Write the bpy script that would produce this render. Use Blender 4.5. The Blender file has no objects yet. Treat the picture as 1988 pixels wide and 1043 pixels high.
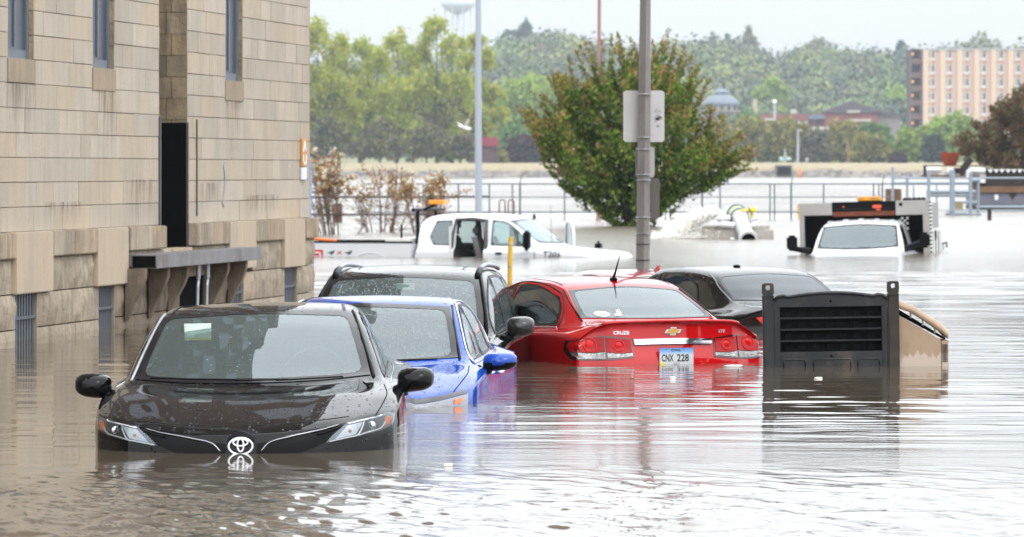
import bpy, bmesh, math, random
import numpy as np
from mathutils import Vector, Matrix
from mathutils.bvhtree import BVHTree
R = math.radians
SC = bpy.context.scene
COL = SC.collection
random.seed(7); np.random.seed(7)

# ------------------------------------------------------------------ camera
F = 9400.0; CX = 994.0; HY = 330.0; EYE = 1.64      # photo focal length / centre / horizon in photo pixels, eye height over the water
cam_d = bpy.data.cameras.new('camera'); cam = bpy.data.objects.new('camera', cam_d); COL.objects.link(cam)
cam_d.sensor_width = 36; cam_d.lens = F / 1988 * 36
cam_d.shift_y = (HY - 521.5) / 1988
cam.location = (0, 0, EYE); cam.rotation_euler = (R(90), 0, 0)
cam_d.clip_start = 0.5; cam_d.clip_end = 20000
cam_d.dof.use_dof = True; cam_d.dof.focus_distance = 33.0; cam_d.dof.aperture_fstop = 7.5
SC.camera = cam
# ------------------------------------------------------------------ overcast sky
SUN_EL, SUN_AZ = 52.0, 150.0; SKY_K = 2.3
w = bpy.data.worlds.new('World'); SC.world = w; w.use_nodes = True
nt = w.node_tree; nt.nodes.clear(); N = nt.nodes.new; L = nt.links.new
out = N('ShaderNodeOutputWorld')
sky = N('ShaderNodeTexSky'); sky.sky_type = 'NISHITA'; sky.sun_disc = False
sky.sun_elevation = R(SUN_EL); sky.sun_rotation = R(SUN_AZ); sky.air_density = 1.0; sky.dust_density = 3.0
hs = N('ShaderNodeHueSaturation'); hs.inputs['Saturation'].default_value = 0.35
L(sky.outputs[0], hs.inputs['Color'])
b1 = N('ShaderNodeBackground'); b1.inputs['Strength'].default_value = 0.05; L(hs.outputs[0], b1.inputs['Color'])
tc = N('ShaderNodeTexCoord'); sep = N('ShaderNodeSeparateXYZ'); L(tc.outputs['Generated'], sep.inputs[0])
mr = N('ShaderNodeFloatCurve'); L(sep.outputs['Z'], mr.inputs['Value'])      # overcast: brighter towards the zenith
cv = mr.mapping.curves[0]; cv.points[0].location = (0, .335); cv.points[1].location = (1, 1.0)
for q in ((.04, .355), (.10, .60), (.22, .78), (.5, .95)): cv.points.new(*q)
mr.mapping.update()
no = N('ShaderNodeTexNoise'); no.inputs['Scale'].default_value = 2.2; no.inputs['Detail'].default_value = 5
mp = N('ShaderNodeMapping'); mp.inputs['Scale'].default_value = (1, 1, 3.5); L(tc.outputs['Generated'], mp.inputs[0]); L(mp.outputs[0], no.inputs['Vector'])
mr2 = N('ShaderNodeMapRange'); L(no.outputs['Fac'], mr2.inputs['Value'])
mr2.inputs['From Min'].default_value = 0.3; mr2.inputs['From Max'].default_value = 0.7
mr2.inputs['To Min'].default_value = 0.94; mr2.inputs['To Max'].default_value = 1.07
mu0 = N('ShaderNodeMath'); mu0.operation = 'MULTIPLY'; L(mr.outputs[0], mu0.inputs[0]); mu0.inputs[1].default_value = SKY_K
mu = N('ShaderNodeMath'); mu.operation = 'MULTIPLY'; L(mu0.outputs[0], mu.inputs[0]); L(mr2.outputs[0], mu.inputs[1])
b2 = N('ShaderNodeBackground'); b2.inputs['Color'].default_value = (0.93, 0.965, 1.0, 1); L(mu.outputs[0], b2.inputs['Strength'])
ad = N('ShaderNodeAddShader'); L(b1.outputs[0], ad.inputs[0]); L(b2.outputs[0], ad.inputs[1]); L(ad.outputs[0], out.inputs['Surface'])
sun_d = bpy.data.lights.new('sun', 'SUN'); sun_d.energy = 0.6; sun_d.angle = R(18); sun_d.color = (1, 0.97, 0.93)
sun = bpy.data.objects.new('sun', sun_d); COL.objects.link(sun)
sun.rotation_euler = (R(90 - SUN_EL), 0, R(180 - SUN_AZ)); sun.location = (0, 0, 60)
SC.view_settings.view_transform = 'Standard'; SC.view_settings.look = 'None'
SC.view_settings.exposure = 0.15; SC.view_settings.gamma = 1.0; SC.view_settings.use_curve_mapping = False
SC.cycles.volume_bounces = 0; SC.cycles.max_bounces = 8; SC.cycles.transparent_max_bounces = 12
SC.cycles.caustics_reflective = False; SC.cycles.caustics_refractive = False

def at(px, py, Y):
    return Vector(((px - CX) * Y / F, Y, EYE - (py - HY) * Y / F))
def X_(px, Y): return (px - CX) * Y / F
def Z_(py, Y): return EYE - (py - HY) * Y / F

# ------------------------------------------------------------------ materials
MATS = {}
def _mix(nt, fac, a, b, mode='MIX'):
    m = nt.nodes.new('ShaderNodeMix'); m.data_type = 'RGBA'; m.blend_type = mode
    if isinstance(fac, (int, float)): m.inputs[0].default_value = fac
    else: nt.links.new(fac, m.inputs[0])
    for k, v in ((6, a), (7, b)):
        if isinstance(v, tuple): m.inputs[k].default_value = (*v[:3], 1)
        else: nt.links.new(v, m.inputs[k])
    return m.outputs[2]
def _ramp(nt, fac, stops, interp='LINEAR'):
    r = nt.nodes.new('ShaderNodeValToRGB'); r.color_ramp.interpolation = interp
    nt.links.new(fac, r.inputs[0]); cr = r.color_ramp
    while len(cr.elements) < len(stops): cr.elements.new(0.5)
    for e, (p, c) in zip(cr.elements, stops):
        e.position = p; e.color = (*c[:3], 1) if isinstance(c, tuple) else (c, c, c, 1)
    return r.outputs[0]
def _noise(nt, vec, scale, detail=4, rough=0.55, mscale=None, loc=None):
    if mscale or loc:
        m = nt.nodes.new('ShaderNodeMapping'); nt.links.new(vec, m.inputs[0]); vec = m.outputs[0]
        if mscale: m.inputs['Scale'].default_value = mscale
        if loc: m.inputs['Location'].default_value = loc
    n = nt.nodes.new('ShaderNodeTexNoise'); nt.links.new(vec, n.inputs['Vector'])
    n.inputs['Scale'].default_value = scale; n.inputs['Detail'].default_value = detail; n.inputs['Roughness'].default_value = rough
    return n.outputs['Fac']
def _math(nt, op, a, b=0.0):
    m = nt.nodes.new('ShaderNodeMath'); m.operation = op
    for k, v in ((0, a), (1, b)):
        if isinstance(v, (int, float)): m.inputs[k].default_value = v
        else: nt.links.new(v, m.inputs[k])
    return m.outputs[0]
def mat(name, color=(0.5, 0.5, 0.5), rough=0.6, metal=0.0, var=0.0, vscale=8.0, bump=0.0, bscale=40.0, coat=0.0,
        spec=None, stretch=None, emit=None, estr=0.0, drops=0.0, grime=None, two=None, alpha=None):
    if name in MATS: return MATS[name]
    m = bpy.data.materials.new(name); m.use_nodes = True; nt = m.node_tree
    p = nt.nodes['Principled BSDF']
    p.inputs['Base Color'].default_value = (*color, 1); p.inputs['Roughness'].default_value = rough; p.inputs['Metallic'].default_value = metal
    if coat: p.inputs['Coat Weight'].default_value = coat; p.inputs['Coat Roughness'].default_value = 0.02
    if spec is not None: p.inputs['Specular IOR Level'].default_value = spec
    tc = nt.nodes.new('ShaderNodeTexCoord'); vec = tc.outputs['Object']
    c = None
    if var or two:
        f = _noise(nt, vec, vscale, 5, 0.6, stretch)
        f = _ramp(nt, f, [(0.3, 0.0), (0.7, 1.0)])
        lo = two if two else tuple(x * (1 - var) for x in color)
        hi = color if two else tuple(min(1, x * (1 + var)) for x in color)
        c = _mix(nt, f, lo, hi)
        nt.links.new(c, p.inputs['Base Color'])
    if grime:
        gcol, gs, lo_, hi_ = grime
        g = _noise(nt, vec, gs, 6, 0.65, (1, 1, 0.5), (3.1, 1.7, 0.4)); g = _ramp(nt, g, [(lo_, 0.0), (hi_, 1.0)])
        c = _mix(nt, g, c if c is not None else color, gcol); nt.links.new(c, p.inputs['Base Color'])
    nrm = None
    if bump:
        b = nt.nodes.new('ShaderNodeBump'); b.inputs['Strength'].default_value = bump; b.inputs['Distance'].default_value = 0.02
        nt.links.new(_noise(nt, vec, bscale, 6, 0.6, stretch), b.inputs['Height']); nrm = b.outputs[0]
    if drops:
        h = droplets(nt, vec, drops)
        b = nt.nodes.new('ShaderNodeBump'); b.inputs['Strength'].default_value = 1.0; b.inputs['Distance'].default_value = 0.009
        nt.links.new(h, b.inputs['Height'])
        if nrm: nt.links.new(nrm, b.inputs['Normal'])
        nrm = b.outputs[0]
    if nrm:
        nt.links.new(nrm, p.inputs['Normal'])
        if drops and coat: nt.links.new(nrm, p.inputs['Coat Normal'])
    if emit: p.inputs['Emission Color'].default_value = (*emit, 1); p.inputs['Emission Strength'].default_value = estr
    m.diffuse_color = (*color, 1)
    MATS[name] = m
    return m
def droplets(nt, vec, dens, sc=46.0):
    v = nt.nodes.new('ShaderNodeTexVoronoi'); v.inputs['Scale'].default_value = sc; nt.links.new(vec, v.inputs['Vector'])
    v.inputs['Randomness'].default_value = 1.0
    sp = nt.nodes.new('ShaderNodeSeparateColor'); nt.links.new(v.outputs['Color'], sp.inputs[0])
    # drop radius depends on the cell; many cells are empty
    r = _math(nt, 'SUBTRACT', sp.outputs[0], 1 - dens); r = _math(nt, 'MULTIPLY', r, 0.55 / max(dens, .05))
    h = _math(nt, 'SUBTRACT', r, v.outputs['Distance']); h = _math(nt, 'MAXIMUM', h, 0.0)
    h = _math(nt, 'POWER', h, 0.6)
    return h
def glass(name, tint=(0.66, 0.82, 0.79), drops=0.0, refl=1.75, rough=0.0, film=0.0):
    if name in MATS: return MATS[name]
    m = bpy.data.materials.new(name); m.use_nodes = True; nt = m.node_tree; nt.nodes.clear()
    o = nt.nodes.new('ShaderNodeOutputMaterial'); t = nt.nodes.new('ShaderNodeBsdfTransparent'); t.inputs[0].default_value = (*tint, 1)
    g = nt.nodes.new('ShaderNodeBsdfGlossy'); g.inputs['Roughness'].default_value = rough; g.inputs['Color'].default_value = (0.92, 0.97, 1.0, 1)
    fr = nt.nodes.new('ShaderNodeFresnel'); fr.inputs['IOR'].default_value = refl
    tc = nt.nodes.new('ShaderNodeTexCoord')
    if drops:
        b = nt.nodes.new('ShaderNodeBump'); b.inputs['Strength'].default_value = 1.0; b.inputs['Distance'].default_value = 0.008
        nt.links.new(droplets(nt, tc.outputs['Object'], drops, 75.0), b.inputs['Height'])
        nt.links.new(b.outputs[0], g.inputs['Normal']); nt.links.new(b.outputs[0], fr.inputs['Normal'])
    base = t.outputs[0]
    if film:      # thin even teal diffuse layer mixed into the glass
        d = nt.nodes.new('ShaderNodeBsdfDiffuse'); d.inputs[0].default_value = (0.50, 0.66, 0.65, 1)
        mf = nt.nodes.new('ShaderNodeMixShader'); mf.inputs[0].default_value = film
        nt.links.new(t.outputs[0], mf.inputs[1]); nt.links.new(d.outputs[0], mf.inputs[2]); base = mf.outputs[0]
    mx = nt.nodes.new('ShaderNodeMixShader'); nt.links.new(fr.outputs[0], mx.inputs[0])
    nt.links.new(base, mx.inputs[1]); nt.links.new(g.outputs[0], mx.inputs[2]); nt.links.new(mx.outputs[0], o.inputs['Surface'])
    MATS[name] = m
    return m

# ------------------------------------------------------------------ objects
def tag(o, label=None, cat=None, group=None, kind=None):
    if label: o['label'] = label
    if cat: o['category'] = cat
    if group: o['group'] = group
    if kind: o['kind'] = kind
    return o
def thing(name, loc, label, cat, group=None, rz=0.0):
    o = bpy.data.objects.new(name, None); COL.objects.link(o); o.location = loc; o.rotation_euler = (0, 0, rz)
    o.empty_display_size = 0.2
    return tag(o, label, cat, group)
def mesh_obj(name, verts, faces, material, parent=None, smooth=False, loc=None):
    me = bpy.data.meshes.new(name); me.from_pydata([tuple(map(float, v)) for v in verts], [], [tuple(int(i) for i in f) for f in faces]); me.update()
    if smooth: me.shade_smooth()
    mats = material if isinstance(material, (list, tuple)) else [material]
    for m in mats: me.materials.append(m)
    o = bpy.data.objects.new(name, me); COL.objects.link(o)
    if parent is not None: o.parent = parent
    if loc is not None: o.location = loc
    return o
def copy_tree(o, parent=None):
    c = o.copy(); COL.objects.link(c); c.parent = parent
    for ch in o.children: copy_tree(ch, c)
    return c
class MB:
    """collects shapes for one mesh"""
    def __init__(s, M=None): s.v = []; s.f = []; s.mi = []; s.M = M
    def add(s, v, f, mi=0):
        b = len(s.v)
        if s.M is not None: v = [s.M @ Vector(p) for p in v]
        s.v += [tuple(p) for p in v]; s.f += [tuple(i + b for i in q) for q in f]; s.mi += [mi] * len(f); return s
    def box(s, x0, x1, y0, y1, z0, z1, mi=0, M=None, bev=0.0):
        if bev > 0:
            bm = bmesh.new(); bmesh.ops.create_cube(bm, size=1)
            for v in bm.verts: v.co = Vector(((x0 + x1) / 2 + v.co.x * (x1 - x0), (y0 + y1) / 2 + v.co.y * (y1 - y0), (z0 + z1) / 2 + v.co.z * (z1 - z0)))
            bmesh.ops.bevel(bm, geom=bm.edges[:], offset=bev, segments=2, affect='EDGES', clamp_overlap=True)
            bm.verts.index_update()
            v = [p.co.copy() for p in bm.verts]; f = [tuple(q.index for q in fc.verts) for fc in bm.faces]; bm.free()
        else:
            v = [Vector(p) for p in ((x0, y0, z0), (x1, y0, z0), (x1, y1, z0), (x0, y1, z0), (x0, y0, z1), (x1, y0, z1), (x1, y1, z1), (x0, y1, z1))]
            f = [(0, 3, 2, 1), (4, 5, 6, 7), (0, 1, 5, 4), (1, 2, 6, 5), (2, 3, 7, 6), (3, 0, 4, 7)]
        if M is not None: v = [M @ p for p in v]
        return s.add(v, f, mi)
    def tube(s, pts, r, n=10, mi=0, cap=True, closed=False):
        pts = [Vector(p) for p in pts]; rs = r if isinstance(r, (list, tuple)) else [r] * len(pts)
        V = []; Fc = []; up = None; m = len(pts)
        for i, p in enumerate(pts):
            if closed: d = pts[(i + 1) % m] - pts[i - 1]
            else: d = (pts[min(i + 1, m - 1)] - pts[max(i - 1, 0)])
            if d.length < 1e-9: d = Vector((0, 0, 1))
            d.normalize()
            if up is None:
                up = Vector((0, 0, 1)) if abs(d.z) < 0.9 else Vector((1, 0, 0))
            a = d.cross(up)
            if a.length < 1e-6: a = d.orthogonal()
            a.normalize(); b = a.cross(d).normalized(); up = b
            for k in range(n):
                t = 2 * math.pi * k / n; V.append(p + (a * math.cos(t) + b * math.sin(t)) * rs[i])
        for i in range(m if closed else m - 1):
            for k in range(n):
                j = (i + 1) % m
                Fc.append((i * n + k, i * n + (k + 1) % n, j * n + (k + 1) % n, j * n + k))
        if cap and not closed: Fc.append(tuple(range(n))[::-1]); Fc.append(tuple((m - 1) * n + k for k in range(n)))
        return s.add(V, Fc, mi)
    def lathe(s, prof, c=(0, 0, 0), n=24, mi=0, axis='Z'):
        V = []; Fc = []
        for (r, z) in prof:
            for k in range(n):
                t = 2 * math.pi * k / n; p = Vector((r * math.cos(t), r * math.sin(t), z))
                if axis == 'X': p = Vector((p.z, p.x, p.y))
                if axis == 'Y': p = Vector((p.x, p.z, p.y))
                V.append(p + Vector(c))
        for i in range(len(prof) - 1):
            for k in range(n): Fc.append((i * n + k, i * n + (k + 1) % n, (i + 1) * n + (k + 1) % n, (i + 1) * n + k))
        Fc.append(tuple(range(n))[::-1]); Fc.append(tuple((len(prof) - 1) * n + k for k in range(n)))
        return s.add(V, Fc, mi)
    def prism(s, poly, a, b, axis='Y', mi=0, M=None):
        """poly in the two other axes, extruded from a to b along axis"""
        def P(u, v, t):
            if axis == 'Y': return Vector((u, t, v))
            if axis == 'X': return Vector((t, u, v))
            return Vector((u, v, t))
        n = len(poly); V = [P(u, v, a) for u, v in poly] + [P(u, v, b) for u, v in poly]
        if M is not None: V = [M @ p for p in V]
        Fc = [tuple(range(n)), tuple(range(2 * n - 1, n - 1, -1))] + [(i, i + n, (i + 1) % n + n, (i + 1) % n) for i in range(n)]
        return s.add(V, Fc, mi)
    def grid(s, P, mi=0, flip=False, closeu=False):
        m = len(P); n = len(P[0]); V = [p for row in P for p in row]; Fc = []
        for i in range(m if closeu else m - 1):
            for j in range(n - 1):
                i2 = (i + 1) % m; q = (i * n + j, i * n + j + 1, i2 * n + j + 1, i2 * n + j)
                Fc.append(q[::-1] if flip else q)
        return s.add(V, Fc, mi)
    def ball(s, c, r, nu=12, nv=8, mi=0, M=None):
        if not isinstance(r, (tuple, list)): r = (r, r, r)
        V = []; Fc = []
        for i in range(nv + 1):
            a = math.pi * i / nv
            for k in range(nu):
                t = 2 * math.pi * k / nu
                p = Vector((r[0] * math.sin(a) * math.cos(t), r[1] * math.sin(a) * math.sin(t), r[2] * math.cos(a)))
                if M is not None: p = M @ p
                V.append(p + Vector(c))
        for i in range(nv):
            for k in range(nu): Fc.append((i * nu + k, (i + 1) * nu + k, (i + 1) * nu + (k + 1) % nu, i * nu + (k + 1) % nu))
        return s.add(V, Fc, mi)
    def build(s, name, material, parent=None, smooth=False, auto=None, loc=None):
        o = mesh_obj(name, s.v, s.f, material, parent, smooth, loc)
        bm = bmesh.new(); bm.from_mesh(o.data)
        if isinstance(material, (list, tuple)):
            bm.faces.ensure_lookup_table()
            for i, q in enumerate(s.mi): bm.faces[i].material_index = q
        bmesh.ops.recalc_face_normals(bm, faces=bm.faces[:]); bm.to_mesh(o.data); bm.free()
        if auto is not None:
            me = o.data; me.shade_smooth(); me.set_sharp_from_angle(angle=R(auto))
        return o
def rot_z(a, loc=(0, 0, 0)): return Matrix.Translation(Vector(loc)) @ Matrix.Rotation(a, 4, 'Z')

def text_mesh(txt, size=1.0, depth=0.002, bold=False, align='CENTER', shear=0.0, sx=1.0):
    """text as plain mesh data in the xy plane"""
    cu = bpy.data.curves.new('txt', 'FONT'); cu.body = txt; cu.size = size; cu.align_x = align; cu.align_y = 'CENTER'
    cu.extrude = depth; cu.shear = shear
    if bold: cu.offset = size * 0.022
    cu.resolution_u = 3
    o = bpy.data.objects.new('txt', cu); COL.objects.link(o)
    dg = bpy.context.evaluated_depsgraph_get(); me = bpy.data.meshes.new_from_object(o.evaluated_get(dg))
    bpy.data.objects.remove(o); bpy.data.curves.remove(cu)
    v = [Vector((p.co.x * sx, p.co.y, p.co.z)) for p in me.vertices]; f = [tuple(q.vertices) for q in me.polygons]
    bpy.data.meshes.remove(me)
    return v, f
# ================================================================== SETTING: flood water
def water_mat():
    m = bpy.data.materials.new('flood_water_mat'); m.use_nodes = True; nt = m.node_tree; p = nt.nodes['Principled BSDF']
    p.inputs['Base Color'].default_value = (0.155, 0.112, 0.07, 1); p.inputs['Roughness'].default_value = 0.03; p.inputs['IOR'].default_value = 1.45
    tc = nt.nodes.new('ShaderNodeTexCoord'); vec = tc.outputs['Object']
    s = nt.nodes.new('ShaderNodeSeparateXYZ'); nt.links.new(vec, s.inputs[0])
    # mud clouds
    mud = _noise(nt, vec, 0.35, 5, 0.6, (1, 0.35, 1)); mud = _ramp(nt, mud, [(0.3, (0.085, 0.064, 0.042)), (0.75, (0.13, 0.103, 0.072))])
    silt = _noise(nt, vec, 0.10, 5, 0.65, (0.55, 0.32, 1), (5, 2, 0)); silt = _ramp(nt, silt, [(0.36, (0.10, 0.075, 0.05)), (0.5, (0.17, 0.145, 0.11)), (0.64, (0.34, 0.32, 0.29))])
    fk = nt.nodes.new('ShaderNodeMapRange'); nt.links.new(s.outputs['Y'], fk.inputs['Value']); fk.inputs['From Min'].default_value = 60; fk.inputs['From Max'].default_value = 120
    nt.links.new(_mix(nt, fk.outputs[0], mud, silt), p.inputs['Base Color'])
    far = nt.nodes.new('ShaderNodeMapRange'); nt.links.new(s.outputs['Y'], far.inputs['Value'])
    far.inputs['From Min'].default_value = 62; far.inputs['From Max'].default_value = 115
    chop = _noise(nt, vec, 1.1, 5, 0.6, (0.8, 1.3, 1)); chop = _math(nt, 'MULTIPLY', chop, far.outputs[0]); chop = _math(nt, 'MULTIPLY', chop, 2.6)
    fine = _noise(nt, vec, 8.0, 4, 0.55, (0.8, 1.7, 1)); fine = _math(nt, 'MULTIPLY', fine, 0.045)
    patch = _noise(nt, vec, 0.22, 3, 0.5, (1, .6, 1), (3.3, 8.1, 0)); patch = _ramp(nt, patch, [(0.4, 0.15), (0.62, 1.0)])
    fine = _math(nt, 'MULTIPLY', fine, patch)
    h = _math(nt, 'ADD', chop, fine)
    rg = nt.nodes.new('ShaderNodeMapRange'); nt.links.new(s.outputs['Y'], rg.inputs['Value']); rg.inputs['From Min'].default_value = 50; rg.inputs['From Max'].default_value = 130; rg.inputs['To Min'].default_value = 0.03; rg.inputs['To Max'].default_value = 0.33
    rg.inputs['To Max'].default_value = 0.24; nt.links.new(rg.outputs[0], p.inputs['Roughness'])
    b = nt.nodes.new('ShaderNodeBump'); b.inputs['Strength'].default_value = 1.0; b.inputs['Distance'].default_value = WATER_BUMP
    nt.links.new(h, b.inputs['Height']); nt.links.new(b.outputs[0], p.inputs['Normal'])
    return m
WATER_BUMP = 0.05
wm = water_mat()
def vnoise(x, y, seed):
    """smooth value noise, vectorised"""
    def hsh(i, j):
        n = (i * 374761393 + j * 668265263 + seed * 1442695041) & 0xffffffff
        n = ((n ^ (n >> 13)) * 1274126177) & 0xffffffff
        return ((n ^ (n >> 16)) & 0xffff) / 65535.0
    i = np.floor(x).astype(np.int64); j = np.floor(y).astype(np.int64); fx = x - i; fy = y - j
    u = fx * fx * fx * (fx * (fx * 6 - 15) + 10); v = fy * fy * fy * (fy * (fy * 6 - 15) + 10)
    return (hsh(i, j) * (1 - u) + hsh(i + 1, j) * u) * (1 - v) + (hsh(i, j + 1) * (1 - u) + hsh(i + 1, j + 1) * u) * v
def water_height(X, Y):
    h = np.zeros_like(X)
    # near foreground: wind ripples running diagonally
    near = np.clip((27.3 - Y) / 3.2, 0, 1) ** 1.3
    a = R(24); Xr = X * math.cos(a) + Y * math.sin(a); Yr = -X * math.sin(a) + Y * math.cos(a)
    rip = 0
    for k, (lx, ly, am) in enumerate(((0.085, 0.19, 1.0), (0.05, 0.11, 0.45), (0.24, 0.45, 1.2))):
        rip = rip + am * (vnoise(Xr / lx, Yr / ly, 11 + k) - 0.5)
    h += near * rip * 0.0150
    # sheltered water among the cars: long low ripples, crests across the view
    mid = np.clip((Y - 27.0) / 3.5, 0.22, 1)
    rip = 0
    for k, (lx, ly, am) in enumerate(((0.62, 0.22, 1.0), (0.30, 0.12, 0.55), (1.5, 0.5, 1.0))):
        rip = rip + am * (vnoise(X / lx + 0.3 * Y, Y / ly, 21 + k) - 0.5)
    calm = 0.35 + 0.65 * np.clip(vnoise(X / 3.0, Y / 5.0, 5) * 1.6 - 0.3, 0, 1)
    left = np.clip((X + 3.2) / 2.5, 0.62, 1)      # stiller beside the wall
    h += mid * calm * left * rip * 0.0078
    far = np.clip((Y - 48) / 30, 0, 1)
    rip = 0
    for k, (lx, ly, am) in enumerate(((0.9, 0.7, 1.0), (0.45, 0.35, 0.5), (3.0, 2.0, 1.4))):
        rip = rip + am * (vnoise(X / lx, Y / ly, 31 + k) - 0.5)
    h += far * rip * 0.030
    return h
def build_water():
    # one sheet: dense rows where the camera looks closely, coarse out to the horizon
    ys = [-60, 0, 12]; y = 18.0
    while y < 78: ys.append(y); y += 0.029 + 0.00055 * max(0, y - 18) ** 1.25
    while y < 5200: ys.append(y); y *= 1.09
    ys = np.array(ys); nx = 430
    t = np.linspace(-1, 1, nx)
    W = np.maximum(0.0, ys) * 0.118 + 0.6
    tx = np.concatenate(([-1], t * 1.0, [1]))
    V = []
    Xg = W[:, None] * t[None, :]; Yg = np.repeat(ys[:, None], nx, 1)
    Hh = water_height(Xg, Yg); Hh[(Yg < 18) | (Yg > 240)] = 0
    big = np.maximum(120.0, ys * 1.4)
    Vx = np.concatenate((-big[:, None], Xg, big[:, None]), 1); Vy = np.concatenate((Yg[:, :1], Yg, Yg[:, :1]), 1)
    Vz = np.concatenate((np.zeros((len(ys), 1)), Hh, np.zeros((len(ys), 1))), 1)
    n = nx + 2; m = len(ys)
    V = np.stack((Vx, Vy, Vz), -1).reshape(-1, 3)
    i, j = np.meshgrid(np.arange(m - 1), np.arange(n - 1), indexing='ij'); a = (i * n + j).ravel()
    Fc = np.stack((a, a + 1, a + n + 1, a + n), 1)
    me = bpy.data.meshes.new('flood_water'); me.vertices.add(len(V)); me.vertices.foreach_set('co', V.astype(np.float32).ravel())
    me.loops.add(Fc.size); me.loops.foreach_set('vertex_index', Fc.astype(np.int32).ravel())
    me.polygons.add(len(Fc)); me.polygons.foreach_set('loop_start', np.arange(0, Fc.size, 4, dtype=np.int32))
    me.update(calc_edges=True); me.validate(); me.shade_smooth(); me.materials.append(wm)
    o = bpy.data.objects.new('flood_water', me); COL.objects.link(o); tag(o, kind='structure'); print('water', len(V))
    return o
build_water()

# ================================================================== STONE BUILDING
WA = math.atan(0.156); WC = Vector(((614 - CX) * 61 / F, 61.0, 0))
Wd = Vector((-math.sin(WA), -math.cos(WA), 0)); Wn = Vector((math.cos(WA), -math.sin(WA), 0))
WM = Matrix(((Wd.x, Wn.x, 0, WC.x), (Wd.y, Wn.y, 0, WC.y), (0, 0, 1, 0), (0, 0, 0, 1)))   # local x = along wall towards the camera, y = out of the wall
def wu(px, o=0.0):
    k = (px - CX) / F; sa, ca = math.sin(WA), math.cos(WA)
    return (k * (WC.y - sa * o) - WC.x - ca * o) / (k * ca - sa)
def wz(px, py, o=0.0):
    u = wu(px, o); return Z_(py, WC.y - math.cos(WA) * u - math.sin(WA) * o)

def stone_mat(name, base, dark, joint_bump=0.25, bscale=30, streak=True, stain=0.35, rnd=0.16):
    m = bpy.data.materials.new(name); m.use_nodes = True; nt = m.node_tree; p = nt.nodes['Principled BSDF']
    p.inputs['Roughness'].default_value = 0.85
    tc = nt.nodes.new('ShaderNodeTexCoord'); vec = tc.outputs['Object']
    geo = nt.nodes.new('ShaderNodeNewGeometry'); ri = geo.outputs['Random Per Island']
    c = _mix(nt, _ramp(nt, ri, [(0, 0.0), (1, 1.0)]), tuple(b * (1 - rnd) for b in base), tuple(min(1, b * (1 + rnd)) for b in base))
    # some blocks warmer
    warm = _ramp(nt, _math(nt, 'FRACT', _math(nt, 'MULTIPLY', ri, 7.31)), [(0.5, 0.0), (1.0, 0.7)])
    c = _mix(nt, warm, c, (base[0] * 1.1, base[1] * 0.98, base[2] * 0.8))
    if streak:
        st = _noise(nt, vec, 5.0, 6, 0.7, (2.2, 1, 0.16)); st = _ramp(nt, st, [(0.42, 0.0), (0.72, 1.0)])
        c = _mix(nt, _math(nt, 'MULTIPLY', st, stain), c, dark)
    bl = _noise(nt, vec, 1.3, 6, 0.7); bl = _ramp(nt, bl, [(0.45, 0.0), (0.75, 1.0)])
    c = _mix(nt, _math(nt, 'MULTIPLY', bl, stain), c, dark)
    sp = _noise(nt, vec, 60, 3, 0.6); c = _mix(nt, _math(nt, 'MULTIPLY', _ramp(nt, sp, [(0.35, 1.0), (0.5, 0.0)]), 0.25), c, dark)
    nt.links.new(c, p.inputs['Base Color'])
    b = nt.nodes.new('ShaderNodeBump'); b.inputs['Strength'].default_value = joint_bump; b.inputs['Distance'].default_value = 0.02
    nt.links.new(_noise(nt, vec, bscale, 8, 0.65), b.inputs['Height']); nt.links.new(b.outputs[0], p.inputs['Normal'])
    return m
M_ash = stone_mat('ashlar', (0.445, 0.388, 0.318), (0.27, 0.235, 0.195), 0.25, 40, stain=0.42, rnd=0.12)
M_rock = stone_mat('rock_face', (0.40, 0.33, 0.25), (0.13, 0.10, 0.072), 1.0, 14, stain=0.7, rnd=0.14)
M_rockd = stone_mat('damp_shaded_rock_face', (0.25, 0.195, 0.14), (0.07, 0.052, 0.036), 0.9, 14, stain=0.8, rnd=0.2)  # damp staining and the shadow under the platform, both put into the colour
M_ledge = stone_mat('ledge_stone', (0.40, 0.335, 0.26), (0.15, 0.115, 0.08), 0.4, 30, stain=0.95, rnd=0.12)
M_sill = stone_mat('sill_stone', (0.33, 0.28, 0.22), (0.17, 0.14, 0.11), 0.5, 40, stain=0.5)
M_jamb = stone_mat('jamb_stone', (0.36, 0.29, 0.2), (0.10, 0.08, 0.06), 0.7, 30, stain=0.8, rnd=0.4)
M_mortar = mat('mortar', (0.21, 0.165, 0.125), 0.95)
M_winframe = mat('grey_painted_frame', (0.115, 0.135, 0.165), 0.5, var=0.1)
M_winglass = mat('dull_window_glass', (0.045, 0.06, 0.085), 0.3, var=0.2, vscale=3, spec=0.35)
M_black = mat('black_rubber', (0.002, 0.002, 0.002), 0.8, spec=.1)
M_dark = mat('dark_void', (0.002, 0.002, 0.002), 0.9, spec=.05)
M_galv = mat('galvanised_steel', (0.36, 0.38, 0.41), 0.45, metal=0.6, var=0.12, vscale=6)
M_dock = mat('dock_steel', (0.20, 0.195, 0.20), 0.55, metal=0.3, var=0.25, vscale=4, stretch=(1, 1, .3), grime=((0.10, 0.08, 0.06), 3, 0.5, 0.75))
M_conc = mat('weathered_concrete', (0.36, 0.32, 0.27), 0.9, var=0.15, vscale=3, bump=0.3, grime=((0.16, 0.13, 0.10), 4, 0.45, 0.7))

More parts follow.
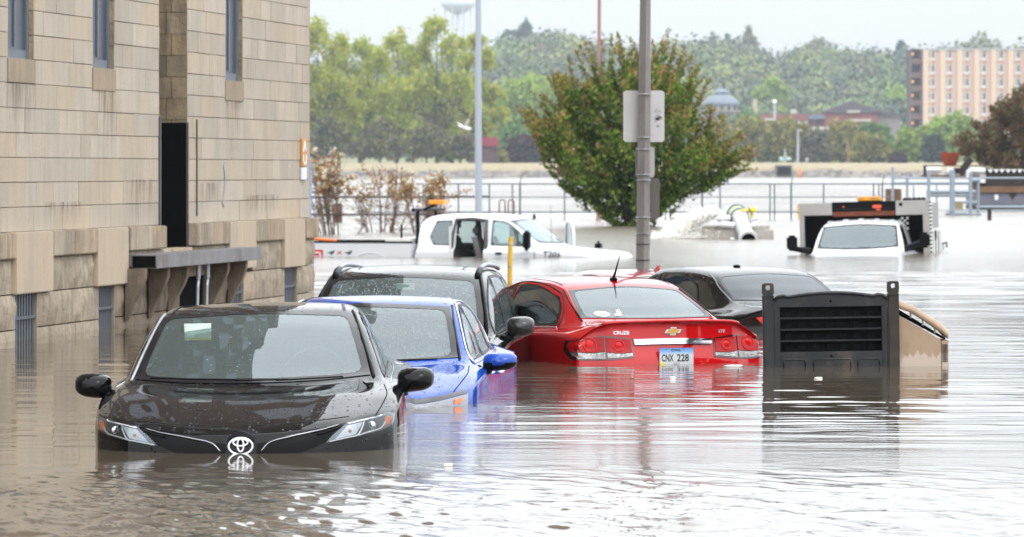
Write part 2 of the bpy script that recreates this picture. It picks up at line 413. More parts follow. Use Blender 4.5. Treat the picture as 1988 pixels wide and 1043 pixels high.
bld = thing('stone_building', WC, 'tall beige cut stone building with rock faced base standing in floodwater', 'building')
bld.matrix_world = WM
def wmesh(): return MB()
OU = -0.09      # upper wall face
z_led, z_led0, z_r1, z_r2 = 1.04, 0.785, 0.445, 0.105
win_px = [(15, 66, 112), (180, 222, 131), (438, 471, 156)]
wins = [(wu(b, OU), wu(a, OU), wz(a, y, OU)) for a, b, y in win_px]     # (u0, u1, sill z)
door = (wu(364, OU), wu(309, OU))
UMAX = 34.0; ch = 0.24; ZTOP = 5.12
mb = wmesh(); rng = random.Random(3)
z = z_led; row = 0
def spans(z0, z1):
    cut = [(door[0], door[1])] + [(a, b) for a, b, s in wins if z1 > s + 0.01]
    k = wins[0][1] + 3.2
    while k < UMAX: 
        if z1 > 2.3: cut.append((k, k + 1.15))
        k += 4.3
    cut.sort(); u = 0.0; o = []
    for a, b in cut: o.append((u, a)); u = b
    o.append((u, UMAX)); return [s for s in o if s[1] - s[0] > 0.02]
while z < ZTOP - 0.01:
    for a, b in spans(z, z + ch):
        u = a
        while u < b - 0.001:
            wdt = rng.choice((0.45, 0.62, 0.8, 1.0, 1.25)) * rng.uniform(0.9, 1.1)
            e = min(b, u + wdt)
            if b - e < 0.2: e = b
            g = 0.004; dz = rng.uniform(-.002, .002)
            mb.box(u + g * .6, e - g * .6, OU - 0.12, OU + rng.uniform(-0.003, 0.003), z + g, z + ch - g + dz)
            u = e
    z += ch; row += 1
mb.build('wall', M_ash, bld)
# windows' cut levels: snap sills to given height with filler
mb = wmesh()
for a, b in spans(z_led, ZTOP): mb.box(a + .02, b - .02, -1.6, OU - 0.012, z_led - .6, ZTOP)
for a, b, s in wins: mb.box(a - .03, b + .03, -1.58, OU - 0.014, z_led - .58, s - 0.16)
mb.build('mortar_joints', M_mortar, bld)
# mass above and behind
mb = wmesh(); mb.box(0.1, UMAX, -16, OU - 0.02, ZTOP, 34); mb.box(0.12, UMAX, -16, -1.7, -2, ZTOP)
up = stone_mat('upper_dark_wall', (0.15, 0.105, 0.075), (0.07, 0.05, 0.038), 0.2, 30)  # invented dark tone on unseen storeys, to darken reflections on cars and water
mb.build('upper_storeys', up, bld)
for k in range(9):
    for j in range(8):
        wmesh().box(0.8 + k * 3.7, 2.0 + k * 3.7, OU - .1, OU - 0.005, 5.6 + j * 3.3, 7.7 + j * 3.3).build('upper_window', M_winglass, bld)
mb = wmesh()   # corner return (end wall seen as a sliver)
zz = z_led; rr = 0
while zz < ZTOP - .01:
    mb.box(-0.055 if rr % 2 else -0.05, 0.0 - 0.004, OU - 3.0, OU - 0.002, zz + .004, zz + ch - .004); zz += ch; rr += 1
mb.build('end_wall', M_ledge, bld)
# windows
for a, b, s in wins + [(wins[0][1] + 3.2, wins[0][1] + 4.35, 2.3)]:
    ws = z_led
    f = wmesh(); d = OU - 0.085; zt = ZTOP + 0.6
    f.box(a + .01, a + .09, d, d + .035, s + 0.0, zt); f.box(b - .09, b - .01, d, d + .035, s + 0.0, zt)
    f.box(a + .09, b - .09, d, d + .03, s + .0, s + .09); f.box((a + b) / 2 - .03, (a + b) / 2 + .03, d, d + .028, s + .12, zt)
    fr = f.build('window_frame', M_winframe, bld)
    g = wmesh(); g.box(a + .05, b - .05, d - .02, d + .012, s + .08, zt); g.build('pane', M_winglass, fr)
    j = wmesh(); zz = s; k = 0
    while zz < ZTOP: j.box(a - 0.0, a + 0.014, OU - 0.13, OU - 0.004, zz + .004, zz + ch - .004); zz += ch
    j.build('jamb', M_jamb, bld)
    sl = wmesh(); sl.box(a - 0.03, b + 0.03, OU - 0.1, OU + 0.012, s - 0.235, s, bev=0.006); sl.build('window_sill', M_sill, bld)
# rain stains running down the wall under the sills
M_stain = bpy.data.materials.new('sill_stain'); M_stain.use_nodes = True; nt = M_stain.node_tree; pb = nt.nodes['Principled BSDF']; pb.inputs['Base Color'].default_value = (.20, .155, .11, 1); pb.inputs['Roughness'].default_value = .9
tc = nt.nodes.new('ShaderNodeTexCoord'); se = nt.nodes.new('ShaderNodeSeparateXYZ'); nt.links.new(tc.outputs['UV'], se.inputs[0])
st_ = _ramp(nt, _noise(nt, tc.outputs['Object'], 9, 5, .7, (1, 1, .12)), [(.42, 0.0), (.66, 1.0)]); fd = _math(nt, 'MULTIPLY', _math(nt, 'POWER', se.outputs['Y'], 1.3), _ramp(nt, se.outputs['X'], [(0.0, 0.0), (0.2, 1.0), (.8, 1.0), (1.0, 0.0)]))
nt.links.new(_math(nt, 'MULTIPLY', _math(nt, 'MULTIPLY', st_, fd), .55), pb.inputs['Alpha'])
def stain(u0, u1, z0, z1, o):
    so_ = mesh_obj('rain_stain', [(u0, o, z0), (u1, o, z0), (u1, o, z1), (u0, o, z1)], [(0, 1, 2, 3)], M_stain, bld); uv = so_.data.uv_layers.new(name='UVMap')
    for i, q in enumerate(((0, 0), (1, 0), (1, 1), (0, 1))): uv.data[i].uv = q
for a, b, s in wins: stain(a - .1, b + .1, s - 1.0, s - .235, OU + .006)
stain(door[1] + .1, door[1] + 1.6, z_led, z_led + .5, OU + .006); stain(wu(440), wu(400), z_led, z_led + .45, OU + .0062); stain(wu(560), wu(480), z_led, z_led + .3, OU + .006); stain(wu(180), wu(100), z_led, z_led + .28, OU + .006)
# door recess
j = wmesh(); zz = 0.76; k = 0; a, b = door
while zz < ZTOP:
    m_ = 0.0
    sp = -0.18 if k % 2 else -0.24
    j.box(a, a + 0.02, OU - 0.35, OU + sp - .004, zz + .003, zz + ch - .003); j.box(a, a + 0.02, OU + sp + .004, OU - 0.002, zz + .003, zz + ch - .003); zz += ch; k += 1
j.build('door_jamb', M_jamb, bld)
k = wmesh(); k.box(a - .05, b, OU - 0.5, OU - .37, 0.7, ZTOP); k.build('recess_back', M_dark, bld)
# black bumper door leaf standing out of the recess
zt = wz(330, 237, OU)
lf = wmesh(); lf.box(a + 0.03, a + 0.075, OU - 0.34, OU + 0.02, 0.752, zt); leaf = lf.build('door_leaf', M_black, bld)
lf = wmesh(); lf.box(b - .02, b + 0.03, OU - 0.02, OU + 0.02, 0.76, zt + .05); lf.box(a + .07, a + 0.085, OU + 0.005, OU + .024, .76, zt); lf.build('edge_strip', mat('dark_strip', (.07, .068, .07), .6), leaf)
# base course: ledge blocks, lintels and rock-faced rows
led = wmesh(); lint = wmesh(); rock = wmesh(); rng = random.Random(9)
lints = [(wu(100), wu(28)), (wu(250, .02), wu(190, .02)), (wu(498, .02), wu(447, .02)), (wu(593, .02), wu(553, .02))]
lints += [(wu(0) + 1.6, wu(0) + 2.7), (wu(0) + 5.2, wu(0) + 6.2)]
lints.sort()
for k, (a, b) in enumerate(lints):
    wmesh().box(a, b, -0.09, 0.022, z_r1 + (0.0 if k != 1 else 0.04), z_led, bev=0.01).build('lintel', M_ash, bld)
def free(a0, b0, cuts):
    out_ = []; u = a0
    for a, b in sorted(cuts):
        if a > u: out_.append((u, min(a, b0)))
        u = max(u, b)
    if u < b0: out_.append((u, b0))
    return out_
dz0 = (wu(383, .03), wu(325, .03))
for a, b in free(-0.05, UMAX, lints + [dz0]):
    u = a; led = wmesh()
    while u < b - .01:
        e = min(b, u + rng.uniform(0.6, 1.1)); e = b if b - e < .25 else e
        led.box(u + .003, e - .003, -0.1, 0.03 + rng.uniform(-.004, .004), z_led0 + .003, z_led + rng.uniform(-.006, .006), bev=0.012); u = e
    if led.v: led.build('ledge', M_ledge, bld)
openings = [(wu(78), wu(36)), (wu(228), wu(197)), (wu(478), wu(453)), (wu(581), wu(557))]
openings += [(wu(0) + 1.8, wu(0) + 2.6)]
bdoor = (wu(402), wu(354))
def rockblock(u0, u1, z0, z1, dep=0.05):
    nu = max(3, int((u1 - u0) / 0.05)); nv = max(3, int((z1 - z0) / 0.05)); P = []
    sd = rng.random() * 100
    for i in range(nu + 1):
        row = []
        for j in range(nv + 1):
            uu = u0 + (u1 - u0) * i / nu; zz = z0 + (z1 - z0) * j / nv
            ed = min(i, nu - i, 1.5) / 1.5 * min(j, nv - j, 1.5) / 1.5
            n = float(vnoise(np.array([uu * 5 + sd]), np.array([zz * 6]), 3)[0]) * .6 + float(vnoise(np.array([uu * 14 + sd]), np.array([zz * 15]), 4)[0]) * .4
            row.append((uu, -0.03 + ed * (n * dep * 1.3 - .01) + 0.0, zz))
        P.append(row)
    rock.grid(P)
    # sides
    rock.box(u0 + .001, u1 - .001, -0.2, -0.032, z0 + .001, z1 - .001)
for (z0, z1, cuts) in ((z_r1, z_led0, lints), (z_r2, z_r1, openings + [bdoor]), (-0.25, z_r2, openings + [bdoor]), ):
    for a, b in free(-0.02, UMAX if z1 < 0 else 24, cuts):
        u = a; rock = wmesh()
        while u < b - .01:
            e = min(b, u + rng.uniform(0.7, 1.3)); e = b if b - e < .3 else e
            rockblock(u + .006, e - .006, z0 + .006, z1 - .006, 0.042); u = e
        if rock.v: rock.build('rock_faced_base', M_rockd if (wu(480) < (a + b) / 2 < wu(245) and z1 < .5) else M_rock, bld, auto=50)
mb = wmesh()
for a, b in free(0.03, UMAX, openings + [bdoor, door]): mb.box(a, b, -1.0, -0.19, -2, z_led - .02)
mb.box(door[0], door[1], -1.0, -0.19, -2, z_led0 - .06)
for a, b in openings: mb.box(a - .001, b + .001, -1.0, -0.188, z_r1 + .02, z_led - .03)
for a, b in openings: mb.box(a - .05, b + .05, -1.0, -0.5, -2, z_r1)
mb.build('base_core', M_mortar, bld)
for a, b in openings:
    g = wmesh(); n = 8
    g.box(a, b, -.46, -.40, -.4, z_r1); bw = g.build('basement_window', M_dark, bld)
    g = wmesh()
    for i in range(n): g.box(a + (b - a) * (i + .2) / n, a + (b - a) * (i + .72) / n, -.10, -.06, -.35, z_r1 - .0)
    g.box(a, b, -.055, -.04, z_r1 - .25, z_r1 - .22)
    g.build('window_bars', mat('dark_bar_paint', (.07, .082, .10), .55, var=.15), bw)
    g = wmesh(); g.box(a - .01, a + .01, -.4, -.03, -.4, z_r1 - .004); g.build('jamb', M_sill, bw)
a, b = bdoor; g = wmesh(); g.box(a + .01, b - .01, -.5, -.05, -1, z_r1 + .03); g.build('basement_doorway', M_dark, bld)
# loading platform with brackets and conduits
od = 0.30; a = wu(508, od); b = wu(250, 0.0)
g = wmesh(); g.box(a, b, 0.035, od, 0.60, 0.745, bev=0.006); g.box(a - .001, b + .012, -.3, 0.034, 0.62, 0.744)
plat = g.build('loading_platform', M_dock, bld)
g = wmesh(); g.box(b + 0.002, b + 0.008, 0.045, od - .012, 0.612, 0.733); g.build('platform_end', M_black, plat)
for p0 in (264, 309, 347, 426, 461):
    u = wu(p0, 0.1); g = wmesh()
    prof = [(0.0, 0.6), (0.21, 0.6), (0.205, 0.5), (0.17, 0.4), (0.09, 0.25), (0.03, 0.1), (0.0, 0.05)]
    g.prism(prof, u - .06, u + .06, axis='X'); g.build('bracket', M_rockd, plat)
for p0 in (385, 403):
    u = wu(p0, .2); g = wmesh(); g.tube([(u, .2, .6), (u, .2, .42), (u + .03, .2, .36), (u + .05, .2, .1), (u + .05, .2, -.3)], .018, 8)
    g.tube([(u, .2, .6), (u, .2, .44)], .026, 8); g.build('conduit', M_galv, bld)
g = wmesh(); u = wu(382, OU + .01); g.tube([(u, OU + .012, wz(382, 232, OU)), (u, OU + .012, 1.12)], .009, 6); g.build('cable', mat('dark_cable', (.05, .045, .045), .7), bld)
g = wmesh(); u = wu(437, OU + .01); zc = wz(437, 358, OU)
g.prism([(u - .05, zc + .28), (u + .06, zc + .22), (u - .02, zc + .05), (u + .12, zc - .22), (u + .02, zc - .27), (u - .08, zc)], OU + .004, OU + .008); g.build('mortar_patch', mat('patch_mortar', (0.36, 0.34, 0.31), .9, var=.1), bld)
# vertical sign at the corner
o_s = 0.0; u0 = wu(596, OU + .03); u1 = wu(587, OU + .03); zt = wz(590, 270, OU); zb = wz(590, 349, OU); um = (u0 + u1) / 2
sg = thing('wall_sign', WM @ Vector((um, OU, 0)), 'tall narrow orange and white sign fixed to the stone wall near its corner', 'sign')
sg.matrix_world = WM @ Matrix.Translation((um, OU, 0)); hw = (u1 - u0) / 2; H_ = zt - zb
M_or = mat('orange_sign', (0.55, 0.26, 0.06), .5); M_wh = mat('white_sign', (0.72, 0.74, 0.78), .5); M_gy = mat('sign_grey', (.35, .36, .38), .5)
g = wmesh(); g.box(-hw, hw, .004, .03, zb + H_ * .32, zt, bev=.004); g.build('orange_panel', M_or, sg)
g = wmesh(); g.box(-hw, hw, .004, .029, zb, zb + H_ * .30, bev=.004); g.build('white_panel', M_wh, sg)
def wall_text(t, zc, size, w_, par, m_):
    v, f = text_mesh(t, 1.0, 0.003, True); xs = [p.x for p in v]; ys = [p.y for p in v]
    cx_, cy_ = (min(xs) + max(xs)) / 2, (min(ys) + max(ys)) / 2; sx_ = w_ / (max(xs) - min(xs)); sy_ = size / (max(ys) - min(ys))
    # reading direction runs away from the camera along the wall (local -x)
    vv = [(-(p.x - cx_) * sx_, .033 + p.z, zc + (p.y - cy_) * sy_) for p in v]
    return mesh_obj('lettering', vv, f, m_, par)
wall_text('A', zb + H_ * .82, H_ * .27, hw * 1.5, sg, M_wh); wall_text('U', zb + H_ * .49, H_ * .25, hw * 1.5, sg, M_wh)
# ================================================================== CARS: shell builder
def pchip(t, y, tq):
    t = np.asarray(t, float); y = np.asarray(y, float); h = np.diff(t); d = np.diff(y, axis=0) / h[:, None]
    m = np.zeros_like(y)
    for i in range(1, len(t) - 1):
        a, b = d[i - 1], d[i]; w1 = 2 * h[i] + h[i - 1]; w2 = h[i] + 2 * h[i - 1]
        ok = a * b > 0
        with np.errstate(divide='ignore', invalid='ignore'):
            v = (w1 + w2) / (w1 / a + w2 / b)
        m[i] = np.where(ok, v, 0.0)
    m[0] = d[0]; m[-1] = d[-1]
    k = np.clip(np.searchsorted(t, tq, side='right') - 1, 0, len(t) - 2)
    s = ((tq - t[k]) / h[k])[:, None]; H = h[k][:, None]
    return (2 * s**3 - 3 * s**2 + 1) * y[k] + (s**3 - 2 * s**2 + s) * H * m[k] + (-2 * s**3 + 3 * s**2) * y[k + 1] + (s**3 - s**2) * H * m[k + 1]
def resample(P, sub):
    """P (n,3) control points -> dense polyline with `sub` steps per span"""
    P = np.asarray(P, float); dl = np.linalg.norm(np.diff(P, axis=0), axis=1); dl = np.maximum(dl, 1e-4); t = np.concatenate(([0], np.cumsum(dl)))
    tq = []
    for i in range(len(t) - 1): tq += list(np.linspace(t[i], t[i + 1], sub, endpoint=False))
    tq.append(t[-1]); return pchip(t, P, np.array(tq))
def inpoly(x, y, poly):
    c = False; n = len(poly); j = n - 1
    for i in range(n):
        xi, yi = poly[i]; xj, yj = poly[j]
        if (yi > y) != (yj > y) and x < (xj - xi) * (y - yi) / (yj - yi + 1e-12) + xi: c = not c
        j = i
    return c
def spline2(pts, n):
    if len(pts) == 2: return [tuple(np.array(pts[0]) * (1 - k / n) + np.array(pts[1]) * k / n) for k in range(n + 1)]
    P = np.array(pts, float); dl = np.linalg.norm(np.diff(P, axis=0), axis=1); t = np.concatenate(([0], np.cumsum(dl)))
    # catmull-rom through the points
    out_ = []
    for tq in np.linspace(0, t[-1], n + 1):
        k = min(max(int(np.searchsorted(t, tq, side='right')) - 1, 0), len(P) - 2); s = (tq - t[k]) / (t[k + 1] - t[k])
        p0 = P[k - 1] if k > 0 else 2 * P[k] - P[k + 1]; p1 = P[k]; p2 = P[k + 1]; p3 = P[k + 2] if k + 2 < len(P) else 2 * P[k + 1] - P[k]
        out_.append(tuple(0.5 * ((2 * p1) + (-p0 + p2) * s + (2 * p0 - 5 * p1 + 4 * p2 - p3) * s * s + (-p0 + 3 * p1 - 3 * p2 + p3) * s**3)))
    return out_
FRK = 0.67
class Car:
    def __init__(s, name, loc, rz, label, cat, rows, skirt_front, skirt_side, skirt_rear, paint, group=None, roll=0.0, pitch=0.0, subl=7, subw=5, liner=True):
        s.root = thing(name, loc, label, cat, group); s.root.rotation_euler = (pitch, roll, rz)
        s.paint = paint; grid = []
        for r in rows:
            yc, zc, xr, yr, zr, xb, yb, zb, xs, ys, zs = r
            c = (0, yc, zc); q = (xr * .55, yc + (yr - yc) * .28, zc - (zc - zr) * .27)
            cab = zr - zb
            bul = 0.022 * min(1, max(0, cab) / .3)
            p = (xr + (xb - xr) * .52 + bul, yr + (yb - yr) * .5, zr + (zb - zr) * .5)
            half = [c, q, (xr, yr, zr), p, (xb, yb, zb), (xs, ys, zs)]
            grid.append([(-a, b, d) for a, b, d in half[:0:-1]] + half)
        G = np.array(grid)                                   # rows x 11 x 3
        G = np.stack([resample(G[:, j], subl) for j in range(G.shape[1])], 1)
        G = np.stack([resample(G[i], subw) for i in range(G.shape[0])], 0)
        # light smoothing of the inner grid
        for _ in range(2):
            A = G.copy(); A[1:-1, 1:-1] = G[1:-1, 1:-1] * .5 + .125 * (G[:-2, 1:-1] + G[2:, 1:-1] + G[1:-1, :-2] + G[1:-1, 2:]); G = A
        m, n = G.shape[:2]
        mb = MB(); mb.grid([[tuple(p) for p in row] for row in G])
        # border loop: front row centre->right, right side, rear row, left side, back
        c0 = n // 2
        loop = [(0, j) for j in range(n)] + [(i, n - 1) for i in range(1, m)] + [(m - 1, j) for j in range(n - 2, -1, -1)] + [(i, 0) for i in range(m - 2, 0, -1)]
        B = np.array([G[i, j] for i, j in loop]); nl = len(B)
        T = np.roll(B, -1, 0) - np.roll(B, 1, 0); T = T[:, :2] / (np.linalg.norm(T[:, :2], axis=1)[:, None] + 1e-9)
        Nn = np.stack((T[:, 1], -T[:, 0]), 1)
        for _ in range(6): Nn = (np.roll(Nn, 1, 0) + Nn * 2 + np.roll(Nn, -1, 0)) / 4
        Nn /= np.linalg.norm(Nn, axis=1)[:, None]
        prof = []
        # blend front / side / rear skirt profiles by the facing of the normal
        wf = np.clip(-Nn[:, 1] * 1.6 - .3, 0, 1); wr = np.clip(Nn[:, 1] * 1.6 - .3, 0, 1); ws = 1 - wf - wr
        K = len(skirt_side); rings = []
        for k in range(K):
            o = wf * skirt_front[k][0] + ws * skirt_side[k][0] + wr * skirt_rear[k][0]
            z = wf * skirt_front[k][1] + ws * skirt_side[k][1] + wr * skirt_rear[k][1]
            zz = B[:, 2] + (z if k == 0 else 0)
            if k > 0: zz = z
            rings.append(np.stack((B[:, 0] + Nn[:, 0] * o, B[:, 1] + Nn[:, 1] * o, zz), 1))
        cols = np.stack([B] + rings, 1)                      # nl x (K+1) x 3
        cols = np.stack([resample(cols[i], 4) for i in range(nl)], 0)
        mb.grid([[tuple(p) for p in cols[i]] for i in range(nl)], closeu=True)
        bm = bmesh.new()
        for v in mb.v: bm.verts.new(v)
        bm.verts.ensure_lookup_table()
        for f in mb.f:
            try: bm.faces.new([bm.verts[i] for i in f])
            except ValueError: pass
        bmesh.ops.remove_doubles(bm, verts=bm.verts, dist=0.0008)
        bmesh.ops.recalc_face_normals(bm, faces=bm.faces)
        bm.normal_update()
        s.bm = bm; s.bvh = BVHTree.FromBMesh(bm); s.cuts = []; s.inner = liner
    DIRS = {'F': ((0, 1, 0), lambda a, b: (a, -6, b)), 'B': ((0, -1, 0), lambda a, b: (a, 14, b)), 'R': ((-1, 0, 0), lambda a, b: (6, a, b)),
            'L': ((1, 0, 0), lambda a, b: (-6, a, b)), 'T': ((0, 0, -1), lambda a, b: (a, b, 8))}
    def hit(s, d, a, b):
        dr, of = s.DIRS[d]; l, n, i, ds = s.bvh.ray_cast(Vector(of(a, b)), Vector(dr))
        if l is None:
            o = Vector(of(a, b)); return None
        if n.dot(Vector(dr)) > 0: n = -n
        return l, n
    def proj(s, d, pts, off):
        out_ = []; last = None
        for a, b in pts:
            h = s.hit(d, a, b)
            if h is None:
                # walk towards last good point
                if last is not None:
                    for t in (.98, .94, .88, .8, .7, .5, .3):
                        h = s.hit(d, last[0] + (a - last[0]) * t, last[1] + (b - last[1]) * t)
                        if h: break
            if h is None: out_.append(None); continue
            last = (a, b) if h is not None else last
            out_.append(h[0] + h[1] * off)
        good = [p for p in out_ if p is not None]
        for i, p in enumerate(out_):
            if p is None: out_[i] = min(good, key=lambda q: abs(good.index(q) - i)) if good else Vector((0, 0, 0))
        return out_
    def coons(s, bot, right, top, left, n, m):
        """bot,top run left->right; left,right run bottom->top; returns (m+1)x(n+1) of 2D points"""
        b = spline2(bot, n); t = spline2(top, n); l = spline2(left, m); r = spline2(right, m); G = []
        for j in range(m + 1):
            v = j / m; row = []
            for i in range(n + 1):
                u = i / n
                x = [(1 - v) * b[i][k] + v * t[i][k] + (1 - u) * l[j][k] + u * r[j][k] - ((1 - u) * (1 - v) * b[0][k] + u * (1 - v) * b[n][k] + (1 - u) * v * t[0][k] + u * v * t[n][k]) for k in (0, 1)]
                row.append(tuple(x))
            G.append(row)
        return G
    def window(s, name, d, bot, right, top, left, glassm, fritm, n=28, m=14, frit=(2, 2, 2, 2), gname='glass', parent=None, cut=True, off=.0025, foff=.005):
        K_ = 3 if n >= 30 else 2; n *= K_; m *= K_; frit = tuple(int(round(q * K_ * FRK)) if q else 0 for q in frit); RC = 2.2 * K_
        G = s.coons(bot, right, top, left, n, m)
        P = [s.proj(d, row, off) for row in G]
        fl, frr, fb, ft = frit
        g = MB(); f = MB()
        g.v = [tuple(p) for row in P for p in row]; f.v = [tuple(p + Vector((0, 0, 0))) for row in [s.proj(d, row, foff) for row in G] for p in row]
        for j in range(m):
            for i in range(n):
                q = (j * (n + 1) + i, j * (n + 1) + i + 1, (j + 1) * (n + 1) + i + 1, (j + 1) * (n + 1) + i)
                edge = i < fl or i >= n - frr or j < fb or j >= m - ft
                dx = max(0, RC - min(i + .5 - fl, n - frr - i - .5)); dy = max(0, RC - min(j + .5 - fb, m - ft - j - .5))
                if edge or (fl > 0 and math.hypot(dx, dy) > RC): f.f.append(q)
                g.f.append(q)
        f.mi = [0] * len(f.f); g.mi = [0] * len(g.f)
        go = g.build(name, glassm, parent or s.root, smooth=True)
        if f.f and fritm: f.build('black_border' if name != 'side_window' else 'window_seal', fritm, go, smooth=True)
        if cut:
            k = 1 if K_ == 2 else 2
            poly = [G[k][i] for i in range(k, n + 1 - k)] + [G[j][n - k] for j in range(k, m + 1 - k)] + [G[m - k][i] for i in range(n - k, k - 1, -1)] + [G[j][k] for j in range(m - k, k - 1, -1)]
            s.cuts.append((d, poly))
        return go
    def patch(s, name, d, bot, right, top, left, m_, off=.006, n=16, m=8, parent=None, rim=0.004, smooth=True):
        G = s.coons(bot, right, top, left, n, m); P = [s.proj(d, row, off) for row in G]
        g = MB(); g.grid(P)
        if rim:
            edge = [P[0][i] for i in range(n + 1)] + [P[j][n] for j in range(1, m + 1)] + [P[m][i] for i in range(n - 1, -1, -1)] + [P[j][0] for j in range(m - 1, 0, -1)]
            dr = Vector(s.DIRS[d][0]) * (off + rim); g.grid([[p, p + dr] for p in edge], closeu=True)
        return g.build(name, m_, parent or s.root, smooth=False, auto=35)
    def line(s, d, pts, w, off=.003, n=30, mb=None):
        """thin strip along a projected 2D line"""
        c = spline2(pts, n); P = s.proj(d, c, off); mb = mb or MB(); rows = []
        for i in range(len(c)):
            a = np.array(c[max(i - 1, 0)]); b = np.array(c[min(i + 1, len(c) - 1)]); t = b - a; t = t / (np.linalg.norm(t) + 1e-9); nn = (-t[1] * w / 2, t[0] * w / 2)
            q = s.proj(d, [(c[i][0] + nn[0], c[i][1] + nn[1]), (c[i][0] - nn[0], c[i][1] - nn[1])], off); rows.append(q)
        mb.grid(rows); return mb
    def rod(s, name, d, pts, r, m_, off=0.0, n=24, parent=None, seg=6):
        P = s.proj(d, spline2(pts, n), off); return MB().tube(P, r, seg).build(name, m_, parent or s.root, smooth=True)
    def finish(s, name='body'):
        dead = []
        for f in s.bm.faces:
            c = f.calc_center_median()
            for d, poly in s.cuts:
                a, b = {'F': (c.x, c.z), 'B': (c.x, c.z), 'R': (c.y, c.z), 'L': (c.y, c.z), 'T': (c.x, c.y)}[d]
                if not inpoly(a, b, poly): continue
                h = s.hit(d, a, b)
                if h and (h[0] - c).length < 0.03: dead.append(f); break
        bmesh.ops.delete(s.bm, geom=dead, context='FACES')
        me = bpy.data.meshes.new(name); s.bm.to_mesh(me); me.shade_smooth(); me.materials.append(s.paint)
        o = bpy.data.objects.new(name, me); COL.objects.link(o); o.parent = s.root; s.bm.free(); return o

# ---- materials for vehicles
P_black = mat('black_car_paint', (0.0035, 0.0035, 0.004), 0.03, drops=0.30, spec=0.24)
P_suv = mat('wet_black_paint', (0.005, 0.005, 0.005), 0.05, drops=0.55, spec=0.4)
P_blue = mat('blue_car_paint', (0.010, 0.065, 0.38), 0.07, drops=0.42, spec=0.55)
P_red = mat('red_car_paint', (0.48, 0.004, 0.006), 0.06, spec=0.5)
P_red2 = mat('dull_red_paint', (0.36, 0.02, 0.03), 0.12, coat=0.8)
P_gray = mat('charcoal_paint', (0.008, 0.007, 0.006), 0.10, drops=0.25, spec=.35)
P_white = mat('white_vehicle_paint', (0.62, 0.635, 0.66), 0.2, coat=0.5)
M_frit = mat('black_glass_border', (0.006, 0.006, 0.008), 0.12)
M_seal = mat('black_rubber_trim', (0.008, 0.008, 0.009), 0.45, spec=.3)
M_plas = mat('black_plastic', (0.004, 0.004, 0.005), 0.4, spec=0.12)
M_gap = mat('panel_gap', (0.001, 0.001, 0.001), 0.9)
M_chr = mat('chrome', (0.75, 0.77, 0.8), 0.07, metal=1.0)
M_seat = mat('seat_cloth', (0.13, 0.14, 0.145), 0.9, var=0.15, vscale=30)
M_int = mat('dark_interior', (0.035, 0.038, 0.04), 0.8)
M_lamp = glass('lamp_lens', (0.9, 0.93, 0.95), refl=1.6)
M_refl = mat('lamp_reflector', (0.62, 0.63, 0.66), 0.3, metal=0.6, bump=0.3, bscale=60)
M_amb = mat('amber_lens', (0.75, 0.16, 0.02), 0.15, coat=0.5)
M_rlens = mat('red_lens', (0.36, 0.003, 0.004), 0.10, spec=.25)
M_rlens2 = mat('bright_red_lens', (0.85, 0.03, 0.02), 0.12, coat=1.0)
M_clens = mat('clear_ribbed_lens', (0.50, 0.50, 0.50), 0.15, metal=0.5, two=(.12, .11, .11), vscale=45, bump=0.5, bscale=60)
G_cam = glass('windscreen_glass', (0.74, 0.88, 0.85), drops=0.04, refl=1.95, film=0.10)
G_wet = glass('rain_speckled_glass', (0.66, 0.82, 0.79), drops=0.45, refl=1.9, film=0.11)
G_clean = glass('rear_window_glass', (0.62, 0.78, 0.77), refl=1.95, film=0.12)
G_dark = glass('tinted_glass', (0.16, 0.18, 0.18), refl=1.75)
M_mir = mat('mirror_glass', (0.7, 0.72, 0.75), 0.03, metal=1.0)

def seat(parent, x, y, h, w=0.5, top=1.2, m_=None, yaw=0):
    g = MB(); prof = []
    P = []
    for k in range(9):      # backrest cross-sections stacked upwards
        t = k / 8; z = h + (top - .17 - h) * t; ww = w * (0.5 - 0.10 * t ** 2.5); dd = .07 - .02 * t; yy = y + .16 * t
        P.append([(x + ww * sx_, yy + dd * sy_, z) for sx_, sy_ in ((-1, -.3), (-.92, -1), (-.5, -.8), (.5, -.8), (.92, -1), (1, -.3), (.9, .9), (-.9, .9), (-1, -.3))])
    g.grid(P); g.add([P[-1][i] for i in range(8)], [tuple(range(8))]); 
    s_ = g.build('seat', m_ or M_seat, parent, auto=60)
    hd = MB(); hd.box(x - .13, x + .13, y + .12, y + .22, top - .14, top + .04, bev=.04); hd.tube([(x - .06, y + .17, top - .2), (x - .06, y + .17, top - .1)], .008); hd.tube([(x + .06, y + .17, top - .2), (x + .06, y + .17, top - .1)], .008)
    hd.build('headrest', m_ or M_seat, s_, auto=60)
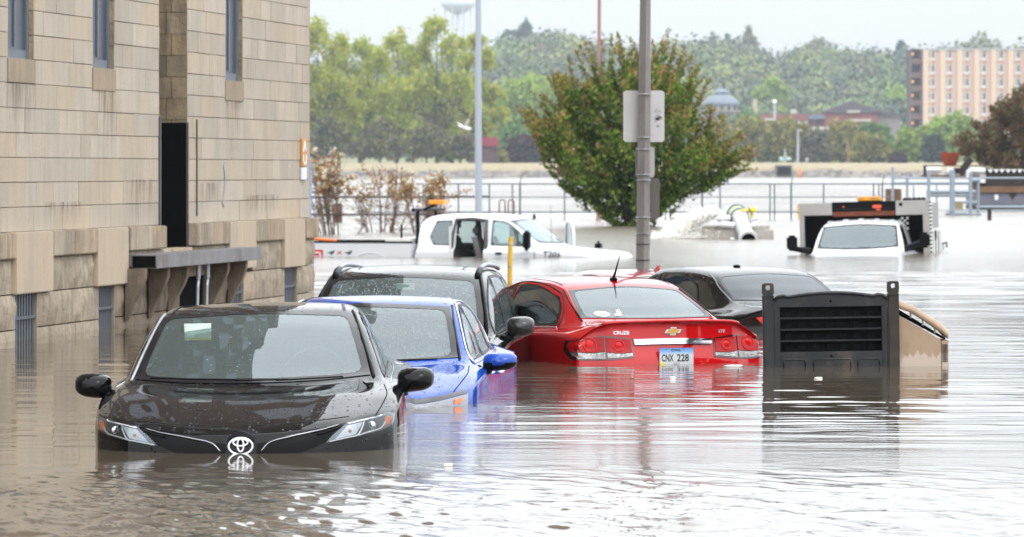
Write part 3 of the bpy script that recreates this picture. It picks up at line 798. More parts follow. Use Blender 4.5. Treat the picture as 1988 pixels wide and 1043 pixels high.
def interior(car, cowl_y, cowl_z, rear_y, belt, hw, roof, wheel_x=0.36, seats=True, top=1.18, sill=None):
    g = MB(); r = car.root
    g.box(-hw, hw, cowl_y + .1, rear_y, 0.3, sill or belt - .32)
    g.prism([(cowl_y + .02, belt - .4), (cowl_y + .02, cowl_z - .05), (cowl_y + .25, cowl_z - .01), (cowl_y + .55, cowl_z + .01), (cowl_y + .72, cowl_z - .1), (cowl_y + .72, belt - .4)], -hw, hw, axis='X')
    g.box(-hw, hw, rear_y - .55, rear_y, belt - .3, belt - .04)
    g.build('dashboard_and_floor', M_int, r)
    if seats:
        for x in (-.36, .36): seat(r, x, cowl_y + 1.35, belt - .3, top=top)
        g = MB(); g.box(-hw * .86, hw * .86, cowl_y + 2.25, cowl_y + 2.45, belt - .3, top - .16, bev=.05); g.build('rear_bench', M_seat, r, auto=50)
        for x in (-.4, 0, .4): MB().box(x - .12, x + .12, cowl_y + 2.38, cowl_y + 2.47, top - .18, top - .01, bev=.035).build('headrest', M_seat, r, auto=50)
    g = MB(); c = Vector((wheel_x, cowl_y + .85, cowl_z + .0)); P = [(c.x + .185 * math.cos(t), c.y + .185 * math.sin(t) * -.35, c.z + .185 * math.sin(t) * .93) for t in np.linspace(0, 2 * math.pi, 28, endpoint=False)]
    g.tube(P, .015, 8, closed=True); g.tube([(c.x - .18, c.y, c.z), (c.x + .18, c.y, c.z)], .018); g.tube([c, (c.x, c.y + .06, c.z - .18)], .018); g.ball(c, (.06, .03, .05)); g.build('steering_wheel', M_int, r, smooth=True)
    MB().box(-.13, .13, cowl_y + .78, cowl_y + .81, roof - .17, roof - .09, bev=.015).build('rear_view_mirror', M_int, r)
def mirror(car, side, x, y, z, w, h, d, cap, low=None, stalk=0.08, name='door_mirror', foot=None, split=0.0):
    """housing as a lofted shell facing the front; x,y,z = centre"""
    r = car.root; g = MB(); P = []
    for k in range(17):
        t = k / 16; sc = math.sqrt(max(0.0, 1 - (1 - t) ** 2.4)) if k else 0.0; yy = y - d * .6 + d * t; ring = []
        sc = max(sc, .02)
        for j in range(36):
            a = 2 * math.pi * j / 36; ca_, sa_ = math.cos(a), math.sin(a); e = .55
            px_ = math.copysign(abs(ca_) ** e, ca_) * w / 2; pz_ = math.copysign(abs(sa_) ** e, sa_) * h / 2
            # outer end tapers, inner top slopes
            tp = 1 - .22 * max(0, (px_ * side) / (w / 2)) ** 2; pz_ *= tp
            pz_ += .06 * h * (px_ * side) / (w / 2)
            ring.append((x + px_ * sc, yy, z + pz_ * sc))
        P.append(ring + [ring[0]])
    g.grid(P); root = g.build(name, cap, r, smooth=True)
    g = MB(); q = P[-1][:-1]; g.add([(p[0] * 1, p[1] + .001, p[2]) for p in q], [tuple(range(len(q)))]); g.build('mirror_glass', M_mir, root)
    if split:
        g = MB(); P2 = []
        for row in P[1:]:
            P2.append([((p[0] - x) * 1.012 + x, p[1] - .003, z - h * .02 * 0 + min(p[2] - z, -h * split * .5) * 1.012) for p in row])
        g.grid(P2); g.build('lower_housing', M_plas, root, smooth=True)
    fx, fy, fz = foot or (x - side * (w / 2 + stalk), y + .02, z - h * .55)
    g = MB(); g.tube([(x - side * w * .30, y + .01, z - h * .42), (x - side * w * .46, y + .02, z - h * .6), ((x - side * w / 2 + fx) / 2 - side * .01, y + .03, fz + .02), (fx, fy, fz)], [.035, .032, .028, .04], 10)
    g.build('mirror_arm', low or M_plas, root, smooth=True)
    return root
def wiper(car, x0, x1, y, z0, z1, fwd=None):
    pts = []
    for k in range(9):
        t = k / 8; a = x0 + (x1 - x0) * t; b = z0 + (z1 - z0) * t; h = car.hit('F', a, b)
        if h: pts.append(h[0] + h[1] * .007)
    g = MB(); g.tube(pts, .0035, 6); 
    g.build('wiper', M_plas, car.root, smooth=True)

SED = [  # yc zc | xr yr zr | xb yb zb | xs ys zs     (y from the nose backwards, z from the road)
 (0.03, .750, .40, .09, .772, .66, .24, .808, .845, .50, .826),
 (0.12, .785, .42, .18, .808, .70, .34, .835, .870, .62, .850),
 (0.40, .850, .46, .44, .868, .74, .56, .880, .890, .82, .880),
 (0.80, .920, .54, .82, .940, .78, .86, .932, .900, 1.05, .905),
 (1.12, .968, .66, 1.28, .995, .795, 1.30, .975, .905, 1.32, .935),
 (1.19, .998, .715, 1.42, 1.025, .805, 1.44, .985, .908, 1.46, .945),
 (1.55, 1.185, .675, 1.72, 1.185, .808, 1.72, .990, .912, 1.75, .953),
 (1.92, 1.352, .615, 2.05, 1.335, .808, 2.02, .992, .915, 2.05, .956),
 (2.15, 1.418, .575, 2.25, 1.398, .806, 2.25, .992, .917, 2.25, .957),
 (2.35, 1.437, .568, 2.42, 1.414, .806, 2.45, .992, .918, 2.45, .957),
 (2.70, 1.445, .565, 2.70, 1.420, .804, 2.70, .992, .918, 2.70, .957),
 (3.15, 1.432, .560, 3.15, 1.405, .800, 3.15, .995, .917, 3.15, .960),
 (3.48, 1.395, .550, 3.50, 1.365, .790, 3.50, 1.00, .915, 3.50, .965),
 (3.90, 1.245, .565, 3.85, 1.235, .770, 3.85, 1.01, .908, 3.85, .972),
 (4.25, 1.110, .590, 4.15, 1.105, .740, 4.15, 1.025, .898, 4.15, .978),
 (4.60, 1.085, .560, 4.55, 1.075, .700, 4.50, 1.03, .870, 4.45, .970),
 (4.84, 1.070, .480, 4.80, 1.060, .640, 4.72, 1.02, .800, 4.62, .950)]
SKF = [(.012, -.012), (.035, .68), (.05, .50), (.03, .2)]
SKS = [(.010, -.030), (.022, .75), (.018, .55), (-.03, .2)]
SKR = [(.012, -.020), (.02, .85), (.05, .55), (.02, .2)]
def scale_rows(rows, ky=1.0, kz=1.0, kx=1.0, dz=0.0): return [(r[0] * ky, r[1] * kz + dz, r[2] * kx, r[3] * ky, r[4] * kz + dz, r[5] * kx, r[6] * ky, r[7] * kz + dz, r[8] * kx, r[9] * ky, r[10] * kz + dz) for r in rows]

# ------------------------------------------------------------------ 1. black sedan (front)
def side_windows(c, defs, gm, chrome=None, sides=('R', 'L')):
    for d in sides:
        for k, (bot, right, top, left) in enumerate(defs):
            c.window('side_window', d, bot, right, top, left, gm, M_seal, n=16, m=10, frit=(1, 1, 1, 1))
def black_sedan():
    c = Car('sedan', (-1.555, 28.0, -0.645), 0.0, 'black sedan nearest the camera facing it, water up to its headlights', 'car', SED, SKF, SKS, SKR, P_black, roll=R(-1.1))
    r = c.root
    c.window('windscreen', 'F', [(-.715, 1.025), (-.4, 1.005), (0, .998), (.4, 1.005), (.715, 1.025)], [(.715, 1.025), (.665, 1.18), (.585, 1.375)],
             [(-.585, 1.375), (0, 1.40), (.585, 1.375)], [(-.715, 1.025), (-.665, 1.18), (-.585, 1.375)], G_cam, M_frit, n=44, m=22, frit=(2, 2, 2, 1))
    sw = [([(1.62, 1.0), (2.05, 1.008), (2.46, 1.01)], [(2.46, 1.01), (2.44, 1.2), (2.40, 1.365)], [(1.72, 1.09), (2.0, 1.245), (2.40, 1.365)], [(1.62, 1.0), (1.65, 1.04), (1.72, 1.09)]),
          ([(2.53, 1.01), (3.0, 1.015), (3.45, 1.03)], [(3.45, 1.03), (3.5, 1.16), (3.42, 1.26)], [(2.48, 1.375), (2.9, 1.37), (3.42, 1.26)], [(2.53, 1.01), (2.51, 1.2), (2.48, 1.375)])]
    side_windows(c, sw, G_dark)
    c.window('rear_window', 'B', [(-.56, 1.13), (0, 1.125), (.56, 1.13)], [(.56, 1.13), (.53, 1.33)], [(-.53, 1.33), (0, 1.36), (.53, 1.33)], [(-.56, 1.13), (-.53, 1.33)], G_clean, M_frit, n=20, m=10)
    interior(c, 1.2, 1.0, 4.2, .99, .72, 1.4)
    # roof mouldings and pillar strips
    for s in (-1, 1):
        P = [p for p in c.proj('F', [(s * x, z) for x, z in ((.735, 1.015), (.70, 1.12), (.655, 1.24), (.605, 1.36), (.585, 1.39))], .004)]
        P += c.proj('T', [(s * .50, y) for y in (2.35, 2.6, 3.0, 3.4)], .004) if 0 else []
        MB().tube(P, .010, 6).build('pillar_moulding', M_galv if s < 0 else M_seal, r, smooth=True)
        g = c.line('T', [(s * .535, 2.22), (s * .515, 2.6), (s * .515, 3.3)], .02, .002); g.build('roof_seam', M_seal, r)
        # bonnet edge to wing gap, bonnet crease line
        g = c.line('T', [(s * .765, .36), (s * .80, .62), (s * .825, .95), (s * .80, 1.30)], .007, .0015); g.build('bonnet_gap', M_gap, r)
    g = c.line('F', [(-.62, .832), (-.3, .806), (0, .798), (.3, .806), (.62, .832)], .0028, .0015, n=50); g.build('bonnet_seam', M_gap, r)
    # front lamps
    for s in (-1, 1):
        def q(pts): return [(s * a, b) for a, b in pts]
        B = q([(.485, .692), (.62, .712), (.80, .745)]); T = q([(.60, .792), (.72, .812), (.865, .830)]); Lf = q([(.485, .692), (.54, .745), (.60, .792)]); Rt = q([(.80, .745), (.855, .775), (.865, .830)])
        if s < 0: B, T, Lf, Rt = B[::-1], T[::-1], Rt, Lf
        hl = c.patch('headlight', 'F', B, Rt, T, Lf, mat('lamp_housing', (.16, .165, .18), .25, metal=.6), off=.004, n=24, m=8)
        def sub(nm, pts4, m_, off):
            a, b, t, l = [q(p) for p in pts4]
            if s < 0: a, b, t, l = a[::-1], l, t[::-1], b
            return c.patch(nm, 'F', a, b, t, l, m_, off=off, n=12, m=6, parent=hl, rim=.002)
        sub('indicator_bowl', ([(.535, .708), (.655, .733)], [(.655, .733), (.70, .80)], [(.612, .785), (.70, .80)], [(.535, .708), (.612, .785)]), M_refl, .007)
        sub('projector_bowl', ([(.685, .737), (.785, .757)], [(.785, .757), (.815, .82)], [(.715, .803), (.815, .82)], [(.685, .737), (.715, .803)]), mat('lamp_dark_bowl', (.05, .055, .065), .15, metal=.6), .007)
        sub('side_marker', ([(.80, .762), (.845, .775)], [(.845, .775), (.858, .815)], [(.825, .82), (.858, .815)], [(.80, .762), (.825, .82)]), M_amb, .008)
        sub('clear_end', ([(.825, .822), (.86, .815)], [(.86, .815), (.865, .83)], [(.79, .822), (.865, .83)], [(.79, .822), (.825, .822)]), M_clens, .009)
        for pp in ([(.50, .697), (.62, .718), (.665, .730), (.70, .80)], [(.665, .726), (.72, .74), (.79, .757), (.815, .79)], [(.61, .789), (.72, .808), (.80, .822)]):
            c.rod('chrome_strip', 'F', q(pp), .0045, mat('satin_silver', (.86, .87, .9), .2, metal=.35), off=.014, parent=hl, n=16)
        h = c.hit('F', s * .745, .778); o = MB(); o.ball(h[0] + Vector((0, -.012, 0)), (.028, .012, .026)); o.build('projector_lens', M_mir, hl, smooth=True)
        h = c.hit('F', s * .625, .752); o = MB(); o.ball(h[0] + Vector((0, -.008, 0)), (.014, .006, .010)); o.build('indicator_bulb', mat('pale_amber', (.62, .30, .16), .3), hl, smooth=True)
        lens = c.patch('lens', 'F', B, Rt, T, Lf, M_lamp, off=.018, n=24, m=8, parent=hl, rim=.012)
        # grille wing with its curved chrome line
        c.rod('grille_strip', 'F', q([(.115, .655), (.17, .705), (.30, .735), (.46, .765), (.56, .785)]), .005, mat('dark_chrome', (.3, .3, .32), .2, metal=1), off=.010, n=30)
        c.rod('grille_blade', 'F', q([(.44, .742), (.50, .755), (.57, .775)]), .007, M_plas, off=.012)
        T2 = q([(.09, .70), (.3, .725), (.56, .778)]); B2 = q([(.09, .63), (.3, .63), (.50, .70)])
        Lf2 = q([(.09, .63), (.09, .70)]); Rt2 = q([(.50, .70), (.56, .778)])
        if s < 0: B2, T2, Lf2, Rt2 = B2[::-1], T2[::-1], Rt2, Lf2
        c.patch('upper_grille', 'F', B2, Rt2, T2, Lf2, M_plas, off=.004, n=24, m=5)
    # emblem: outer ring with two crossing inner loops
    h = c.hit('F', 0, .688)[0]; cy = h.y - .022
    e = MB(); e.lathe([(0.0, 0), (.083, 0), (.086, .012), (.08, .02)], (0, cy + .03, .688), 28, axis='Y'); eb = e.build('emblem_plinth', M_plas, r, smooth=True)
    def ell(rx, rz, cx_, cz, w_, y_): 
        P = [(cx_ + rx * math.cos(t), y_, cz + rz * math.sin(t)) for t in np.linspace(0, 2 * math.pi, 40, endpoint=False)]
        g = MB(); g.tube(P, w_, 8, closed=True); return g
    em = ell(.069, .048, 0, .688, .0062, cy); a = ell(.042, .020, 0, .710, .0055, cy - .003); b = ell(.018, .037, 0, .694, .0055, cy - .004)
    em.add(a.v, a.f).add(b.v, b.f); em.build('emblem', mat('satin_silver', (.86, .87, .9), .2, metal=.35), r, smooth=True)
    # mirrors
    for s in (-1, 1):
        mirror(c, s, s * .985, 1.56, .985, .225, .150, .13, P_black, stalk=.02, foot=(s * .85, 1.62, .90))
    wiper(c, -.10, -.62, 0, 1.015, 1.028); wiper(c, .22, -.10, 0, 1.012, 1.012); wiper(c, .15, .55, 0, 1.008, 1.018)
    # sticker on the glass, sensor housing behind it
    h = c.hit('F', -.355, 1.30); MB().box(-.44, -.275, h[0].y + .01, h[0].y + .014, 1.255, 1.345).build('paper_tag', mat('pale_paper', (.62, .75, .66), .7, var=.15, vscale=20), r)
    MB().box(-.44, -.275, h[0].y + .003, h[0].y + .008, 1.243, 1.253).build('tag_stripe', mat('yellow_strip', (.7, .65, .05), .6), r)
    c.patch('camera_housing', 'F', [(-.09, 1.275), (.09, 1.275)], [(.09, 1.275), (.075, 1.372)], [(-.075, 1.372), (.075, 1.372)], [(-.09, 1.275), (-.075, 1.372)], M_int, off=-.02, rim=0)
    # door seams and handle on the visible side
    for d in ('R', 'L'):
        g = c.line(d, [(1.50, .93), (1.46, .8), (1.44, .6)], .006); c.line(d, [(2.50, .96), (2.52, .8), (2.5, .6)], .006, mb=g); c.line(d, [(3.5, .96), (3.6, .8), (3.5, .6)], .006, mb=g); g.build('door_gap', M_gap, r)
        c.rod('window_trim', d, [(1.5, .975), (2.2, .985), (3.0, .99), (3.6, 1.0)], .007, M_chr, off=.002)
    c.finish()
black_sedan()
# ------------------------------------------------------------------ 2. blue sedan (front, behind the black one)
def P3(car, d, a, b, off=0.0):
    h = car.hit(d, a, b); return h[0] + h[1] * off
def ltext(car, txt, d, a0, b0, width, height, m_, parent=None, name='lettering', bold=True, off=.006, tilt=0.0, shear=0.0):
    """lettering wrapped on the body seen along direction d; (a0,b0) centre; reads left->right for a viewer looking along d"""
    v, f = text_mesh(txt, 1.0, 0.0, bold, shear=shear); xs = [p.x for p in v]; ys = [p.y for p in v]
    cx_, cy_ = (min(xs) + max(xs)) / 2, (min(ys) + max(ys)) / 2; kx = width / (max(xs) - min(xs)); ky = height / (max(ys) - min(ys))
    sg = {'F': 1, 'B': -1, 'R': 1, 'L': -1, 'T': 1}[d]; out_ = []
    for p in v:
        a = (p.x - cx_) * kx; b = (p.y - cy_) * ky
        a, b = a * math.cos(tilt) - b * math.sin(tilt), a * math.sin(tilt) + b * math.cos(tilt)
        h = car.hit(d, a0 + a * sg, b0 + b); out_.append(h[0] + h[1] * off)
    o = mesh_obj(name, out_, f, m_, parent or car.root); return o
def blue_sedan():
    rows = scale_rows(SED, .925, 1.0, .975)
    c = Car('sedan', (-1.19, 33.38, -0.735), R(-5), 'blue sedan with rain drops on its roof, directly behind the black sedan', 'car', rows, SKF, SKS, SKR, P_blue)
    r = c.root
    c.window('windscreen', 'F', [(-.69, 1.03), (0, 1.0), (.69, 1.03)], [(.69, 1.03), (.64, 1.19), (.565, 1.375)],
             [(-.565, 1.375), (0, 1.40), (.565, 1.375)], [(-.69, 1.03), (-.64, 1.19), (-.565, 1.375)], G_wet, M_frit, n=40, m=20, frit=(2, 2, 1, 2))
    sw = [([(1.50, 1.0), (1.9, 1.008), (2.28, 1.01)], [(2.28, 1.01), (2.26, 1.2), (2.22, 1.375)], [(1.58, 1.10), (1.85, 1.26), (2.22, 1.375)], [(1.50, 1.0), (1.53, 1.04), (1.58, 1.10)]),
          ([(2.34, 1.01), (2.75, 1.015), (3.2, 1.03)], [(3.2, 1.03), (3.25, 1.12), (3.16, 1.24)], [(2.28, 1.385), (2.7, 1.37), (3.16, 1.24)], [(2.34, 1.01), (2.32, 1.2), (2.28, 1.385)])]
    side_windows(c, sw, G_wet)
    c.window('rear_window', 'B', [(-.54, 1.13), (0, 1.125), (.54, 1.13)], [(.54, 1.13), (.51, 1.33)], [(-.51, 1.33), (0, 1.36), (.51, 1.33)], [(-.54, 1.13), (-.51, 1.33)], G_clean, M_frit, n=20, m=10)
    interior(c, 1.1, 1.0, 3.9, .99, .70, 1.4, top=1.22)
    for s, d in ((1, 'R'), (-1, 'L')):
        c.rod('chrome_window_trim', d, [(1.46, .985), (1.53, 1.10), (1.8, 1.265), (2.15, 1.385), (2.6, 1.40), (3.0, 1.33), (3.24, 1.22), (3.3, 1.03)], .008, M_chr, off=.003, n=40)
        c.rod('chrome_sill_trim', d, [(1.46, .985), (2.3, .992), (3.3, 1.01)], .007, M_chr, off=.003, n=30)
        g = c.line(d, [(1.40, .93), (1.36, .84), (1.34, .6)], .007); c.line(d, [(2.30, .96), (2.32, .8), (2.3, .6)], .006, mb=g); c.line(d, [(3.3, .96), (3.36, .85), (3.3, .6)], .006, mb=g); g.build('door_gap', M_gap, r)
        for y0 in (2.02, 2.95):
            P = [p + Vector((s * .035, 0, 0)) for p in c.proj(d, [(y0, .90), (y0 + .1, .905), (y0 + .2, .90)], 0)]
            P = [P[0] - Vector((s * .035, 0, 0))] + P + [P[-1] - Vector((s * .035, 0, 0))]
            MB().tube(P, .012, 8).build('door_handle', M_chr, r, smooth=True)
        P = [p for p in c.proj('F', [(s * x, z) for x, z in ((.705, 1.02), (.67, 1.12), (.62, 1.26), (.575, 1.38))], .004)]
        MB().tube(P, .010, 6).build('pillar_moulding', M_seal, r, smooth=True)
        g = c.line('T', [(s * .53, 2.06), (s * .51, 2.5), (s * .505, 3.0)], .03, .002); g.build('roof_ditch', M_galv if s > 0 else M_seal, r)
        g = c.line('T', [(s * .75, .34), (s * .78, .6), (s * .80, .9), (s * .78, 1.24)], .007, .0015); g.build('bonnet_gap', M_gap, r)
        # dark strip over a clear headlamp with amber marker
        def q(p): return [(s * a, b) for a, b in p]
        B = q([(.30, .735), (.60, .765), (.835, .815)]); T = q([(.30, .765), (.60, .795), (.825, .838)]); Lf = q([(.30, .735), (.30, .765)]); Rt = q([(.835, .815), (.825, .838)])
        if s < 0: B, T, Lf, Rt = B[::-1], T[::-1], Rt, Lf
        c.patch('lamp_brow', 'F', B, Rt, T, Lf, mat('brow_grey', (.10, .10, .11), .3), off=.006, n=24, m=3)
        B = q([(.42, .66), (.65, .68), (.845, .72)]); T = q([(.40, .742), (.62, .765), (.84, .812)]); Lf = q([(.42, .66), (.40, .742)]); Rt = q([(.845, .72), (.84, .812)])
        if s < 0: B, T, Lf, Rt = B[::-1], T[::-1], Rt, Lf
        h_ = c.patch('headlight', 'F', B, Rt, T, Lf, mat('bright_lamp_bowl', (.30, .31, .34), .25, metal=.5, bump=.3, bscale=40), off=.005, n=20, m=6)
        a = [[(.755, .745), (.80, .752)], [(.80, .752), (.81, .785)], [(.76, .778), (.81, .785)], [(.755, .745), (.76, .778)]]; a = [q(k) for k in a]
        if s < 0: a = [a[0][::-1], a[3], a[2][::-1], a[1]]
        c.patch('side_marker', 'F', a[0], a[1], a[2], a[3], M_amb, off=.010, n=6, m=4, parent=h_, rim=.002)
        mirror(c, s, s * .98, 1.42, 1.0, .245, .130, .13, P_blue, stalk=.02, foot=(s * .82, 1.48, .93), split=.06)
    c.patch('upper_grille', 'F', [(-.40, .66), (0, .64), (.40, .66)], [(.40, .66), (.38, .735)], [(-.38, .735), (0, .725), (.38, .735)], [(-.40, .66), (-.38, .735)], M_plas, off=.004)
    wiper(c, -.15, -.6, 0, 1.02, 1.03); wiper(c, .15, .55, 0, 1.012, 1.02)
    c.finish()
blue_sedan()

# ------------------------------------------------------------------ 3. black SUV
SUV = [
 (0.03, .93, .42, .08, .95, .68, .22, .98, .86, .46, 1.00),
 (0.14, .985, .44, .2, 1.0, .72, .36, 1.01, .89, .60, 1.01),
 (0.50, 1.05, .50, .54, 1.06, .76, .64, 1.06, .91, .86, 1.04),
 (0.90, 1.10, .60, .98, 1.11, .80, 1.02, 1.10, .925, 1.12, 1.06),
 (1.02, 1.135, .735, 1.22, 1.15, .815, 1.26, 1.12, .93, 1.28, 1.075),
 (1.35, 1.34, .70, 1.50, 1.33, .82, 1.50, 1.125, .932, 1.52, 1.08),
 (1.68, 1.545, .655, 1.80, 1.515, .822, 1.80, 1.13, .934, 1.80, 1.085),
 (1.90, 1.635, .625, 2.02, 1.60, .822, 2.02, 1.13, .935, 2.02, 1.088),
 (2.15, 1.665, .62, 2.25, 1.628, .822, 2.25, 1.135, .936, 2.25, 1.09),
 (2.70, 1.685, .62, 2.70, 1.645, .822, 2.70, 1.14, .936, 2.70, 1.095),
 (3.40, 1.67, .61, 3.40, 1.63, .815, 3.40, 1.15, .93, 3.40, 1.10),
 (3.95, 1.635, .59, 3.95, 1.60, .80, 3.95, 1.16, .92, 3.95, 1.11),
 (4.15, 1.60, .575, 4.10, 1.56, .79, 4.10, 1.16, .91, 4.10, 1.11),
 (4.35, 1.35, .60, 4.28, 1.34, .77, 4.22, 1.16, .89, 4.22, 1.11),
 (4.50, 1.12, .60, 4.45, 1.12, .74, 4.38, 1.10, .87, 4.32, 1.08)]
def black_suv():
    c = Car('suv', (-1.06, 38.6, -0.855), R(-5), 'black SUV with roof rails behind the blue sedan, facing the camera', 'car', SUV, [(.012, -.012), (.03, .8), (.04, .6), (.03, .2)], [(.010, -.03), (.02, .8), (.018, .6), (-.03, .2)], [(.01, -.02), (.02, .8), (.04, .6), (.02, .2)], P_suv)
    r = c.root
    c.window('windscreen', 'F', [(-.72, 1.165), (0, 1.145), (.72, 1.165)], [(.72, 1.165), (.68, 1.36), (.615, 1.575)],
             [(-.615, 1.575), (0, 1.61), (.615, 1.575)], [(-.72, 1.165), (-.68, 1.36), (-.615, 1.575)], G_wet, M_frit, n=40, m=20, frit=(2, 2, 1, 1))
    sw = [([(1.38, 1.14), (1.8, 1.145), (2.28, 1.155)], [(2.28, 1.155), (2.27, 1.35), (2.25, 1.59)], [(1.48, 1.28), (1.8, 1.47), (2.25, 1.59)], [(1.38, 1.14), (1.42, 1.21), (1.48, 1.28)]),
          ([(2.34, 1.155), (2.8, 1.16), (3.28, 1.17)], [(3.28, 1.17), (3.29, 1.4), (3.27, 1.575)], [(2.31, 1.60), (2.8, 1.60), (3.27, 1.575)], [(2.34, 1.155), (2.32, 1.4), (2.31, 1.60)]),
          ([(3.36, 1.18), (3.6, 1.19), (3.95, 1.24)], [(3.95, 1.24), (3.98, 1.36), (3.93, 1.48)], [(3.34, 1.57), (3.6, 1.56), (3.93, 1.48)], [(3.36, 1.18), (3.35, 1.4), (3.34, 1.57)])]
    side_windows(c, sw, G_wet)
    c.window('rear_window', 'B', [(-.58, 1.2), (0, 1.19), (.58, 1.2)], [(.58, 1.2), (.53, 1.53)], [(-.53, 1.53), (0, 1.56), (.53, 1.53)], [(-.58, 1.2), (-.53, 1.53)], G_wet, M_frit, n=20, m=10)
    interior(c, 1.0, 1.14, 4.2, 1.14, .72, 1.6, top=1.38)
    for s, d in ((1, 'R'), (-1, 'L')):
        base = [c.hit('T', s * .60, y)[0] for y in np.linspace(2.02, 3.9, 14)]
        P = [p + Vector((0, 0, .004 + .034 * math.sin(math.pi * min(1, max(0, (k + .2) / 3.0)) / 2))) for k, p in enumerate(base)]
        rail = MB().tube(P, [.02] * 14, 10).build('roof_rail', M_galv, r, smooth=True)
        g = MB(); g.tube([base[0] + Vector((0, -.06, .0)), base[0] + Vector((0, .02, .012)), base[1] + Vector((0, 0, .022)), base[2] + Vector((0, 0, .03))], [.018, .03, .030, .022], 10); g.build('rail_end_cap', M_plas, rail, smooth=True)
        P = c.proj('F', [(s * x, z) for x, z in ((.745, 1.15), (.715, 1.30), (.67, 1.46), (.63, 1.575), (.615, 1.61))], .006)
        MB().tube(P, .016, 8).build('pillar_moulding', M_plas, r, smooth=True)
        c.rod('window_trim', d, [(1.34, 1.125), (2.2, 1.135), (3.3, 1.15), (3.95, 1.21)], .008, M_seal, off=.003)
        g = c.line(d, [(1.30, 1.05), (1.28, .9), (1.3, .7)], .007); c.line(d, [(2.31, 1.1), (2.33, .9), (2.3, .7)], .006, mb=g); c.line(d, [(3.32, 1.1), (3.3, .9), (3.2, .7)], .006, mb=g); g.build('door_gap', M_gap, r)
        mirror(c, s, s * 1.01, 1.36, 1.20, .235, .172, .14, P_black if 0 else mat('satin_black', (.012, .012, .013), .22, coat=.3), stalk=.02, foot=(s * .86, 1.40, 1.09))
        B = [(s * .45, .86), (s * .86, .90)]; T = [(s * .47, .94), (s * .86, .985)]; Lf = [B[0], T[0]]; Rt = [B[1], T[1]]
        if s < 0: B, T, Lf, Rt = B[::-1], T[::-1], Rt, Lf
        c.patch('headlight', 'F', B, Rt, T, Lf, M_refl)
    g = c.line('T', [(-.42, 2.25), (-.44, 2.32), (-.44, 2.9), (-.42, 2.97), (.42, 2.97), (.44, 2.9), (.44, 2.32), (.42, 2.25), (-.42, 2.25)], .012, .002, n=60); g.build('sunroof_seal', M_seal, r)
    h = c.hit('F', .0, 1.53); MB().box(-.05, .10, h[0].y + .03, h[0].y + .04, 1.50, 1.55).build('inspection_sticker', mat('pale_paper', (.62, .75, .66), .7), r)
    wiper(c, -.15, -.62, 0, 1.15, 1.17); wiper(c, .15, .6, 0, 1.15, 1.165)
    c.finish()
black_suv()

# ------------------------------------------------------------------ 4. red sedan (rear three-quarter)
CRZ = [
 (0.03, .76, .40, .09, .78, .64, .24, .81, .82, .50, .83),
 (0.14, .80, .42, .2, .82, .68, .36, .84, .85, .62, .855),
 (0.45, .88, .46, .48, .895, .74, .58, .905, .875, .80, .895),
 (0.95, .97, .60, 1.05, .985, .78, 1.08, .97, .885, 1.15, .94),
 (1.08, 1.01, .70, 1.26, 1.03, .79, 1.28, 1.0, .888, 1.32, .955),
 (1.45, 1.22, .66, 1.60, 1.215, .795, 1.60, 1.005, .892, 1.62, .965),
 (1.80, 1.385, .60, 1.92, 1.36, .795, 1.92, 1.01, .895, 1.92, .97),
 (2.05, 1.445, .565, 2.15, 1.42, .795, 2.15, 1.015, .897, 2.15, .975),
 (2.35, 1.470, .56, 2.40, 1.44, .793, 2.40, 1.02, .898, 2.40, .98),
 (2.80, 1.462, .555, 2.80, 1.43, .788, 2.80, 1.03, .898, 2.80, .99),
 (3.16, 1.425, .54, 3.14, 1.392, .780, 3.14, 1.04, .896, 3.14, 1.0),
 (3.35, 1.375, .545, 3.30, 1.345, .772, 3.30, 1.045, .894, 3.30, 1.005),
 (3.70, 1.245, .575, 3.62, 1.235, .755, 3.62, 1.055, .890, 3.62, 1.015),
 (4.02, 1.125, .61, 3.92, 1.125, .73, 3.92, 1.065, .880, 3.92, 1.02),
 (4.20, 1.112, .61, 4.12, 1.110, .70, 4.12, 1.075, .862, 4.12, 1.015),
 (4.40, 1.128, .59, 4.35, 1.118, .68, 4.30, 1.085, .835, 4.28, 1.00),
 (4.50, 1.132, .56, 4.455, 1.118, .665, 4.40, 1.085, .815, 4.36, .985)]
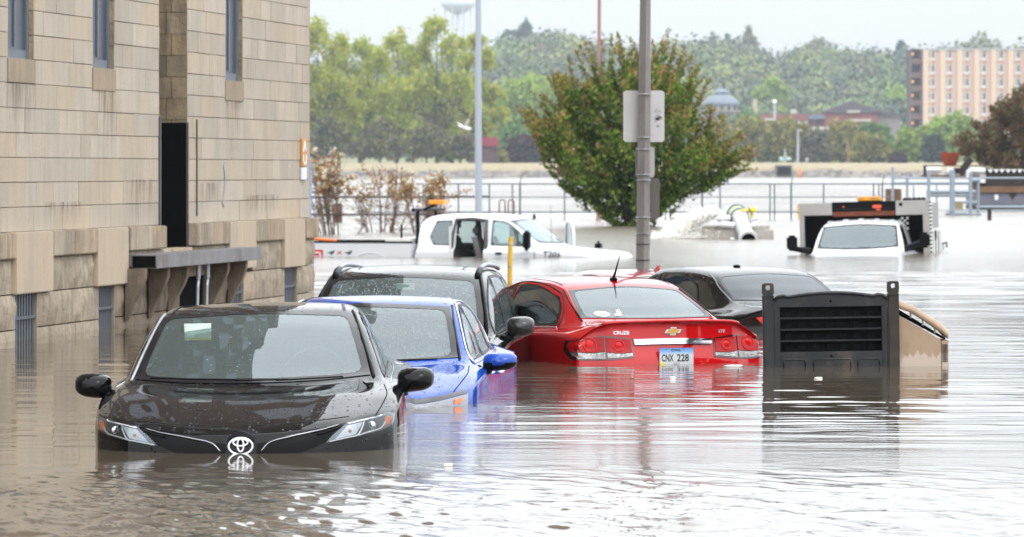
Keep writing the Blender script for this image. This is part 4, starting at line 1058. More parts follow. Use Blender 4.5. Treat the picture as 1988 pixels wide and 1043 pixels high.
def red_sedan():
    th = R(19)
    c = Car('sedan', (-0.095, 45.2, -0.77), math.pi + th, 'bright red sedan seen from behind with a licence plate just above the water', 'car', CRZ, SKF, [(.010, -.03), (.014, .80), (.01, .6), (-.03, .2)],
            [(-.035, -.03), (-.025, .97), (.05, .72), (.05, .2)], P_red)
    r = c.root
    c.window('rear_window', 'B', [(-.60, 1.142), (0, 1.136), (.60, 1.142)], [(.60, 1.142), (.56, 1.25), (.505, 1.365)], [(-.505, 1.365), (0, 1.398), (.505, 1.365)],
             [(-.60, 1.142), (-.56, 1.25), (-.505, 1.365)], G_clean, M_frit, n=40, m=18, frit=(2, 2, 1, 1))
    c.window('windscreen', 'F', [(-.68, 1.05), (0, 1.03), (.68, 1.05)], [(.68, 1.05), (.57, 1.385)], [(-.57, 1.385), (0, 1.41), (.57, 1.385)], [(-.68, 1.05), (-.57, 1.385)], G_clean, M_frit, n=20, m=12)
    sw = [([(1.50, 1.03), (1.9, 1.035), (2.28, 1.04)], [(2.28, 1.04), (2.27, 1.2), (2.25, 1.395)], [(1.56, 1.12), (1.85, 1.29), (2.25, 1.395)], [(1.50, 1.03), (1.52, 1.07), (1.56, 1.12)]),
          ([(2.34, 1.04), (2.9, 1.055), (3.60, 1.075)], [(3.60, 1.075), (3.50, 1.20), (3.30, 1.31)], [(2.31, 1.40), (2.8, 1.395), (3.30, 1.31)], [(2.34, 1.04), (2.32, 1.2), (2.31, 1.40)])]
    side_windows(c, sw, G_dark)
    interior(c, 1.05, 1.03, 4.0, 1.02, .70, 1.43, wheel_x=.36, top=1.24, sill=.72)
    for s, d in ((1, 'R'), (-1, 'L')):
        c.rod('chrome_sill_trim', d, [(1.45, 1.012), (2.3, 1.022), (3.0, 1.04), (3.66, 1.058)], .008, M_chr, off=.003, n=30)
        c.rod('window_arch_trim', d, [(1.52, 1.12), (1.85, 1.305), (2.28, 1.415), (2.85, 1.41), (3.30, 1.33), (3.58, 1.17), (3.66, 1.06)], .006, M_seal, off=.003, n=40)
        g = c.line(d, [(3.24, 1.0), (3.34, .9), (3.3, .7)], .006); c.line(d, [(2.31, 1.0), (2.33, .9), (2.3, .7)], .006, mb=g); g.build('door_gap', M_gap, r)
        # rail of the rear window and deck shut line
        P = c.proj('B', [(s * x, z) for x, z in ((.625, 1.118), (.585, 1.25), (.535, 1.37))], .003)
        MB().tube(P, .007, 6).build('window_edge_trim', M_seal, r, smooth=True)
        g = c.line('T', [(s * .62, 4.0), (s * .655, 4.15), (s * .66, 4.28), (s * .62, 4.42)], .006, .002); g.build('boot_gap', M_gap, r)
        g = c.line('T', [(s * .52, 2.1), (s * .505, 2.6), (s * .50, 3.1)], .018, .0015); g.build('roof_ditch', M_seal, r)
        mirror(c, s, s * .98, 1.45, 1.02, .22, .155, .13, P_red, stalk=.02, foot=(s * .84, 1.5, .97))
        # combination lamps
        def q(p): return [(s * a, b) for a, b in p]
        def lampq(nm, B, Rt, T, Lf, m_, off, par=None, n=12, m=6):
            B, Rt, T, Lf = q(B), q(Rt), q(T), q(Lf)
            if s < 0: B, T, Lf, Rt = B[::-1], T[::-1], Rt, Lf
            return c.patch(nm, 'B', B, Rt, T, Lf, m_, off=off, n=n, m=m, parent=par, rim=.004)
        tl = lampq('tail_light', [(.36, .825), (.60, .805), (.845, .805)], [(.845, .805), (.868, .88), (.862, .965)], [(.375, .985), (.60, 1.008), (.862, .965)], [(.36, .825), (.375, .985)], mat('lamp_bezel', (.04, .002, .003), .1, coat=1), .006, n=24, m=8)
        lampq('clear_strip', [(.37, .835), (.585, .818)], [(.585, .818), (.587, .865)], [(.375, .862), (.48, .855), (.587, .865)], [(.37, .835), (.375, .862)], M_clens, .011, tl)
        lampq('clear_lens', [(.60, .815), (.83, .815)], [(.83, .815), (.845, .87)], [(.60, .870), (.72, .858), (.845, .87)], [(.60, .815), (.60, .870)], M_clens, .011, tl)
        lampq('inner_red_lens', [(.375, .868), (.48, .860), (.587, .870)], [(.587, .870), (.585, .995)], [(.385, .975), (.585, .995)], [(.375, .868), (.385, .975)], M_rlens, .012, tl)
        lampq('outer_red_lens', [(.60, .876), (.72, .864), (.848, .876)], [(.848, .876), (.856, .92), (.845, .955)], [(.60, .997), (.73, .99), (.845, .955)], [(.60, .876), (.60, .997)], M_rlens, .012, tl)
        for cx_, cz_, rr in ((.485, .925, .046), (.715, .930, .058)):
            P = c.proj('B', [(s * (cx_ + rr * math.cos(t)), cz_ + rr * math.sin(t)) for t in np.linspace(0, 2 * math.pi, 26, endpoint=False)], .015)
            g = MB(); g.tube(P, .0045, 8, closed=True); h = c.hit('B', s * cx_, cz_); g.ball(h[0] + h[1] * .008, (rr * .72, .012, rr * .72), 20, 12); g.build('round_lamp', mat('vivid_red_lens', (.66, .008, .008), .12, spec=.3), tl, smooth=True)  # rings and domes in a brighter red than the lens
    # boot lid lip, chrome bar, recess crease
    c.rod('boot_lip', 'T', [(-.62, 4.42), (-.3, 4.475), (0, 4.49), (.3, 4.475), (.62, 4.42)], .013, P_red, off=.002, n=40, seg=8)
    B = [(-.345, .930), (0, .935), (.345, .930)]; T = [(-.355, .978), (0, .985), (.355, .978)]
    c.patch('chrome_bar', 'B', B, [B[-1], T[-1]], T, [B[0], T[0]], mat('satin_chrome', (.62, .62, .66), .1, metal=1), off=.02, n=30, m=4, rim=.018)
    g = c.line('B', [(-.36, .905), (-.30, .80), (-.26, .74)], .012, .002); c.line('B', [(.36, .905), (.30, .80), (.26, .74)], .012, .002, mb=g); g.build('plate_recess_edge', P_red, r)
    # plate
    h = c.hit('B', -.005, .83); py_ = h[0].y + .02; pl = MB(); pl.box(-.16, .15, py_, py_ + .006, .748, .906, bev=.004)
    Mpl = bpy.data.materials.new('plate_face'); Mpl.use_nodes = True; nt = Mpl.node_tree; tc = nt.nodes.new('ShaderNodeTexCoord'); se = nt.nodes.new('ShaderNodeSeparateXYZ'); nt.links.new(tc.outputs['Object'], se.inputs[0])
    mr_ = nt.nodes.new('ShaderNodeMapRange'); nt.links.new(se.outputs['Z'], mr_.inputs[0]); mr_.inputs['From Min'].default_value = .748; mr_.inputs['From Max'].default_value = .906
    nt.links.new(_ramp(nt, mr_.outputs[0], [(.0, (.55, .57, .58)), (.62, (.6, .64, .68)), (.78, (.25, .45, .72)), (1.0, (.10, .28, .62))]), nt.nodes['Principled BSDF'].inputs['Base Color']); nt.nodes['Principled BSDF'].inputs['Roughness'].default_value = .4
    plo = pl.build('licence_plate', Mpl, r)
    Mink = mat('plate_ink', (.012, .012, .014), .5)
    def ptext(t, xc, zc, w_, h_, m_=Mink, bold=True, name='plate_lettering', off=.0075):
        v, f = text_mesh(t, 1.0, 0.0, bold); xs = [p.x for p in v]; ys = [p.y for p in v]; kx = w_ / (max(xs) - min(xs)); ky = h_ / (max(ys) - min(ys)); a = (min(xs) + max(xs)) / 2; b = (min(ys) + max(ys)) / 2
        return mesh_obj(name, [(xc - (p.x - a) * kx, py_ + off, zc + (p.y - b) * ky) for p in v], f, m_, plo)
    ptext('CNX', .076, .822, .108, .062); ptext('228', -.062, .822, .108, .062); ptext('IOWA', 0, .887, .085, .020); ptext('SCOTT', -.005, .775, .055, .012, bold=False)
    g = MB(); g.box(.11, .142, py_ + .006, py_ + .008, .752, .786); g.build('yellow_tag', mat('tag_yellow', (.75, .68, .03), .6), plo)
    for x in (-.07, .09):
        g = MB(); g.lathe([(.0, 0), (.006, 0), (.006, .004), (0, .004)], (x, py_ + .006, .897), 10, axis='Y'); g.build('plate_screw', M_dock, plo)
    # badges
    M_sil = mat('satin_silver', (.86, .87, .9), .2, metal=.35)
    ltext(c, 'CRUZE', 'B', .455, 1.035, .135, .030, M_sil, name='model_lettering', off=.007)
    ltext(c, 'LTZ', 'B', -.455, 1.04, .060, .024, M_sil, name='trim_lettering', off=.007)
    def cross(sc, off, m_, nm, par):
        k = .018 * sc; w_ = .078 * sc; pts = [(-w_, -k * .9), (-.025 * sc - .004, -k * .9), (-.025 * sc - .004, -.034 * sc), (.025 * sc - .004, -.034 * sc), (.025 * sc, -k * .9), (w_ - .02, -k * .9), (w_, k * .9), (.025 * sc + .004, k * .9), (.025 * sc + .004, .034 * sc), (-.025 * sc + .004, .034 * sc), (-.025 * sc, k * .9), (-w_ + .02, k * .9)]
        h = c.hit('B', 0, 1.045); yb = h[0].y; g = MB(); g.prism([(-a, 1.045 + b) for a, b in pts], yb - .01, yb + off, axis='Y'); return g.build(nm, m_, par)
    e = cross(1.0, .012, M_chr, 'emblem', r); cross(.80, .016, mat('gold_emblem', (.62, .36, .10), .3, metal=.7), 'emblem_centre', e)
    # window stickers
    def disc(cx_, cz_, rx, rz, m_, off, nm, par): 
        P = [c.hit('B', cx_ + rx * math.cos(t), cz_ + rz * math.sin(t)) for t in np.linspace(0, 2 * math.pi, 28, endpoint=False)]
        return mesh_obj(nm, [h[0] + h[1] * off for h in P], [tuple(range(28))], m_, par)
    wht = mat('sticker_white', (.8, .82, .82), .5)
    st = disc(.40, 1.172, .066, .022, wht, .006, 'oval_sticker', r); ltext(c, '5k', 'B', .40, 1.172, .065, .028, mat('sticker_grey', (.30, .34, .36), .6), st, 'sticker_lettering', off=.0075)
    ft = disc(.268, 1.166, .035, .009, wht, .006, 'foot_sticker', r)
    g = MB(); g2 = [(.262, 1.172, .014), (.245, 1.185, .018), (.29, 1.160, .012)]
    for a, b, rr in g2: disc(a, b, rr, rr * .6, wht, .0065, 'sole', ft)
    for k in range(4): disc(.228 + .011 * k, 1.203 + .003 * k - .002 * k * k, .0045, .0038, wht, .0065, 'toe', ft)
    # aerial
    b0 = c.hit('T', 0.0, 3.02)[0]; g = MB(); g.ball(b0 + Vector((0, .0, .008)), (.028, .075, .022)); an = g.build('aerial_base', M_plas, r, smooth=True)
    MB().tube([b0 + Vector((0, .0, .02)), b0 + Vector((0, .06, .09)), b0 + Vector((0, .16, .225))], [.013, .009, .003], 8).build('aerial_mast', M_plas, an, smooth=True)
    c.finish()
red_sedan()

# ------------------------------------------------------------------ 5. charcoal sedan behind, 6. red sedan beyond it
def far_sedan(name, loc, rz, label, paint, fin=None, gm=None, kz=1.0, lamp=True):
    rows = scale_rows(SED, 1.0, kz)
    c = Car('sedan', loc, rz, label, 'car', rows, SKF, SKS, [(-.02, -.02), (-.015, .85), (.05, .6), (.03, .2)], paint)
    r = c.root; gm = gm or G_dark
    z0 = 1.125 * kz; z1 = 1.37 * kz
    c.window('rear_window', 'B', [(-.58, z0), (0, z0 - .01), (.58, z0)], [(.58, z0), (.57, (z0 + z1) / 2), (.53, z1 - .015)], [(-.53, z1 - .015), (0, z1 + .015), (.53, z1 - .015)], [(-.58, z0), (-.57, (z0 + z1) / 2), (-.53, z1 - .015)], gm, M_frit, n=30, m=14, frit=(1, 1, 1, 1))
    sw = [([(1.62, 1.0 * kz), (2.05, 1.008 * kz), (2.46, 1.01 * kz)], [(2.46, 1.01 * kz), (2.40, 1.365 * kz)], [(1.72, 1.09 * kz), (2.0, 1.245 * kz), (2.40, 1.365 * kz)], [(1.62, 1.0 * kz), (1.72, 1.09 * kz)]),
          ([(2.53, 1.01 * kz), (3.0, 1.015 * kz), (3.55, 1.04 * kz)], [(3.55, 1.04 * kz), (3.5, 1.16 * kz), (3.36, 1.27 * kz)], [(2.48, 1.375 * kz), (2.9, 1.37 * kz), (3.36, 1.27 * kz)], [(2.53, 1.01 * kz), (2.48, 1.375 * kz)])]
    side_windows(c, sw, gm)
    c.window('windscreen', 'F', [(-.70, 1.03 * kz), (0, 1.01 * kz), (.70, 1.03 * kz)], [(.70, 1.03 * kz), (.58, 1.37 * kz)], [(-.58, 1.37 * kz), (0, 1.40 * kz), (.58, 1.37 * kz)], [(-.70, 1.03 * kz), (-.58, 1.37 * kz)], gm, M_frit, n=20, m=10)
    interior(c, 1.2, 1.0, 4.2, .99, .70, 1.4, top=1.18, sill=.7)
    for s, d in ((1, 'R'), (-1, 'L')):
        if lamp:
            B = [(s * .26, .90), (s * .55, .885)]; T = [(s * .22, .965), (s * .45, .985), (s * .62, .965)]; Lf = [B[0], T[0]]; Rt = [B[1], T[2]]
            if s < 0: B, T, Lf, Rt = B[::-1], T[::-1], Rt, Lf
            c.patch('tail_light', 'B', B, Rt, T, Lf, M_rlens2, off=.012)
        g = c.line(d, [(2.50, .96), (2.52, .8)], .006); g.build('door_gap', M_gap, r)
        c.rod('rear_pillar_moulding', 'B', [(s * .61, z0 - .01), (s * .60, (z0 + z1) / 2), (s * .555, z1)], .006, M_galv if paint is P_gray else M_seal, off=.003)
        mirror(c, s, s * .985, 1.56, .985, .225, .150, .13, paint, stalk=.02, foot=(s * .85, 1.62, .92))
    if fin == 'shark':
        b = c.hit('T', 0, 3.25)[0]; g = MB(); g.prism([(b.y - .12, b.z - .005), (b.y - .02, b.z + .02), (b.y + .07, b.z + .075), (b.y + .085, b.z + .07), (b.y + .09, b.z - .005)], -.014, .014, axis='X'); g.build('aerial_fin', P_red, r)
    else:
        b = c.hit('T', 0.05, 3.0)[0]; g = MB(); g.ball(b + Vector((0, 0, .008)), (.035, .06, .016)); g.build('aerial_base', M_plas, r, smooth=True)
    c.finish()
th = R(22); xr, yr = 3.07, 48.6
far_sedan('sedan', (xr - 4.84 * math.sin(th), yr + 4.84 * math.cos(th), -0.805), math.pi + th, 'charcoal sedan seen from behind, between the bright red sedan and the floating slatted chest', P_gray, gm=G_dark, kz=1.0)
xr, yr = 1.72 + 1.6 * math.sin(th), 58.0 - 1.6 * math.cos(th)
far_sedan('sedan', (xr - 4.84 * math.sin(th), yr + 4.84 * math.cos(th), -1.00), math.pi + th, 'sunken red sedan of which only the roof shows, beyond the charcoal sedan', P_red2, fin='shark', gm=G_clean, lamp=False)
# ================================================================== PICKUP (side view) AND UTILITY TRUCK
PU = [
 (0.06, 1.08, .45, .09, 1.09, .72, .16, 1.09, .93, .30, 1.06),
 (0.16, 1.19, .48, .19, 1.19, .76, .26, 1.17, .97, .42, 1.12),
 (0.45, 1.245, .50, .47, 1.24, .80, .52, 1.215, .99, .62, 1.16),
 (1.00, 1.30, .60, 1.05, 1.29, .84, 1.10, 1.25, 1.0, 1.12, 1.19),
 (1.30, 1.33, .76, 1.45, 1.33, .86, 1.48, 1.29, 1.0, 1.50, 1.21),
 (1.38, 1.37, .79, 1.56, 1.37, .87, 1.58, 1.30, 1.0, 1.60, 1.22),
 (1.80, 1.66, .755, 1.93, 1.63, .88, 1.93, 1.305, 1.0, 1.95, 1.225),
 (2.08, 1.835, .71, 2.18, 1.79, .885, 2.20, 1.31, 1.0, 2.20, 1.23),
 (2.28, 1.90, .685, 2.36, 1.85, .885, 2.40, 1.31, 1.0, 2.40, 1.23),
 (2.70, 1.93, .68, 2.70, 1.88, .885, 2.70, 1.31, 1.0, 2.70, 1.235),
 (3.40, 1.925, .68, 3.40, 1.875, .885, 3.40, 1.31, 1.0, 3.40, 1.235),
 (3.78, 1.90, .67, 3.76, 1.85, .875, 3.76, 1.31, .995, 3.76, 1.235),
 (3.92, 1.80, .69, 3.90, 1.77, .86, 3.90, 1.30, .985, 3.88, 1.235),
 (3.99, 1.50, .72, 3.97, 1.50, .84, 3.96, 1.29, .975, 3.94, 1.23),
 (4.01, 1.24, .72, 3.99, 1.24, .83, 3.98, 1.20, .965, 3.96, 1.18)]
PSK = [(.01, -.03), (.012, 1.0), (.01, .8), (-.03, .4)]
def light_bar(parent, x, y, z, w_, m_=None):
    g = MB(); g.box(x - w_ / 2, x + w_ / 2, y - .11, y + .11, z, z + .085, bev=.02); o = g.build('light_bar', m_ or mat('amber_beacon', (.85, .36, .02), .25, coat=.4), parent, auto=50)
    g = MB(); g.box(x - w_ / 2 + .02, x + w_ / 2 - .02, y - .09, y + .09, z - .02, z + .004); g.build('beacon_base', M_plas, o)
    return o
def pickup():
    phi = R(73)
    c = Car('pickup_truck', (2.25, 91.0, -1.115), phi, 'white pickup truck seen side on with its rear cab door open, water over its wheels', 'pickup truck', PU, PSK, PSK, PSK, P_white)
    r = c.root; M_pl2 = mat('grey_frame', (.05, .05, .055), .4)
    c.window('windscreen', 'F', [(-.76, 1.39), (0, 1.36), (.76, 1.39)], [(.76, 1.39), (.70, 1.80)], [(-.70, 1.80), (0, 1.84), (.70, 1.80)], [(-.76, 1.39), (-.70, 1.80)], G_clean, M_frit, n=30, m=12, frit=(1, 1, 1, 1))
    c.window('rear_window', 'B', [(-.55, 1.40), (.55, 1.40)], [(.55, 1.40), (.52, 1.74)], [(-.52, 1.74), (.52, 1.74)], [(-.55, 1.40), (-.52, 1.74)], G_dark, M_frit, n=14, m=8, frit=(1, 1, 1, 1))
    for d in ('R', 'L'):
        c.window('side_window', d, [(3.30, 1.34), (3.62, 1.34)], [(3.62, 1.34), (3.70, 1.5), (3.60, 1.79)], [(3.30, 1.80), (3.60, 1.79)], [(3.30, 1.34), (3.30, 1.80)], G_clean, M_seal, n=14, m=14, frit=(1, 1, 1, 1))
        c.window('side_window', d, [(1.72, 1.32), (2.0, 1.325), (2.50, 1.34)], [(2.50, 1.34), (2.50, 1.81)], [(1.95, 1.58), (2.2, 1.76), (2.50, 1.81)], [(1.72, 1.32), (1.82, 1.43), (1.95, 1.58)], G_clean, M_seal, n=20, m=14, frit=(1, 1, 1, 1))
    # open rear doorway on the near side
    c.cuts.append(('L', [(2.62, .9), (2.62, 1.80), (3.22, 1.80), (3.22, .9)]))
    c.window('side_window', 'R', [(2.62, 1.34), (3.18, 1.34)], [(3.18, 1.34), (3.18, 1.80)], [(2.62, 1.80), (3.18, 1.80)], [(2.62, 1.34), (2.62, 1.80)], G_clean, M_seal, n=14, m=14, frit=(1, 1, 1, 1))
    P = c.proj('L', [(2.60, 1.0), (2.60, 1.4), (2.62, 1.80), (2.9, 1.825), (3.22, 1.815), (3.27, 1.5), (3.27, 1.0)], .0)
    MB().tube(P, .038, 8).build('doorway_frame', M_pl2, r, smooth=True)
    g = MB(); a = P[-1]; g.box(-1.02, -.99, 3.24, 3.28, .9, 1.7); g.build('door_edge', P_white, r)
    g = MB(); g.box(-.9, .9, 1.7, 3.9, .5, 1.02); g.box(-.85, .85, 3.80, 3.9, 1.0, 1.34); g.prism([(1.55, 1.0), (1.55, 1.28), (1.8, 1.33), (2.0, 1.25), (2.0, 1.0)], -.85, .85, axis='X'); g.build('dashboard_and_floor', M_int, r)
    sm = mat('grey_seat', (.16, .155, .15), .85)
    for x in (-.45, .45): seat(r, x, 2.75, 1.0, w=.52, top=1.66, m_=sm)
    g = MB(); g.box(-.8, .8, 3.35, 3.7, .9, 1.22, bev=.05); g.box(-.8, .8, 3.6, 3.75, 1.15, 1.5, bev=.04); g.build('rear_bench', sm, r, auto=50)
    # bed
    g = MB(); 
    for s in (-1, 1): g.box(s * .93 - .045, s * .93 + .045, 4.04, 6.55, .45, 1.375, bev=.02)
    g.box(-.9, .9, 6.48, 6.55, .45, 1.36, bev=.02); g.box(-.9, .9, 4.04, 4.08, .45, 1.36); g.box(-.9, .9, 4.08, 6.48, .5, .8)
    bed = g.build('cargo_bed', P_white, r)
    g = MB()
    for s in (-1, 1): g.box(s * .93 - .05, s * .93 + .05, 4.03, 6.55, 1.375, 1.405, bev=.01)
    g.build('bed_rail_cap', M_plas, bed)
    P = [(-.979, 4.85 + .52 * math.cos(t), .67 + .52 * math.sin(t)) for t in np.linspace(0, math.pi, 20)]; MB().tube(P, .009, 6).build('wheel_arch', P_white, bed)
    g = MB(); g.box(-.8, .6, 4.12, 4.62, 1.34, 1.46, bev=.02); tb = g.build('tool_box_lid', mat('cream_plastic', (.68, .66, .6), .5), bed); g = MB(); g.box(-.78, .58, 4.14, 4.60, 1.05, 1.34); g.build('tool_box', M_pl2, bed)
    # lettering
    def sidetext(t, yc, zc, w_, h_, m_, par, x=-.978, nm='lettering', shear=0.0):
        v, f = text_mesh(t, 1.0, 0.0, True, shear=shear); xs = [p.x for p in v]; ys = [p.y for p in v]; a, b = (min(xs) + max(xs)) / 2, (min(ys) + max(ys)) / 2; kx = w_ / (max(xs) - min(xs)); ky = h_ / (max(ys) - min(ys))
        mesh_obj(nm, [(x, yc - (p.x - a) * kx, zc + (p.y - b) * ky) for p in v], f, m_, par)
    mg_ = mat('dark_grey_decal', (.07, .075, .08), .5); mr3 = mat('red_decal', (.55, .01, .02), .5)
    sidetext('4', 5.64, 1.19, .17, .085, mg_, bed, shear=.3); sidetext('X', 5.47, 1.185, .12, .07, mr3, bed); sidetext('4', 5.29, 1.19, .17, .085, mg_, bed, shear=.3)
    g = MB(); g.box(-.979, -.976, 5.80, 6.05, 1.13, 1.24); rd = g.build('red_decal', mr3, bed); g = MB(); g.box(-.982, -.979, 5.84, 5.98, 1.175, 1.20); g.box(-.982, -.979, 5.84, 5.87, 1.13, 1.20); g.build('decal_stripe', mat('white_decal', (.75, .76, .78), .5), rd)
    ltext(c, 'T205', 'L', 1.27, 1.175, .34, .10, mg_, name='fleet_lettering', off=.02)
    # orange hose over the bed side
    MB().tube([(-.93, 5.55, 1.41), (-.93, 5.85, 1.43), (-.9, 6.2, 1.48), (-.85, 6.6, 1.44)], .028, 8).build('orange_hose', mat('orange_rubber', (.75, .17, .03), .6), bed, smooth=True)
    # rack and beacon behind the cab
    g = MB(); g.tube([(-.55, 4.05, 1.3), (-.55, 4.05, 2.0)], .04, 8); g.tube([(.55, 4.05, 1.3), (.55, 4.05, 2.0)], .03, 8); g.tube([(-.85, 4.05, 2.0), (.85, 4.05, 2.0)], .032, 8); g.tube([(-.62, 4.35, 1.3), (-.62, 4.35, 1.72)], .02, 8); g.tube([(-.4, 3.98, 2.0), (-.32, 3.76, 2.10)], .03, 6)
    rk = g.build('cab_guard', M_plas, r); M4 = Matrix.Translation(Vector((-.3, 3.72, 2.10))) @ Matrix.Rotation(R(90), 4, 'Z')
    g = MB(); g.box(-.15, .15, -.16, .16, 0, .085, bev=.02, M=M4); g.build('light_bar', mat('amber_beacon', (.85, .36, .02), .25, coat=.4), rk, auto=50)
    # near mirror, far mirror and far open door frame
    g = MB(); g.box(-1.22, -1.03, 1.66, 1.78, 1.26, 1.62, bev=.035); g.tube([(-1.1, 1.72, 1.3), (-.95, 1.78, 1.27)], .03); g.build('door_mirror', M_plas, r, auto=50)
    g = MB(); g.box(1.12, 1.36, .95, 1.06, 1.17, 1.40, bev=.05); g.tube([(1.2, 1.0, 1.22), (1.0, 1.3, 1.22)], .03); g.build('door_mirror', M_plas, r, auto=50)
    T_ = Matrix.Translation(Vector((1.02, 1.42, 1.2))) @ Matrix.Rotation(R(-62), 4, 'Z')
    def tp(p): return T_ @ Vector(p)
    g = MB(); g.tube([tp((0, 0, -.1)), tp((0, .05, .35)), tp((0, .18, .52)), tp((0, .55, .56)), tp((0, .75, .5)), tp((0, .78, -.1))], .028, 8); dr = g.build('far_door_frame', P_white, r, smooth=True)
    g = MB(); g.add([tp((0, 0, -.1)), tp((0, .05, .35)), tp((0, .18, .52)), tp((0, .55, .56)), tp((0, .75, .5)), tp((0, .78, -.1))], [(0, 1, 2, 3, 4, 5)]); g.build('far_door_glass', G_clean, dr)
    for d in ('L',):
        g = c.line(d, [(1.62, 1.25), (1.60, 1.1), (1.6, 1.0)], .012); c.line(d, [(4.0, 1.3), (4.0, 1.0)], .02, mb=g) if 0 else None; g.build('door_gap', M_gap, r)
        c.rod('door_handle', d, [(2.36, 1.19), (2.25, 1.19)], .022, M_plas, off=.02)
    wiper(c, -.1, .55, 0, 1.385, 1.40); wiper(c, -.15, -.7, 0, 1.385, 1.40)
    MB().tube([(-.9, 1.3, 1.3), (-.92, 1.32, 2.1)], .004, 5).build('aerial_mast', M_plas, r)
    c.finish()
pickup()
def utility_truck():
    phi = R(-10)
    c = Car('utility_truck', (6.42, 91.7, -1.25), phi, 'white utility truck with a boxy black and grey service body, facing the camera', 'truck', scale_rows(PU, 1, 1.0, 1.03), PSK, PSK, PSK, P_white, roll=R(-1.5))
    r = c.root
    c.window('windscreen', 'F', [(-.79, 1.39), (0, 1.36), (.79, 1.39)], [(.79, 1.39), (.71, 1.80)], [(-.71, 1.80), (0, 1.84), (.71, 1.80)], [(-.79, 1.39), (-.71, 1.80)], G_clean, M_frit, n=30, m=12, frit=(1, 1, 1, 1))
    for d in ('R', 'L'):
        c.window('side_window', d, [(1.72, 1.32), (2.0, 1.325), (2.60, 1.34)], [(2.60, 1.34), (2.60, 1.81)], [(1.95, 1.58), (2.2, 1.76), (2.60, 1.81)], [(1.72, 1.32), (1.82, 1.43), (1.95, 1.58)], G_dark, M_seal, n=14, m=10, frit=(1, 1, 1, 1))
    interior(c, 1.4, 1.36, 2.9, 1.4, .8, 1.86, seats=False)
    for x in (-.45, .45): seat(r, x, 2.5, 1.0, w=.52, top=1.62)
    for k, x in enumerate((-.60, -.30, 0, .30, .60)):
        h = c.hit('T', x, 2.36 + .0)[0]; MB().box(x - .055, x + .055, h.y - .05, h.y + .07, h.z - .005, h.z + .035, bev=.012).build('roof_marker_lamp', mat('clear_marker', (.6, .62, .64), .3), r, auto=50)
    for s, hx in ((-1, 1.26), (1, 1.30)):
        g = MB(); g.box(s * hx - .10, s * hx + .10, 1.44, 1.58, 1.36, 1.66, bev=.04); m0 = g.build('door_mirror', M_plas, r, auto=50)
        g = MB(); g.tube([(s * 1.2, 1.5, 1.46 if s > 0 else 1.40), (s * .92, 1.62, 1.36)], .05, 8); g.tube([(s * 1.25, 1.5, 1.40), (s * .92, 1.6, 1.33)], .045, 8); g.build('mirror_arm', M_plas, m0, smooth=True)
    wiper(c, -.10, -.68, 0, 1.375, 1.40); wiper(c, .06, .55, 0, 1.40, 1.375)
    # service body
    M_sb = mat('service_body_grey', (.36, .345, .33), .5, metal=.1, var=.06); M_rib = mat('ribbed_white_panel', (.62, .62, .60), .5)
    y0 = 2.95; hw = 1.27; zt = 2.26; sb = MB()
    sb.box(-hw, -.63, y0, y0 + .06, zt - .24, zt, bev=.006); sb.box(-hw, -hw + .09, y0, y0 + .06, .5, zt - .24)
    body = sb.build('service_body', M_sb, r)
    sb = MB(); sb.box(.62, hw, y0, y0 + .06, zt - .27, zt + .015, bev=.006); sb.box(hw - .12, hw, y0, y0 + .06, .5, zt - .27); sb.build('frame_panel', M_sb, body)
    g = MB(); g.box(-hw + .01, hw - .01, y0 + .55, y0 + .62, .5, zt - .02); g.box(-hw + .012, -hw + .03, y0 + .06, y0 + .55, .5, zt - .02); g.box(hw - .03, hw - .012, y0 + .06, y0 + .55, .5, zt - .02); g.build('dark_recess', M_dark, body)
    g = MB(); g.box(-.63, .62, y0 + .01, y0 + .3, zt - .17, zt + .01); top = g.build('black_header', M_plas, body)
    g = MB()
    for k in range(34): g.box(-.56 + k * .033, -.542 + k * .033, y0 + .0, y0 + .01, zt - .145, zt - .11)
    g.build('header_vents', M_seal, top)
    rng = random.Random(4)
    for (xa, xb, za, zb_) in ((.17, .34, zt - .12, zt - .06), (.24, .32, zt - .165, zt - .14), (-.42, -.38, zt - .09, zt - .07)):
        MB().box(xa, xb, y0 - .004, y0 + .01, za, zb_).build('red_marking', mat('red_orange_mark', (.75, .09, .03), .5), top)
    MB().box(-.62, .60, y0 + .02, y0 + .2, zt - .27, zt - .175).build('rusty_bar', mat('rust', (.13, .035, .015), .9, var=.3, vscale=10), top)
    light_bar(body, -.02 + .12, y0 + .15, zt + .02, .48)
    g = MB(); g.box(-.10, .0, y0 + .036, y0 + .038, zt + .062, zt + .082); g.box(.12, .28, y0 + .036, y0 + .038, zt + .062, zt + .082); g.build('beacon_marking', M_dock, body)
    # side cabinets with louvre ribs
    for s in (-1, 1):
        g = MB(); g.box(s * (hw - .2) - .2 + (0 if s > 0 else .0), s * (hw - .2) + .2, y0 + .62, y0 + 2.7, .5, zt - .55); cb = g.build('side_cabinet', M_rib, body)
        g = MB(); g.box(s * (hw - .2) - .19, s * (hw - .2) + .19, y0 + .7, y0 + 2.2, zt - .55, zt - .05); g.build('upper_cabinet', mat('grey_cabinet', (.27, .27, .27), .6), cb)
        g = MB()
        for k in range(22): g.box(s * hw - .012, s * hw + .012, y0 + .05, y0 + .60, zt - .05 - k * .075 - .04, zt - .05 - k * .075)
        for k in range(20): g.box(s * (hw + .006) - .008, s * (hw + .006) + .008, y0 + .64, y0 + 2.68, zt - .60 - k * .07 - .035, zt - .60 - k * .07)
        g.build('louvre_ribs', M_rib, cb)
        for yy in (1.1, 1.75): MB().box(s * (hw + .017) - .006, s * (hw + .017) + .006, y0 + yy, y0 + yy + .04, .6, zt - .62).build('door_seam', M_seal, cb)
        P = [(s * (hw + .04), y0 + .9 + .09 * math.cos(t), 1.58 + .09 * math.sin(t)) for t in np.linspace(0, 6.28, 14)]; MB().tube(P, .012, 6).build('ring_handle', M_plas, cb)
